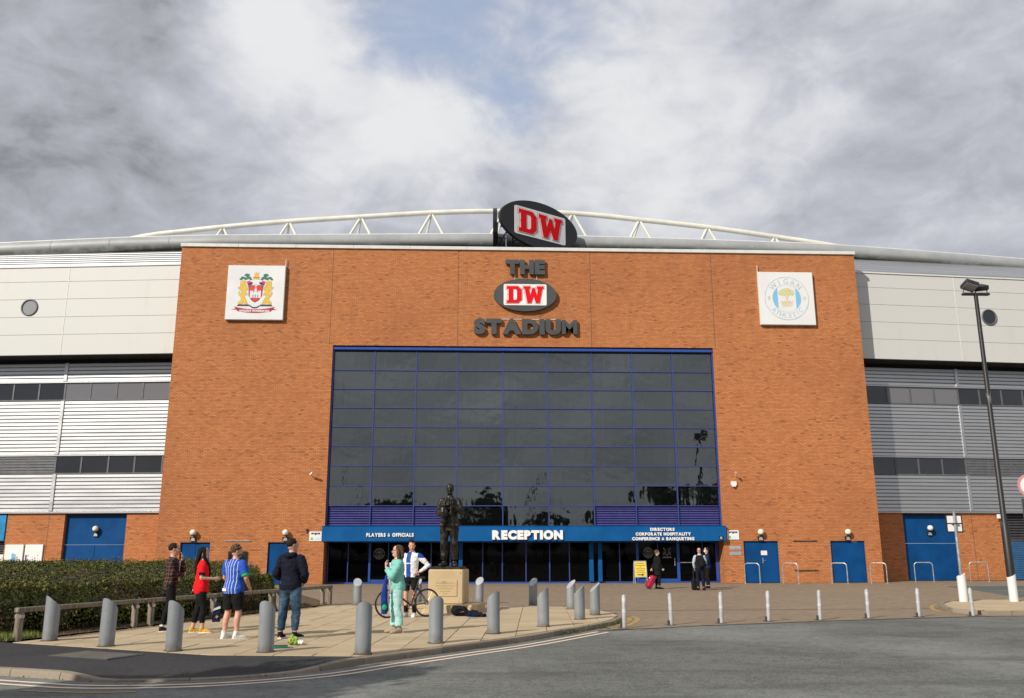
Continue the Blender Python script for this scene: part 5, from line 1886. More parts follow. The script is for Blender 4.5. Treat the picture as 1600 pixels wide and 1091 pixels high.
# ---- yellow A-board
ab = thing('a_board', 'yellow folding notice board with an arrow in front of the entrance', 'notice board', (8.42, -.35, gz(8.4, -.4)), radians(4))
tilt = Matrix.Rotation(radians(-9), 4, 'X')
for s in (1, -1):
    M = Matrix.Translation((0, 0, 1.12)) @ Matrix.Rotation(radians(9*-s), 4, 'X') @ Matrix.Translation((0, 0, -1.12))
    fr2 = MB().bbox(-.33, -.29, -.018, .018, 0, 1.12, .004, M).bbox(.29, .33, -.018, .018, 0, 1.12, .004, M).bbox(-.33, .33, -.018, .018, 1.08, 1.12, .004, M).bbox(-.29, .29, -.018, .018, .30, .34, .004, M).build('board_frame', 'plaque_metal', ab)
    if s == 1:
        MB().box(-.29, .29, -.012, .0, .34, 1.08, M).build('board_face', 'yellow_board', ab)
        lm = MB()
        for z, w in ((1.0, .20), (.90, .26), (.82, .05), (.73, .24), (.63, .18), (.54, .22)):
            lm.box(-w, w, -.016, -.012, z-.016, z+.016, M)
        lm.build('board_lettering', 'ink_brown', ab)
        MB().prism([(-.18, .41), (.06, .41), (.06, .375), (.20, .43), (.06, .485), (.06, .45), (-.18, .45)], -.012, -.018, lambda u, v, h: M @ Vector((u, h, v))).build('board_arrow', 'ink_black', ab)
    else:
        MB().box(-.29, .29, 0, .012, .34, 1.08, M).build('board_face', 'yellow_board', ab)

# ================================================================== VEGETATION
def leaf_cloud(points, name, mat, parent, size=(.035, .075), flat=0.0, aspect=.55):
    """many small folded leaves at the given (position, normal) pairs"""
    vs, fs = [], []
    for p, n in points:
        L = random.uniform(*size)
        n = Vector(n) + Vector((random.gauss(0, .55), random.gauss(0, .55), random.gauss(0, .55)*(1-flat)))
        if n.length < 1e-3:
            n = Vector((0, 0, 1))
        n.normalize()
        d = n.orthogonal().normalized()
        d = Matrix.Rotation(random.uniform(0, 2*pi), 3, n) @ d
        s = n.cross(d)
        k = len(vs)
        w = L*aspect*.5
        vs += [tuple(p), tuple(p + d*L*.45 + s*w + n*L*.1), tuple(p + d*L), tuple(p + d*L*.45 - s*w + n*L*.1)]
        fs += [(k, k+1, k+2), (k, k+2, k+3)]
    me = bpy.data.meshes.new(name)
    me.from_pydata(vs, [], fs)
    me.materials.append(MATS[mat])
    me.update()
    return link(name, me, parent)

# ---- hedge
HF = [(-13.2, -27.0), (-10.6, -28.3), (-9.0, -28.45), (-8.25, -27.4), (-7.1, -24.3), (-5.95, -20.6), (-5.75, -19.6), (-6.2, -18.4), (-9.2, -5.6), (-30, -5.6), (-30, -18.5)]
def inside(x, y, P):
    c = False
    n = len(P)
    for i in range(n):
        (x1, y1), (x2, y2) = P[i], P[(i+1) % n]
        if (y1 > y) != (y2 > y) and x < (x2-x1)*(y-y1)/(y2-y1)+x1:
            c = not c
    return c
def edge_dist(x, y, P):
    d = 1e9
    p = Vector((x, y))
    n = len(P)
    for i in range(n):
        a, b = Vector(P[i]), Vector(P[(i+1) % n])
        t = max(0, min(1, (p-a).dot(b-a)/(b-a).length_squared))
        d = min(d, (p-(a+(b-a)*t)).length)
    return d
def hedge_h(x, y):
    base = .80 + .36*S01((y+25)/11.0)*S01((-7.0-x)/4.0)
    n = mnoise.noise(Vector((x*.6, y*.6, 1.3)))*.24 + mnoise.noise(Vector((x*2.1, y*2.1, 4.0)))*.10
    d = edge_dist(x, y, HF)
    return (base+n)*(1-.9*max(0, 1-d/.32)**2.2)
hedge = thing('hedge', 'broad clipped evergreen hedge filling the bed behind the timber rail', 'hedge', (-10.0, -24.0, 0))
HO_ = Vector((-10.0, -24.0, 0))
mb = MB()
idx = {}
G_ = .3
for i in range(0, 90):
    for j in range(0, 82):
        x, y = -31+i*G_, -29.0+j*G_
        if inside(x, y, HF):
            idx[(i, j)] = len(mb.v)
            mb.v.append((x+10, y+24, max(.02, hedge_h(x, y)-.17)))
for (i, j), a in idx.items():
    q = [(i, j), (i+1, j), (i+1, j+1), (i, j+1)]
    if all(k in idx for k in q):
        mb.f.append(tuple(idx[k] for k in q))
mb.build('branch_mass', 'hedge_core', hedge, smooth=True)  # near-black inner mass; its colour stands in for shade between the leaves
pts = []
while len(pts) < 64000:                                  # top, thicker towards the viewer
    y = -29.0 + 23.4*(random.random()**1.4)
    x = random.uniform(-24, -5.5)
    if x < -5.2 - (y+46)*.62 or not inside(x, y, HF):
        continue
    h = hedge_h(x, y)
    z = h - abs(random.gauss(0, .055)) + max(0, random.gauss(0, .018))
    e1 = (hedge_h(x+.1, y)-h)/.1
    e2 = (hedge_h(x, y+.1)-h)/.1
    pts.append((Vector((x, y, max(.03, z)))-HO_, (-e1, -e2, 1.0)))
n_top = len(pts)
fr_edge = HF[0:8]
while len(pts) < n_top + 15000:                            # the front faces
    k = random.randrange(len(fr_edge)-1)
    a, b = Vector(fr_edge[k]), Vector(fr_edge[k+1])
    if random.random() > (b-a).length/4.0:
        continue
    p = a.lerp(b, random.random())
    t = (b-a).normalized()
    nn = Vector((t.y, -t.x))
    z = .04 + .84*(1-random.random()**1.9)  # fewer leaves low down, so the dark core shows as shade
    bulge = .10*sin(z/.86*pi) + mnoise.noise(Vector((p.x*2.2, p.y*2.2, z*2.2)))*.10
    q = p + nn*(bulge-.02-abs(random.gauss(0, .05)))
    pts.append((Vector((q.x, q.y, z))-HO_, (nn.x, nn.y, .35)))
fo = leaf_cloud(pts, 'foliage', 'hedge_leaf', hedge, (.04, .095))
# stray shoots
sh = []
for k in range(900):
    x, y = random.uniform(-18, -6), random.uniform(-28, -8)
    if inside(x, y, HF) and edge_dist(x, y, HF) > .15:
        h = hedge_h(x, y)
        L = random.uniform(.06, .14)+random.random()**4*.24
        dx, dy = random.gauss(0, .04), random.gauss(0, .04)
        for q in range(6):
            f = q/5
            sh.append((Vector((x+dx*f, y+dy*f, h-.02+L*f))-HO_, (random.gauss(0, 1), random.gauss(0, 1), .4)))
leaf_cloud(sh, 'young_shoots', 'hedge_leaf', hedge, (.03, .06))
# grass at the left corner and dead leaves under the hedge
gp_v, gp_f = [], []
for k in range(16000):
    x = random.uniform(-14.5, -8.1)
    lo = -28.98 + (x+8.9)*(-.545)
    y = lo + random.random()**1.3*1.15
    if not inside(x, y, BED):
        continue
    L = random.uniform(.04, .13)
    a = random.uniform(0, 2*pi)
    i = len(gp_v)
    gp_v += [(x-.008*cos(a), y-.008*sin(a), 0), (x+.008*cos(a), y+.008*sin(a), 0), (x+random.gauss(0, .03), y+random.gauss(0, .03), L)]
    gp_f.append((i, i+1, i+2))
m_ = MB()
m_.v, m_.f = gp_v, gp_f
tag(m_.build('grass', 'grass_blade'), 'rough grass at the left end of the timber rail', 'grass', kind='stuff')
dl = []
for k in range(2600):
    s = random.uniform(0, 12)
    t = (B-A).normalized()
    p = A + t*s + Vector((-t.y, t.x))*(random.uniform(-.05, .95))
    if random.random() < .12:
        p = A + t*s - Vector((-t.y, t.x))*abs(random.gauss(0, .12))
    dl.append((Vector((p.x, p.y, .010+random.random()*.012)), (0, 0, 1)))
for k in range(420):
    i = random.randrange(len(K)-1)
    p = Vector(K[i])
    d = (Vector(K[i+1])-p).normalized()
    q = p + Vector((d.y, -d.x))*abs(random.gauss(0, .05)) + d*random.uniform(-.2, .2)
    if q.y < -34.2 or (q.x < -1 and random.random() < .6):
        continue
    dl.append((Vector((q.x, q.y, -.094)), (0, 0, 1)))
lc = leaf_cloud(dl, 'dead_leaves', 'dead_leaf', None, (.02, .05), .6)
tag(lc, 'dry dead leaves under the hedge and along the kerb', 'leaves', kind='stuff')
# weeds in the gutter at the plaza tip
wv = []
for k in range(420):
    i = random.choice([n for n, p in enumerate(K[:-1]) if p[0] > 1.7 and p[1] < -24.2])
    p = Vector(K[i]).lerp(Vector(K[i+1]), random.random())
    wv.append((Vector((p.x+random.gauss(.02, .03), p.y-abs(random.gauss(0, .03)), -.09+abs(random.gauss(0, .035)))), (random.gauss(0, 1), random.gauss(0, 1), .6)))
tag(leaf_cloud(wv, 'kerb_weeds', 'hedge_leaf', None, (.02, .05)), 'small weeds in the gutter at the plaza tip', 'weeds', kind='stuff')

# ---- trees across the road (seen mirrored in the window wall)
def tree_proto(name, H, R, nleaf, seed):
    rnd = random.Random(seed)
    mbt = MB()
    mbt.tube([(0, 0, -.1), (.05, 0, H*.2), (.0, .1, H*.45), (.1, .0, H*.8)], [H*.026, H*.02, H*.013, H*.004], 9)
    clumps = []
    for k in range(26):
        a = rnd.uniform(0, 2*pi)
        z = H*rnd.uniform(.30, .95)
        rr = R*sqrt(max(.05, 1-((z/H-.55)/.5)**2))*rnd.uniform(.3, .95)
        c = Vector((rr*cos(a), rr*sin(a), z))
        st_ = Vector((0, .05, z*.62))
        mbt.tube([st_, st_.lerp(c, .5)+Vector((0, 0, .1)), c], [H*.009, H*.005, H*.002], 6)
        clumps.append((c, R*rnd.uniform(.22, .42)))
    pts = []
    for k in range(nleaf):
        c, r = rnd.choice(clumps)
        d = Vector((rnd.gauss(0, 1), rnd.gauss(0, 1), rnd.gauss(0, .8))).normalized()*r*rnd.random()**.4
        pts.append((c+d, d))
    return mbt, pts
TREES = [(-13, -104, 10.8, 'tree across the road, leftmost of the row'), (-9.5, -106, 11.2, 'tree across the road, second of the row'), (2.0, -104, 12.0, 'bushy tree across the road in the middle of the row'), (5.0, -107, 11.0, 'tree across the road beside the bushy one'), (31, -102, 12.4, 'tree across the road, near the right end of the row'), (35, -104, 12.8, 'tall tree across the road right of the row'), (40.5, -100, 13.0, 'rightmost tree across the road')]
protos = []
for i, (H, R, s) in enumerate(((11.0, 3.0, 3), (12.4, 3.6, 5))):
    protos.append(tree_proto('tree', H, R, 13000, s))
pm = []
for (mbt, pts), H in zip(protos, (11.0, 12.4)):
    tmesh = mbt.mesh('trunk', 'bark', True)
    lo = leaf_cloud(pts, 'crown', 'tree_leaf', None, (.24, .46))
    pm.append((tmesh, lo.data, H))
    bpy.data.objects.remove(lo)
for i, (x, y, h, l) in enumerate(TREES):
    tmesh, cmesh, H = pm[i % 2]
    r = thing('tree', l, 'tree', (x, y, -.16), random.uniform(0, 6.28), 'trees across the road behind the viewer')
    r.scale = (h/H,)*3
    link('trunk', tmesh, r)
    link('crown', cmesh, r)
ORD = ['first', 'second', 'third', 'fourth', 'fifth', 'sixth', 'seventh', 'eighth', 'ninth', 'tenth', 'eleventh', 'twelfth', 'thirteenth', 'fourteenth', 'fifteenth', 'sixteenth']
for i in range(16):
    tmesh, cmesh, H = pm[i % 2]
    r = thing('tree', '%s tree from the left in the far belt of trees across the road' % ORD[i], 'tree', (-52+7.2*i+random.uniform(-1, 1), -120+random.uniform(-4, 4), -.16), random.uniform(0, 6.28), 'far belt of trees across the road')
    r.scale = (1.25*(8.4+random.uniform(-.7, .8))/H,)*2 + ((8.4+random.uniform(-.7, .8))/H,)
    link('trunk', tmesh, r)
    link('crown', cmesh, r)
vt = thing('tree', 'small unseen tree added left of the road to shade its near corner', 'tree', (-9.6, -40.6, -.16), 1.0)  # unseen tree, added so its shadow darkens the near road corner
vt.scale = (.62,)*3
link('trunk', pm[0][0], vt)
link('crown', pm[0][1], vt)
lamp_column((-17.2, -79.5, -.16), 'tall black lamp column across the road on the left', 12.4, radians(90))
lamp_column((9.5, -92, -.16), 'tall black lamp column across the road in the middle', 12.6, radians(60))

# ================================================================== FIGURES
def remeshed(mb, voxel, smooth_it=2, smooth_f=.5):
    """union of the overlapping pieces as one continuous surface"""
    me = bpy.data.meshes.new('tmp')
    me.from_pydata(mb.v, [], mb.f)
    bm = bmesh.new()
    bm.from_mesh(me)
    bmesh.ops.recalc_face_normals(bm, faces=bm.faces)
    bm.to_mesh(me)
    bm.free()
    ob = bpy.data.objects.new('tmp', me)
    COL.objects.link(ob)
    m = ob.modifiers.new('r', 'REMESH')
    m.mode = 'VOXEL'
    m.voxel_size = voxel
    m.use_smooth_shade = True
    if smooth_it:
        s = ob.modifiers.new('s', 'SMOOTH')
        s.factor = smooth_f
        s.iterations = smooth_it
    dg = bpy.context.evaluated_depsgraph_get()
    out = bpy.data.meshes.new_from_object(ob.evaluated_get(dg))
    bpy.data.objects.remove(ob)
    bpy.data.meshes.remove(me)
    return out

def wrinkle(me, amp, freq=(9, 9, 16), seed=0.0, amp2=0.0):
    ns = [v.normal.copy() for v in me.vertices]
    for v, n in zip(me.vertices, ns):
        p = Vector((v.co.x*freq[0]+seed, v.co.y*freq[1], v.co.z*freq[2]))
        d = mnoise.noise(p)*amp + mnoise.noise(p*2.3)*amp*.45
        v.co += n*d
    me.update()

def finish(me, name, mat, parent):
    me.name = name
    me.materials.clear()
    me.materials.append(MATS[mat])
    me.polygons.foreach_set('use_smooth', [True]*len(me.polygons))
    return link(name, me, parent)

V = Vector
class Figure:
    """a standing figure 1.75 m tall facing +Y (its right hand at +X); scaled by the root"""
    def __init__(self, pose, fat=1.0, female=False):
        self.p, self.fat, self.fem = pose, fat, female
        p = pose
        self.lean = p.get('lean', 0.0)
        sh = .185 if not female else .165
        hp = .092
        self.sho = {1: self.L(V((sh, -.005, 1.385))), -1: self.L(V((-sh, -.005, 1.385)))}
        self.hip = {1: V((hp, 0, .90)), -1: V((-hp, 0, .90))}
        self.elb = {1: V(p['RE']), -1: V(p['LE'])}
        self.wri = {1: V(p['RH']), -1: V(p['LH'])}
        self.foot = {1: V((*p.get('RF', (.11, 0)), 0)), -1: V((*p.get('LF', (-.11, 0)), 0))}
        self.fyaw = {1: radians(p.get('RY', -12)), -1: radians(p.get('LY', 12))}
        self.kne = {}
        for s in (1, -1):
            a = self.foot[s] + V((0, 0, .09))
            k = self.hip[s].lerp(a, .50) + V((s*.008, .025 + p.get('knee', 0.0), 0))
            self.kne[s] = k
        self.hyaw, self.hpit = radians(p.get('hyaw', 0)), radians(p.get('hpit', 0))
    def L(self, v):
        return V((v.x, v.y + (v.z-.95)*self.lean, v.z))
    def headM(self):
        piv = self.L(V((0, .0, 1.50)))
        return Matrix.Translation(piv) @ Matrix.Rotation(self.hyaw, 4, 'Z') @ Matrix.Rotation(self.hpit, 4, 'X') @ Matrix.Translation(-V((0, 0, 1.50)))
    def torso(self, mb, g=0.0, z0=.80, z1=1.50, flare=0.0):
        f = self.fat
        w = .92 if self.fem else 1.0
        prof = [(.80, .125, .085, 0), (.86, .160, .108, -.005), (.93, .168, .118, -.012), (1.0, .155*(1 if not self.fem else .97), .112, -.004), (1.08, .142*(1 if not self.fem else .92), .106, .008), (1.18, .150, .112, .010), (1.28, .162*w, .118, .008), (1.36, .166*w, .108, .0), (1.41, .142*w, .088, -.006), (1.445, .100, .070, -.006), (1.47, .070, .062, -.006), (1.50, .060, .060, 0)]
        pts, rad = [], []
        def at(z):
            for a, b in zip(prof, prof[1:]):
                if a[0] <= z <= b[0]:
                    t = (z-a[0])/(b[0]-a[0])
                    return [a[i]+(b[i]-a[i])*t for i in range(4)]
            return prof[-1] if z > 1.5 else prof[0]
        zs = sorted({z0, z1, *[q[0] for q in prof if z0 < q[0] < z1]})
        for z in zs:
            q = at(z)
            belly = 1.0 + (f-1)*(1.0 if z < 1.3 else .5)
            fl = flare*max(0, (1.05-z)/.25)
            pts.append(self.L(V((0, q[3] + (belly-1)*.05, z))))
            rad.append((q[1]*belly+g+fl, q[2]*belly*(1.03)+g+fl))
        mb.tube(pts, rad, 20, True, (1, 0, 0))
    def arm(self, mb, s, g=0.0, upto=1.0, fat=1.0):
        """upto 0..1 upper arm, 1..2 forearm"""
        a, b, c = self.sho[s], self.elb[s], self.wri[s]
        R = [(0, .054), (.25, .054), (.6, .048), (1.0, .042), (1.25, .043), (1.6, .036), (2.0, .027)]
        P = []
        for t in [-.12, 0, .15, .3, .45, .6, .75, .9, 1.0, 1.1, 1.25, 1.4, 1.6, 1.8, 2.0]:
            if t > upto+1e-6:
                break
            P.append(t)
        if P[-1] < upto:
            P.append(upto)
        pts, rad = [], []
        for t in P:
            p = a.lerp(b, t) if t <= 1 else b.lerp(c, t-1)
            if t < 0:
                p = a + V((-s*.05, 0, .010))
            tt = max(0, t)
            for (t0, r0), (t1, r1) in zip(R, R[1:]):
                if t0 <= tt <= t1:
                    r = r0+(r1-r0)*(tt-t0)/(t1-t0)
            pts.append(p)
            rad.append(r*(1 if not self.fem else .88)*fat+g)
        mb.tube(pts, rad, 12)
        mb.ball(a + V((-s*.008, 0, -.004)), (R[0][1]*(1 if not self.fem else .9)*fat+g*.8), 12, 8)
        if upto > 1:
            mb.ball(b, .042*(1 if not self.fem else .88)*fat+g, 12, 8)
    def leg(self, mb, s, g=0.0, upto=2.0, wide=None):
        a, b = self.hip[s], self.kne[s]
        c = self.foot[s] + V((0, -.02, .085))
        R = [(0, .092), (.3, .085), (.75, .064), (1.0, .056), (1.3, .058), (1.6, .048), (1.85, .038), (2.0, .037)]
        pts, rad = [], []
        for t in [-.08, .1, .3, .5, .75, .9, 1.0, 1.1, 1.3, 1.5, 1.7, 1.85, 2.0]:
            if t > upto+1e-6:
                break
            p = a.lerp(b, t) if t <= 1 else b.lerp(c, t-1)
            tt = max(0, t)
            for (t0, r0), (t1, r1) in zip(R, R[1:]):
                if t0 <= tt <= t1:
                    r = r0+(r1-r0)*(tt-t0)/(t1-t0)
            r = r*(1+(self.fat-1)*.6) + g
            if wide and t > .7:
                r = max(r, wide(t))
            if 1.1 < t < 1.7:
                p = p + V((0, -.014, 0))
            pts.append(p)
            rad.append(r)
        mb.tube(pts, rad, 14)
    def footmesh(self, mb, s, g=0.0):
        M = Matrix.Translation(self.foot[s]) @ Matrix.Rotation(self.fyaw[s], 4, 'Z')
        pts = [(0, -.075, .045), (0, -.06, .045), (0, 0, .045), (0, .06, .040), (0, .12, .032), (0, .165, .026), (0, .185, .024)]
        rad = [(.022, .03), (.034, .042), (.037, .046), (.042, .040), (.046, .030), (.038, .022), (.016, .014)]
        mb.tube([M @ V(p) for p in pts], [(a+g, b+g*.8) for a, b in rad], 12, True, M.to_3x3() @ V((1, 0, 0)))
        mb.tube([M @ V((0, -.03, .05)), self.foot[s]+V((0, -.02, .12))], [.040+g, .038+g], 10)
    def hand(self, mb, s, d=None, pn=None, curl=.5):
        w = self.wri[s]
        d = V(d) if d is not None else (w-self.elb[s])
        d = d.normalized()
        pn = V(pn) if pn is not None else V((-s, 0, 0))
        pn = (pn - d*pn.dot(d)).normalized()
        side = d.cross(pn).normalized()                  # across the palm
        up = side if side.dot(V((0, 1, 0))) > 0 else -side    # thumb side leans forward / up
        if self.p.get('thumb%d' % s):
            up = V(self.p['thumb%d' % s])
            up = (up - d*up.dot(d) - pn*up.dot(pn)).normalized()
        mb.tube([w - d*.03, w + d*.015, w + d*.05, w + d*.092], [(.026, .020), (.030, .017), (.040, .016), (.040, .013)], 12, True, up)
        for k, (o, L) in enumerate(((.030, .070), (.010, .080), (-.010, .074), (-.029, .058))):
            b = w + d*.085 + up*o
            pts = [b - d*.02, b]
            ang = 0.0
            q = b
            for j in range(3):
                ang += curl*(.55+.12*k)
                dd = d*cos(ang) + pn*sin(ang)
                q = q + dd*L*(.42, .32, .26)[j]
                pts.append(q)
            mb.tube(pts, [.0095, .0095, .0090, .0082, .0065], 7)
        tb = w + d*.025 + up*.030
        t1 = tb + (d*.5+up*.7+pn*.3).normalized()*.035
        t2 = t1 + (d*.8+up*.25+pn*.4).normalized()*.032
        mb.tube([tb-up*.012, tb, t1, t2], [.013, .013, .011, .008], 7)
    def head(self, mb):
        M = self.headM()
        pts = [(0, -.008, 1.46), (0, -.006, 1.50), (0, .000, 1.53), (0, .012, 1.545), (0, .010, 1.57), (0, .006, 1.60), (0, .0, 1.64), (0, -.004, 1.68), (0, -.008, 1.715), (0, -.010, 1.74), (0, -.01, 1.752)]
        rad = [(.058, .060), (.054, .058), (.054, .062), (.056, .078), (.062, .088), (.068, .094), (.073, .098), (.074, .098), (.066, .086), (.044, .056), (.015, .02)]
        mb.tube([M @ V(p) for p in pts], rad, 18, True, M.to_3x3() @ V((1, 0, 0)))
        mb.tube([M @ V((0, .09, 1.655)), M @ V((0, .106, 1.625)), M @ V((0, .112, 1.612)), M @ V((0, .095, 1.600))], [.009, .013, .016, .010], 8)   # nose
        mb.ball(M @ V((0, .088, 1.552)), (.022, .018, .018), 8, 6)                                                                        # chin
        for s in (1, -1):
            mb.ball(M @ V((s*.030, .083, 1.668)), (.024, .014, .008), 8, 6)                                                               # brow
            mb.ball(M @ V((s*.040, .070, 1.615)), (.022, .022, .020), 8, 6)                                                               # cheek
            mb.ball(M @ V((s*.074, -.008, 1.635)), (.010, .020, .032), 8, 6, Matrix.Rotation(self.hyaw, 3, 'Z'))                          # ear
    def face(self, root):
        M = self.headM()
        for s in (1, -1):
            MB().ball(M @ V((s*.031, .0905, 1.648)), (.013, .007, .007), 8, 6).build('eye', 'ink_black', root, smooth=True)
        MB().ball(M @ V((0, .0965, 1.578)), (.024, .006, .006), 8, 6, Matrix.Rotation(self.hyaw, 3, 'Z')).build('mouth', 'crest_pinklip', root, smooth=True)
    def hair(self, root, mat, kind='short'):
        M = self.headM()
        mb = MB()
        n, m = 20, 14
        bald = kind == 'bald'
        c = V((0, -.020, 1.668))
        r = (.083, .108, .094) if not bald else (.076, .102, .06)
        vs = []
        for i in range(m+1):
            ph = -pi/2 + pi*i/m
            for k in range(n):
                a = 2*pi*k/n
                p = c + V((r[0]*cos(ph)*cos(a), r[1]*cos(ph)*sin(a), r[2]*sin(ph)))
                line = 1.595 + max(0, (p.y+.02))*1.0 if not bald else 1.60
                if p.y < -.03:
                    line = 1.56
                if p.z < line:
                    p.z = line
                    p.x *= .93
                    p.y = p.y*.93 if p.y < 0 else p.y*.80
                if bald:
                    p.z = min(p.z, 1.665)
                p += V((mnoise.noise(p*38), mnoise.noise(p*38+V((9, 0, 0))), mnoise.noise(p*38+V((0, 9, 0)))))*.002
                vs.append(M @ p)
        fs = []
        for i in range(m):
            for k in range(n):
                fs.append((i*n+k, i*n+(k+1) % n, (i+1)*n+(k+1) % n, (i+1)*n+k))
        mb.add(vs, fs)
        if kind == 'quiff':
            mb.ball(M @ V((0, .052, 1.752)), (.062, .055, .030), 12, 8)
            mb.ball(M @ V((.02, -.02, 1.762)), (.062, .07, .022), 12, 8)
        if kind == 'curly':
            for k in range(60):
                a, ph = random.uniform(0, 2*pi), random.uniform(.0, 1.5)
                q = V((.080*cos(ph)*cos(a), -.014+.102*cos(ph)*sin(a), 1.672+.092*sin(ph)))
                if q.y > .05 and q.z < 1.70:
                    continue
                mb.ball(M @ q, .018, 6, 5)
        if kind == 'long':
            mb.tube([M @ V((0, -.05, 1.70)), M @ V((0, -.085, 1.60)), self.L(V((0, -.12, 1.45))), self.L(V((0, -.135, 1.30))), self.L(V((0, -.13, 1.18)))], [(.08, .06), (.09, .05), (.10, .04), (.09, .03), (.06, .018)], 14, True, (1, 0, 0))
            for s in (1, -1):
                mb.tube([M @ V((s*.05, .02, 1.72)), M @ V((s*.082, .01, 1.64)), M @ V((s*.085, .02, 1.54)), self.L(V((s*.09, .085, 1.42))), self.L(V((s*.085, .135, 1.28))), self.L(V((s*.07, .14, 1.12)))], [.03, .032, .034, .036, .034, .016], 10)
        if kind == 'bob':
            mb.tube([M @ V((0, -.06, 1.70)), M @ V((0, -.080, 1.60)), M @ V((0, -.085, 1.50)), M @ V((0, -.08, 1.42))], [(.085, .055), (.092, .05), (.088, .042), (.06, .025)], 14, True, (1, 0, 0))
            for s in (1, -1):
                mb.tube([M @ V((s*.055, .01, 1.72)), M @ V((s*.086, -.012, 1.62)), M @ V((s*.082, -.03, 1.50)), M @ V((s*.07, -.05, 1.43))], [.03, .034, .036, .02], 10)
        return mb.build('hair', mat, root, smooth=True)

MATS['crest_pinklip'] = plain('crest_pinklip', (0.34, 0.11, 0.09), 0.5)
def person(label, loc, rz, height, pose, skin_m, shirt, trousers, shoes, hair, fat=1.0, female=False):
    root = thing('person', label, 'person', loc, rz)
    root.scale = (height/1.75,)*3
    F = Figure(pose, fat, female)
    mb = MB()
    F.torso(mb)
    F.head(mb)
    for s in (1, -1):
        F.arm(mb, s, 0, 2.0)
        F.leg(mb, s)
        F.footmesh(mb, s)
        h = pose.get('hand%d' % s, {})
        F.hand(mb, s, h.get('d'), h.get('pn'), h.get('curl', .45))
    finish(remeshed(mb, .0078, 1, .5), 'body', skin_m, root)
    F.face(root)
    # shirt
    sm, sl, hem, g = shirt['mat'], shirt.get('sleeve', .55), shirt.get('hem', .86), shirt.get('g', .016)
    mb = MB()
    F.torso(mb, g, hem, shirt.get('top', 1.475), shirt.get('flare', .006))
    for s in (1, -1):
        F.arm(mb, s, g*.85 + shirt.get('loose', .004), sl, 1.0)
    if shirt.get('hood'):
        mb.tube([F.L(V((-.105, -.03, 1.46))), F.L(V((-.075, -.105, 1.455))), F.L(V((0, -.135, 1.45))), F.L(V((.075, -.105, 1.455))), F.L(V((.105, -.03, 1.46)))], [.035, .05, .058, .05, .035], 12)
        mb.tube([F.L(V((-.06, .045, 1.475))), F.L(V((0, .075, 1.46))), F.L(V((.06, .045, 1.475)))], .025, 8)
    if shirt.get('collar'):
        mb.torus(F.L(V((0, -.004, 1.487))), .058, .014, (0, .25, 1), 20, 8)
    me = remeshed(mb, .0105, 2)
    wrinkle(me, shirt.get('wr', .009), seed=loc[0])
    so = finish(me, shirt.get('name', 'shirt'), sm, root)
    # trousers / shorts
    tm, upto, tg = trousers['mat'], trousers.get('upto', 1.95), trousers.get('g', .014)
    mb = MB()
    F.torso(mb, max(.006, min(tg, g-.007)), .80, trousers.get('waist', .985))
    for s in (1, -1):
        F.leg(mb, s, tg, upto, trousers.get('wide'))
    me = remeshed(mb, .0105, 2)
    wrinkle(me, trousers.get('wr', .008), (8, 8, 14), loc[1])
    finish(me, trousers.get('name', 'trousers'), tm, root)
    # shoes
    for s in (1, -1):
        mb = MB()
        F.footmesh(mb, s, .010)
        sh_ = finish(remeshed(mb, .0085, 1), 'shoe', shoes['mat'], root)
        if shoes.get('sole'):
            M = Matrix.Translation(F.foot[s]) @ Matrix.Rotation(F.fyaw[s], 4, 'Z')
            ol = [(.03, -.082), (.045, -.02), (.050, .06), (.054, .12), (.044, .178), (.018, .200), (-.018, .200), (-.044, .178), (-.054, .12), (-.050, .06), (-.045, -.02), (-.03, -.082)]
            MB().prism(ol, .0, .026, lambda u, v, h: M @ V((u, v, h))).build('sole', shoes['sole'], sh_)
        if shoes.get('sock'):
            MB().tube([F.foot[s]+V((0, -.02, .09)), F.foot[s].lerp(F.kne[s], .0)+V((0, -.02, .09+shoes.get('sockh', .05)))], [.046, .050 if shoes.get('sockh', .05) < .1 else .060], 14).build('sock', shoes['sock'], root, smooth=True)
    F.hair(root, hair[0], hair[1])
    return root, F

def belt_patch(root, F, z0, z1, x0, x1, side, mat, name, fat=1.0, g=.022):
    """small cloth patch hugging the torso"""
    mb = MB()
    n = 6
    a0, b0 = .168*fat+g, .120*fat+g
    for i in range(n+1):
        x = x0+(x1-x0)*i/n
        y = side*b0*sqrt(max(0.02, 1-(x/a0)**2))*1.03
        for z in (z0, z1):
            mb.v.append(tuple(F.L(V((x, y-.006, z)))))
    for i in range(n):
        mb.f.append((2*i, 2*i+2, 2*i+3, 2*i+1))
    o = mb.build(name, mat, root)
    sol = o.modifiers.new('thickness', 'SOLIDIFY')
    sol.thickness = .008
    return o

# 1 -- plaid shirt, arms folded, hand at the chin
p1 = dict(RE=(.255, .03, 1.13), RH=(-.02, .235, 1.14), LE=(-.20, .20, 1.13), LH=(-.035, .165, 1.44), RF=(.09, .10), LF=(-.10, -.10), hyaw=4, hpit=-4,
          **{'hand1': dict(d=(-1, .15, .05), pn=(0, -1, 0), curl=.4), 'hand-1': dict(d=(.15, -.05, 1), pn=(.2, -1, 0), curl=.55)})
pp, F = person('person in a dark plaid shirt and black jeans with a hand raised to the chin', (-6.01, -27.62, 0), radians(-78), 1.71, p1, 'skin_fair', dict(mat='cloth_plaid', sleeve=1.92, hem=.84, g=.017), dict(mat='cloth_black', g=.008), dict(mat='cloth_charcoal', sole='rubber_white', sock='cloth_white'), ('hair_dark', 'short'))
belt_patch(pp, F, 1.00, 1.40, -.035, .035, 1, 'cloth_white', 'undershirt', 1.0, .018)

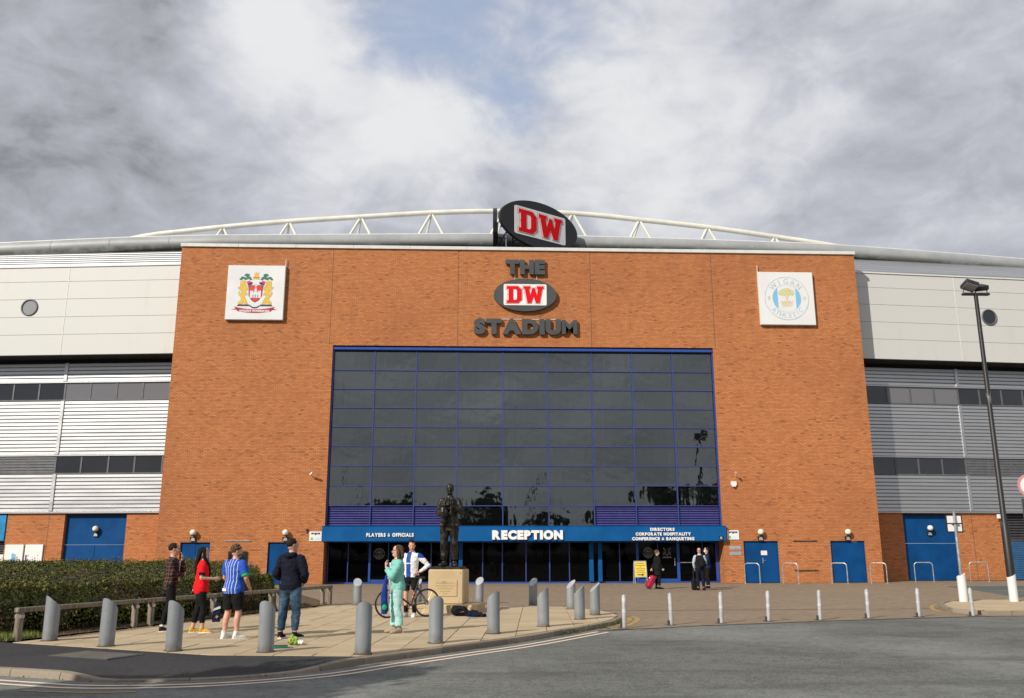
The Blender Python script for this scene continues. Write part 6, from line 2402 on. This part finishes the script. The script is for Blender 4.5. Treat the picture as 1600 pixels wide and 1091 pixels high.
# 2 -- red shirt, long black hair
p2 = dict(RE=(.215, -.02, 1.12), RH=(.16, .235, 1.10), LE=(-.20, .03, 1.12), LH=(-.08, .26, 1.10), RF=(.08, .09), LF=(-.10, -.10), hyaw=-4,
          **{'hand1': dict(d=(-.25, 1, .1), pn=(-1, 0, 0), curl=.6), 'hand-1': dict(d=(.2, 1, 0), pn=(1, 0, 0), curl=.6)})
pp, F = person('person in a bright red football shirt with long black hair', (-5.36, -27.80, 0), radians(-72), 1.63, p2, 'skin_light', dict(mat='cloth_red', sleeve=.62, hem=.80, g=.024, flare=.02, loose=.012), dict(mat='cloth_black', upto=1.78, g=.010), dict(mat='cloth_yellow', sole='rubber_white'), ('hair_black', 'long'), 1.05, True)
for s in (1, -1):
    a, b = F.sho[s], F.elb[s]
    MB().tube([a.lerp(b, .55), a.lerp(b, .80)], [.066, .060], 12).build('under_sleeve', 'cloth_navy', pp, smooth=True)
belt_patch(pp, F, .845, .885, -.14, -.03, -1, 'cloth_white', 'hem_badge', 1.08, .034)
# scarf bag hanging from the hand
bag = thing('bag', 'blue and white bag with an orange mark hanging beside the person in red', 'bag', (-5.03, -27.78, .20), radians(20))
bag.scale = (.62, .62, .72)
mb = MB()
ol = [(-.13, 0), (.12, .01), (.145, .14), (.10, .34), (.06, .52), (-.04, .53), (-.10, .33), (-.15, .12)]
mb.prism(ol, -.05, .05, lambda u, v, h: (u, h*(.5+.5*sin(max(0, min(1, v/.5))*pi)), v))
me = remeshed(mb, .012, 2)
wrinkle(me, .014, (12, 12, 12), 3)
finish(me, 'bag_body', 'cloth_navy_mid', bag)
MB().prism([(-.12, .30), (.10, .36), (.085, .42), (-.10, .36)], -.046, -.058, FY).build('bag_stripe', 'cloth_white', bag)
MB().prism([(-.045, .13), (.01, .10), (.055, .15), (.0, .19)], -.052, -.062, FY).build('bag_mark', 'cloth_yellow', bag)
MB().tube([(-.03, 0, .52), (.0, 0, .80), (.04, 0, 1.12), (.06, 0, .80), (.04, 0, .52)], .008, 6).build('bag_strap', 'cloth_navy', bag)

# 3 -- striped shirt and shorts, seen from behind
p3 = dict(RE=(.285, .0, 1.13), RH=(.24, .16, .95), LE=(-.28, .03, 1.13), LH=(-.18, .20, .98), RF=(.12, .03), LF=(-.12, -.04), RY=-32, LY=2, hyaw=-34, hpit=-2,
          **{'hand1': dict(curl=.7, pn=(-1, 0, 0)), 'hand-1': dict(curl=.7, pn=(1, 0, 0))})
pp, F = person('person in a blue shirt with white stripes and black shorts, back turned', (-4.40, -29.05, 0), radians(-28), 1.66, p3, 'skin_pink', dict(mat='cloth_striped', sleeve=.72, hem=.84, g=.026, flare=.02, loose=.016), dict(mat='cloth_black', upto=.98, g=.03, name='shorts', wide=lambda t: .098), dict(mat='rubber_white', sole='rubber_white', sock='cloth_white', sockh=.06), ('hair_brown', 'curly'), 1.14)
mb = MB()
a, b = F.sho[1], F.elb[1]
mb.tube([a.lerp(b, .52), a.lerp(b, .86)], [.081, .078], 14)
mb.build('armband', 'cloth_green', pp, smooth=True)
belt_patch(pp, F, .885, .935, -.17, -.02, -1, 'cloth_white', 'hem_badge', 1.16, .038)
M = F.headM()
MB().ball(M @ V((0, .032, 1.560)), (.067, .070, .034), 14, 8, Matrix.Rotation(F.hyaw, 3, 'Z')).build('beard', 'hair_brown', pp, smooth=True)

# 4 -- hooded top and jeans
p4 = dict(RE=(.285, -.03, 1.12), RH=(.19, .15, .98), LE=(-.285, -.03, 1.12), LH=(-.19, .15, .98), RF=(.13, .02), LF=(-.13, -.02), RY=-25, LY=10, hyaw=-40,
          **{'hand1': dict(curl=.8, pn=(-1, 0, 0)), 'hand-1': dict(curl=.8, pn=(1, 0, 0))})
pp, F = person('person in a navy hooded top and blue jeans, hands in pockets, back turned', (-3.36, -29.10, 0), radians(-16), 1.78, p4, 'skin_fair', dict(mat='cloth_navy', sleeve=1.96, hem=.86, g=.03, hood=True, loose=.006, wr=.011, name='hooded_top'), dict(mat='denim', g=.022, wr=.012), dict(mat='cloth_black', sole='rubber_white'), ('hair_dark', 'short'), 1.06)

# 5 -- mint cardigan and trousers
p5 = dict(RE=(.215, .05, 1.10), RH=(-.02, .20, 1.13), LE=(-.18, .16, 1.11), LH=(-.03, .255, 1.32), RF=(.085, .03), LF=(-.085, -.03), hyaw=-16, hpit=2, lean=.02,
          **{'hand1': dict(d=(-.9, .4, .3), pn=(0, -1, .1), curl=.6), 'hand-1': dict(d=(.25, .0, 1), pn=(0, -1, 0), curl=.8)})
pp, F = person('person in a mint cardigan and pale mint trousers with folded arms', (-1.50, -28.03, 0), radians(110), 1.66, p5, 'skin_light', dict(mat='cloth_mint', sleeve=1.80, hem=.83, g=.030, flare=.012, loose=.008, name='cardigan'), dict(mat='cloth_mint_pale', g=.022, wide=lambda t: .084 if t < 1 else .080+.012*(t-1), wr=.012), dict(mat='shoe_beige'), ('hair_brown', 'bob'), 1.06, True)
belt_patch(pp, F, .80, 1.40, -.085, .075, 1, 'cloth_speckled', 'blouse', 1.07, .030)
M = F.headM()
mb = MB()
for s in (1, -1):
    mb.torus(M @ V((s*.034, .104, 1.645)), .026, .003, M.to_3x3() @ V((0, 1, 0)), 18, 5)
    mb.tube([M @ V((s*.060, .10, 1.648)), M @ V((s*.078, .0, 1.645))], .003, 5)
mb.tube([M @ V((-.01, .106, 1.648)), M @ V((.01, .106, 1.648))], .003, 5)
mb.build('glasses', 'black_plastic', pp)
mb = MB()
mb.tube([F.L(V((-.06, .045, 1.47))), F.L(V((-.05, .145, 1.32))), F.L(V((.0, .165, 1.16))), F.L(V((.05, .145, 1.32))), F.L(V((.06, .045, 1.47)))], .005, 6)
mb.build('lanyard', 'cloth_navy', pp)
um = thing('bag', 'long royal blue bundle with a green patch hanging in front of the person in mint', 'bag', (-1.72, -28.20, .36), radians(10))
mb = MB().tube([(0, 0, .0), (.01, 0, .1), (-.01, 0, .35), (0, 0, .52), (.02, 0, .72)], [(.055, .03), (.075, .04), (.065, .045), (.045, .035), (.02, .015)], 14, True, (1, 0, 0))
me = remeshed(mb, .011, 1)
wrinkle(me, .012, (16, 16, 6), 1)
finish(me, 'bundle_cloth', 'cloth_royal', um)
MB().ball((.0, -.045, .13), (.05, .02, .055), 12, 8).build('green_patch', 'cloth_green', um, smooth=True)
MB().tube([(.02, 0, .70), (.02, 0, .80)], .008, 6).build('handle', 'black_plastic', um)

# 6 -- cyclist, hand on hip
p6 = dict(LE=(-.40, -.06, 1.17), LH=(-.205, .05, 1.01), RE=(.25, -.03, 1.12), RH=(.26, .03, .88), RF=(.11, .03), LF=(-.10, .05), hyaw=16, hpit=-16,
          **{'hand-1': dict(d=(1, .35, -.35), pn=(0, .3, -1), curl=.4), 'hand1': dict(d=(0, .2, -1), pn=(-1, 0, 0), curl=.6)})
pp, F = person('person in a blue and white cycling jersey standing over the bicycle, hand on hip', (-1.53, -23.55, 0), radians(166), 1.82, p6, 'skin_pink', dict(mat='cloth_halves', sleeve=.66, hem=.885, g=.017, flare=.004, collar=True, name='jersey'), dict(mat='cloth_black', upto=.80, g=.010, name='shorts'), dict(mat='rubber_white', sole='rubber_white', sock='cloth_black', sockh=.17), ('hair_dark', 'quiff'), 1.0)
mb = MB()
for s in (1, -1):
    a, b, c = F.sho[s], F.elb[s], F.wri[s]
    mb.tube([a.lerp(b, .55), a.lerp(b, .8), b, b.lerp(c, .3), b.lerp(c, .9)], [.055, .052, .050, .050, .036], 12)
    mb.ball(b, .05, 12, 8)
me = remeshed(mb, .011, 1)
wrinkle(me, .005, (12, 12, 12), 2)
finish(me, 'base_layer_sleeves', 'cloth_white', pp)
M = F.headM()
MB().ball(M @ V((0, .030, 1.553)), (.063, .070, .026), 14, 8, Matrix.Rotation(F.hyaw, 3, 'Z')).build('beard', 'stubble', pp, smooth=True)

# 7 -- dark coat with suitcase
p7 = dict(RE=(.235, .0, 1.13), RH=(.20, .14, .92), LE=(-.235, -.05, 1.13), LH=(-.23, -.20, .90), RF=(.09, .04), LF=(-.09, -.04), hpit=3, **{'hand1': dict(curl=.5), 'hand-1': dict(curl=1.2)})
pp, F = person('person in a long black coat and face mask with a pink suitcase', (7.97, -6.95, gz(8, -7)), radians(-82), 1.64, p7, 'skin_light', dict(mat='cloth_black', sleeve=1.95, hem=.62, g=.035, flare=.02, name='coat', collar=True), dict(mat='cloth_black', g=.012), dict(mat='cloth_black'), ('hair_brown', 'short'), 1.05)
M = F.headM()
MB().ball(M @ V((0, .070, 1.590)), (.056, .050, .042), 14, 8, Matrix.Rotation(F.hyaw, 3, 'Z')).build('face_mask', 'cloth_white', pp, smooth=True)
MB().ball(F.wri[1]+V((0, .06, -.05)), (.036, .05, .05), 10, 8).build('glove', 'cloth_palegrey', pp, smooth=True)
sc = thing('suitcase', 'bright pink wheeled suitcase leaning behind the person in the black coat', 'suitcase', (7.50, -6.98, gz(7.5, -7)), radians(-82))
Mt = Matrix.Translation((0, 0, .04)) @ Matrix.Rotation(radians(-30), 4, 'X')
MB().bbox(-.17, .17, -.11, .11, .03, .58, .04, Mt).build('case_shell', 'suitcase_pink', sc)
MB().bbox(-.13, .13, -.125, -.11, .12, .48, .01, Mt).build('case_pocket', 'suitcase_pink', sc)
MB().tube([Mt @ V((-.09, .08, .56)), Mt @ V((-.09, .08, .92)), Mt @ V((.09, .08, .92)), Mt @ V((.09, .08, .56))], .010, 8).build('case_handle', 'dark_metal', sc)
for sx in (-1, 1):
    MB().torus(Mt @ V((sx*.14, .05, .015)), .032, .014, (1, 0, 0), 14, 6).build('case_wheel', 'black_plastic', sc, smooth=True)
MB().bbox(-.06, .06, -.13, -.125, .40, .46, .002, Mt).build('case_tag', 'cloth_white', sc)

# 8 -- back turned, backpack on one shoulder
p8 = dict(RE=(.26, .02, 1.13), RH=(.20, .20, 1.0), LE=(-.255, -.02, 1.13), LH=(-.23, .06, .90), RF=(.12, 0), LF=(-.11, 0), hyaw=-12, **{'hand1': dict(curl=.7), 'hand-1': dict(curl=.9)})
pp, F = person('bald person in a navy body warmer with pale sleeves and a black backpack, back turned', (9.46, -8.40, gz(9.4, -8.4)), radians(-14), 1.72, p8, 'skin_pink', dict(mat='cloth_palegrey', sleeve=1.94, hem=.88, g=.016, collar=True), dict(mat='cloth_navy', g=.016), dict(mat='cloth_black'), ('hair_grey', 'bald'), 1.04)
mb = MB()
F.torso(mb, .028, .88, 1.455)
finish(remeshed(mb, .012, 2), 'body_warmer', 'cloth_navy', pp)
bp = thing('backpack', 'black backpack slung on the shoulder of the bald person', 'backpack', (9.46, -8.40, gz(9.4, -8.4)), radians(-14))
Mb = Matrix.Translation((.07, -.25, 1.14)) @ Matrix.Rotation(radians(-22), 4, 'Y')
mb = MB().bbox(-.16, .16, -.10, .10, -.22, .20, .06, Mb).ball(Mb @ V((0, -.07, -.08)), (.13, .07, .12), 12, 8, Mb.to_3x3())
me = remeshed(mb, .014, 1)
wrinkle(me, .010, (14, 14, 14), 6)
finish(me, 'pack_body', 'cloth_black', bp)
MB().tube([(.10, -.16, 1.36), (.15, -.04, 1.475), (.15, .09, 1.40), (.13, .145, 1.25), (.13, .10, 1.08)], .018, 8).build('pack_strap', 'cloth_charcoal', bp, smooth=True)
ho = thing('bag', 'dark holdall on the ground between the two persons by the doors', 'bag', (9.33, -8.05, gz(9.4, -8)), radians(5))
MB().bbox(-.16, .16, -.12, .12, .0, .46, .05).build('case_shell', 'cloth_black', ho)
MB().tube([(-.08, 0, .45), (-.08, 0, .86), (.08, 0, .86), (.08, 0, .45)], .010, 8).build('case_handle', 'dark_metal', ho)

# 9 -- navy jacket, mask
p9 = dict(RE=(.30, -.04, 1.14), RH=(.17, .12, 1.02), LE=(-.25, .04, 1.14), LH=(-.16, .20, 1.05), RF=(.11, 0), LF=(-.11, 0), hyaw=10, **{'hand1': dict(curl=.8), 'hand-1': dict(curl=.7)})
pp, F = person('person in a navy jacket and white face mask facing the bald person', (10.25, -6.55, gz(10.3, -6.5)), radians(84), 1.74, p9, 'skin_light', dict(mat='cloth_navy_mid', sleeve=1.94, hem=.86, g=.026, collar=True, name='jacket'), dict(mat='cloth_black', g=.016), dict(mat='cloth_black'), ('hair_dark', 'short'), 1.08)
M = F.headM()
MB().ball(M @ V((0, .070, 1.590)), (.058, .052, .044), 14, 8, Matrix.Rotation(F.hyaw, 3, 'Z')).build('face_mask', 'cloth_white', pp, smooth=True)

# ================================================================== STATUE
sx_, sy_ = -.66, -21.45
sr = radians(-9)
stt = thing('statue', 'bronze statue of a suited figure holding a cup on a sandstone plinth', 'statue', (sx_, sy_, 0), sr)
step = MB().bbox(-.86, .86, -.86, .86, -.02, .20, .02).build('step', 'plinth_stone', stt)
pl = MB().bbox(-.47, .47, -.47, .47, .20, 1.09, .03).build('plinth', 'plinth_stone', stt)
MB().bbox(-.33, .31, -.49, -.46, .40, .82, .008).build('plaque', 'plinth_stone', pl)
lm = MB()
for z, w in ((.74, .24), (.67, .26), (.60, .20), (.53, .14), (.47, .07)):
    lm.box(-w-.01, w-.01, -.494, -.49, z-.012, z+.012)
lm.build('plaque_lettering', 'engraved_stone', pl)
MB().bbox(-.40, .40, -.40, .40, 1.09, 1.16, .01).build('bronze_plate', 'bronze', stt)
ps = dict(RE=(.255, .0, 1.14), RH=(.15, .20, 1.06), LE=(-.27, .04, 1.13), LH=(-.10, .20, 1.27), RF=(.11, .02), LF=(-.12, .04), RY=-18, LY=20, hyaw=8, hpit=-4,
          **{'hand1': dict(d=(-.6, .6, .1), pn=(-1, 0, .2), curl=.5), 'hand-1': dict(d=(.6, .2, .7), pn=(.6, 0, -.6), curl=.9)})
F = Figure(ps, 1.10)
SC = 1.265
mb = MB()
F.torso(mb, .012, .80, 1.50)
F.head(mb)
for s in (1, -1):
    F.arm(mb, s, .014, 1.93, 1.05)
    F.hand(mb, s, ps['hand%d' % s]['d'], ps['hand%d' % s]['pn'], .6)
    F.leg(mb, s, .022, 1.97, lambda t: .066)
    F.footmesh(mb, s, .012)
# jacket: open front, skirts to mid thigh, lapels
mb.tube([F.L(V((0, -.008, z))) for z in (.74, .90, 1.05, 1.2, 1.36, 1.44)], [(.215, .145), (.205, .150), (.178, .138), (.182, .140), (.185, .125), (.130, .085)], 20, True, (1, 0, 0))
for s in (1, -1):
    mb.tube([F.L(V((s*.045, .085, 1.46))), F.L(V((s*.085, .140, 1.34))), F.L(V((s*.055, .165, 1.18))), F.L(V((s*.10, .175, .92))), F.L(V((s*.13, .165, .75)))], [.020, .030, .024, .022, .020], 8)
    mb.bbox(s*.15-.06, s*.15+.06, .105, .155, .84, .90, .01)
mb.ball(F.headM() @ V((0, -.012, 1.685)), (.080, .104, .078), 14, 10)
# tie and the cup held before the body
mb.tube([F.L(V((0, .085, 1.45))), F.L(V((0, .145, 1.36))), F.L(V((0, .17, 1.25)))], [.016, .022, .028], 8)
cupM = V((.09, .245, .93))
cup = [(0, .075), (.02, .078), (.04, .045), (.07, .030), (.10, .06), (.14, .098), (.20, .108), (.26, .092), (.31, .078), (.34, .095), (.35, .098)]
mb.tube([cupM+V((0, 0, z)) for z, r in cup], [r for z, r in cup], 16)
for s in (1, -1):
    mb.tube([cupM+V((s*.085, 0, .14)), cupM+V((s*.15, 0, .20)), cupM+V((s*.145, 0, .27)), cupM+V((s*.08, 0, .31))], .014, 7)
# rolled paper in the other hand
mb.tube([F.wri[-1]+V((.03, .06, -.22)), F.wri[-1]+V((.03, .05, .14))], [.016, .022], 8)
me = remeshed(mb, .0085, 1)
wrinkle(me, .007, (16, 16, 6), 2.0)
for v in me.vertices:
    v.co = V((-v.co.x, -v.co.y, v.co.z))*SC + V((0, -.02, 1.155))
fg = finish(me, 'figure', 'bronze', stt)

# ================================================================== BICYCLE
bk0, bk1 = V((-1.13, -23.62, 0)), V((-2.04, -24.05, 0))      # rear and front wheel contact
ax_ = (bk1-bk0)
bl = ax_.length
bike = thing('bicycle', 'black road bicycle standing in front of the statue step', 'bicycle', (bk0.x, bk0.y, 0), atan2(ax_.y, ax_.x))
wb = 1.0
RW = .335
fx = 1.0
for nm, x in (('rear', 0.0), ('front', fx)):
    wh = MB().torus((x, 0, RW), RW-.014, .014, (0, 1, 0), 48, 8).build('wheel', 'black_plastic', bike, smooth=True)
    MB().torus((x, 0, RW), RW-.036, .011, (0, 1, 0), 48, 6).build('rim', 'dark_metal', wh, smooth=True)
    mb = MB().tube([(x, -.05, RW), (x, .05, RW)], .018, 8)
    for k in range(20):
        a = 2*pi*k/20
        mb.tube([(x+.015*cos(a), (-1)**k*.025, RW+.015*sin(a)), (x+(RW-.04)*cos(a+.15), 0, RW+(RW-.04)*sin(a+.15))], .0018, 4, False)
    mb.build('spokes', 'plaque_metal', wh)
bb = (.415, 0, .28)
seat = (.245, 0, .80)
hd0, hd1 = (.845, 0, .60), (.80, 0, .80)
mb = MB()
for a, b, r in ((bb, seat, .018), (bb, hd0, .022), ((.265, 0, .74), hd1, .019), ((hd0[0]+.015, 0, .55), (hd1[0]-.01, 0, .85), .021)):
    mb.tube([a, b], r, 10)
for s in (-1, 1):
    mb.tube([(0, s*.055, RW), (bb[0]-.02, s*.03, bb[2])], .010, 8)
    mb.tube([(0, s*.055, RW), (.27, s*.02, .72)], .009, 8)
    mb.tube([(fx, s*.05, RW), (fx-.05, s*.045, .52), (hd0[0]+.01, s*.02, .60)], .012, 8)
mb.build('frame', 'black_plastic', bike, smooth=True)
MB().tube([seat, (.215, 0, .90)], .014, 8).build('seat_post', 'dark_metal', bike, smooth=True)
MB().tube([(.07, 0, .925), (.13, 0, .93), (.20, 0, .925), (.28, 0, .92), (.34, 0, .915)], [(.06, .02), (.068, .026), (.045, .024), (.022, .020), (.014, .014)], 12, True, (0, 1, 0)).build('saddle', 'black_plastic', bike, smooth=True)
mb = MB().tube([(hd1[0]-.01, 0, .85), (hd1[0]+.07, 0, .88)], .016, 8)
mb.tube([(hd1[0]+.07, -.20, .88), (hd1[0]+.07, .20, .88)], .013, 8)
for s in (-1, 1):
    mb.tube([(hd1[0]+.07, s*.20, .88), (hd1[0]+.14, s*.205, .875), (hd1[0]+.165, s*.21, .82), (hd1[0]+.13, s*.21, .765), (hd1[0]+.05, s*.21, .75)], .014, 8)
    mb.tube([(hd1[0]+.15, s*.205, .88), (hd1[0]+.19, s*.205, .91)], .014, 8)
mb.build('handlebar', 'black_plastic', bike, smooth=True)
mb = MB().torus((bb[0], -.05, bb[2]), .085, .008, (0, 1, 0), 32, 6).tube([(bb[0], -.08, bb[2]), (bb[0], .08, bb[2])], .02, 10)
mb.tube([(bb[0], -.07, bb[2]), (bb[0]+.06, -.075, bb[2]-.155)], .010, 8).tube([(bb[0], .07, bb[2]), (bb[0]-.06, .075, bb[2]+.155)], .010, 8)
mb.build('crankset', 'dark_metal', bike, smooth=True)
for s, dx, dz in ((-1, .06, -.155), (1, -.06, .155)):
    MB().bbox(bb[0]+dx-.04, bb[0]+dx+.04, s*.08 if s > 0 else -.15, .15 if s > 0 else -.08, bb[2]+dz-.01, bb[2]+dz+.012, .004).build('pedal', 'black_plastic', bike)
mb = MB()
for r, y in ((.055, -.03), (.045, -.038), (.036, -.046)):
    mb.torus((0, y, RW), r, .006, (0, 1, 0), 24, 5)
mb.tube([(0, -.045, RW+.045), (bb[0], -.05, bb[2]+.085)], .004, 4).tube([(0, -.045, RW-.05), (.03, -.045, RW-.14), (bb[0], -.05, bb[2]-.085)], .004, 4)
mb.build('chain_and_gears', 'dark_metal', bike)

# ================================================================== THINGS ON THE GROUND
bg = thing('backpack', 'black bag lying on the slabs in front of the statue', 'bag', (-.33, -23.40, 0), radians(8))
mb = MB().ball((0, 0, .12), (.22, .15, .125), 16, 10).ball((-.08, .02, .17), (.13, .12, .09), 12, 8).ball((.12, -.05, .08), (.14, .12, .08), 12, 8)
me = remeshed(mb, .013, 1)
wrinkle(me, .022, (13, 13, 13), 4)
for v in me.vertices:
    v.co.z = max(.002, v.co.z)
finish(me, 'bag_body', 'cloth_black', bg)
MB().tube([(-.12, -.13, .16), (-.02, -.19, .22), (.09, -.17, .14), (.14, -.15, .03)], .014, 6).build('bag_strap', 'cloth_charcoal', bg, smooth=True)
MB().tube([(.0, -.155, .10), (.1, -.150, .12)], .006, 5).build('zip', 'plaque_metal', bg)
cj = thing('jacket', 'crumpled navy jacket on the slabs beside the black bag', 'jacket', (.05, -23.62, 0), radians(-10))
mb = MB().ball((0, 0, .04), (.24, .15, .075), 16, 8).ball((-.05, .04, .09), (.13, .10, .06), 12, 8).ball((.17, -.03, .03), (.12, .08, .05), 12, 8)
me = remeshed(mb, .013, 1)
wrinkle(me, .030, (15, 15, 10), 8)
for v in me.vertices:
    v.co.z = max(.002, v.co.z)
finish(me, 'jacket_cloth', 'cloth_navy', cj)
pa = thing('paper_sheet', 'pale blue sheet lying on the slabs in front of the navy jacket', 'paper', (-.02, -24.02, .0), radians(6))
mb = MB()
for i in range(5):
    for j in range(3):
        mb.v.append((-.13+.065*i, -.07+.07*j, .006+.006*abs(sin(i*1.3+j))))
for i in range(4):
    for j in range(2):
        a = i*3+j
        mb.f.append((a, a+3, a+4, a+1))
o = mb.build('sheet', 'faded_blue', pa)
sm_ = o.modifiers.new('thickness', 'SOLIDIFY')
sm_.thickness = .002
cb = thing('carrier_bag', 'lime green and yellow carrier bag on the slabs beside a bollard', 'bag', (-3.04, -30.25, 0), 0)
cb.scale = (.8, .8, .8)
mb = MB().ball((0, 0, .085), (.12, .09, .09), 14, 10).ball((.08, -.02, .05), (.10, .07, .05), 12, 8).ball((-.02, .01, .15), (.06, .05, .06), 10, 8)
me = remeshed(mb, .011, 1)
wrinkle(me, .030, (20, 20, 20), 5)
for v in me.vertices:
    v.co.z = max(.002, v.co.z)
finish(me, 'bag_film', 'lime_green', cb)
mb = MB().ball((.15, -.02, .05), (.09, .07, .045), 12, 8)
me = remeshed(mb, .010, 1)
wrinkle(me, .018, (22, 22, 22), 7)
for v in me.vertices:
    v.co.z = max(.002, v.co.z)
finish(me, 'bag_lining', 'cloth_white', cb)
MB().ball((-.05, -.08, .10), (.03, .02, .04), 8, 6).build('bag_print', 'cloth_yellow', cb, smooth=True)
tr_ = thing('food_tray', 'shallow dark green tray on the slabs behind the bollard by the carrier bag', 'tray', (-3.24, -30.72, 0), radians(12))
MB().bbox(-.20, .20, -.12, .12, .0, .05, .012).build('tray_base', 'crest_green', tr_)
MB().bbox(-.21, .21, -.13, .13, .05, .066, .006).build('tray_rim', 'shoe_beige', tr_)
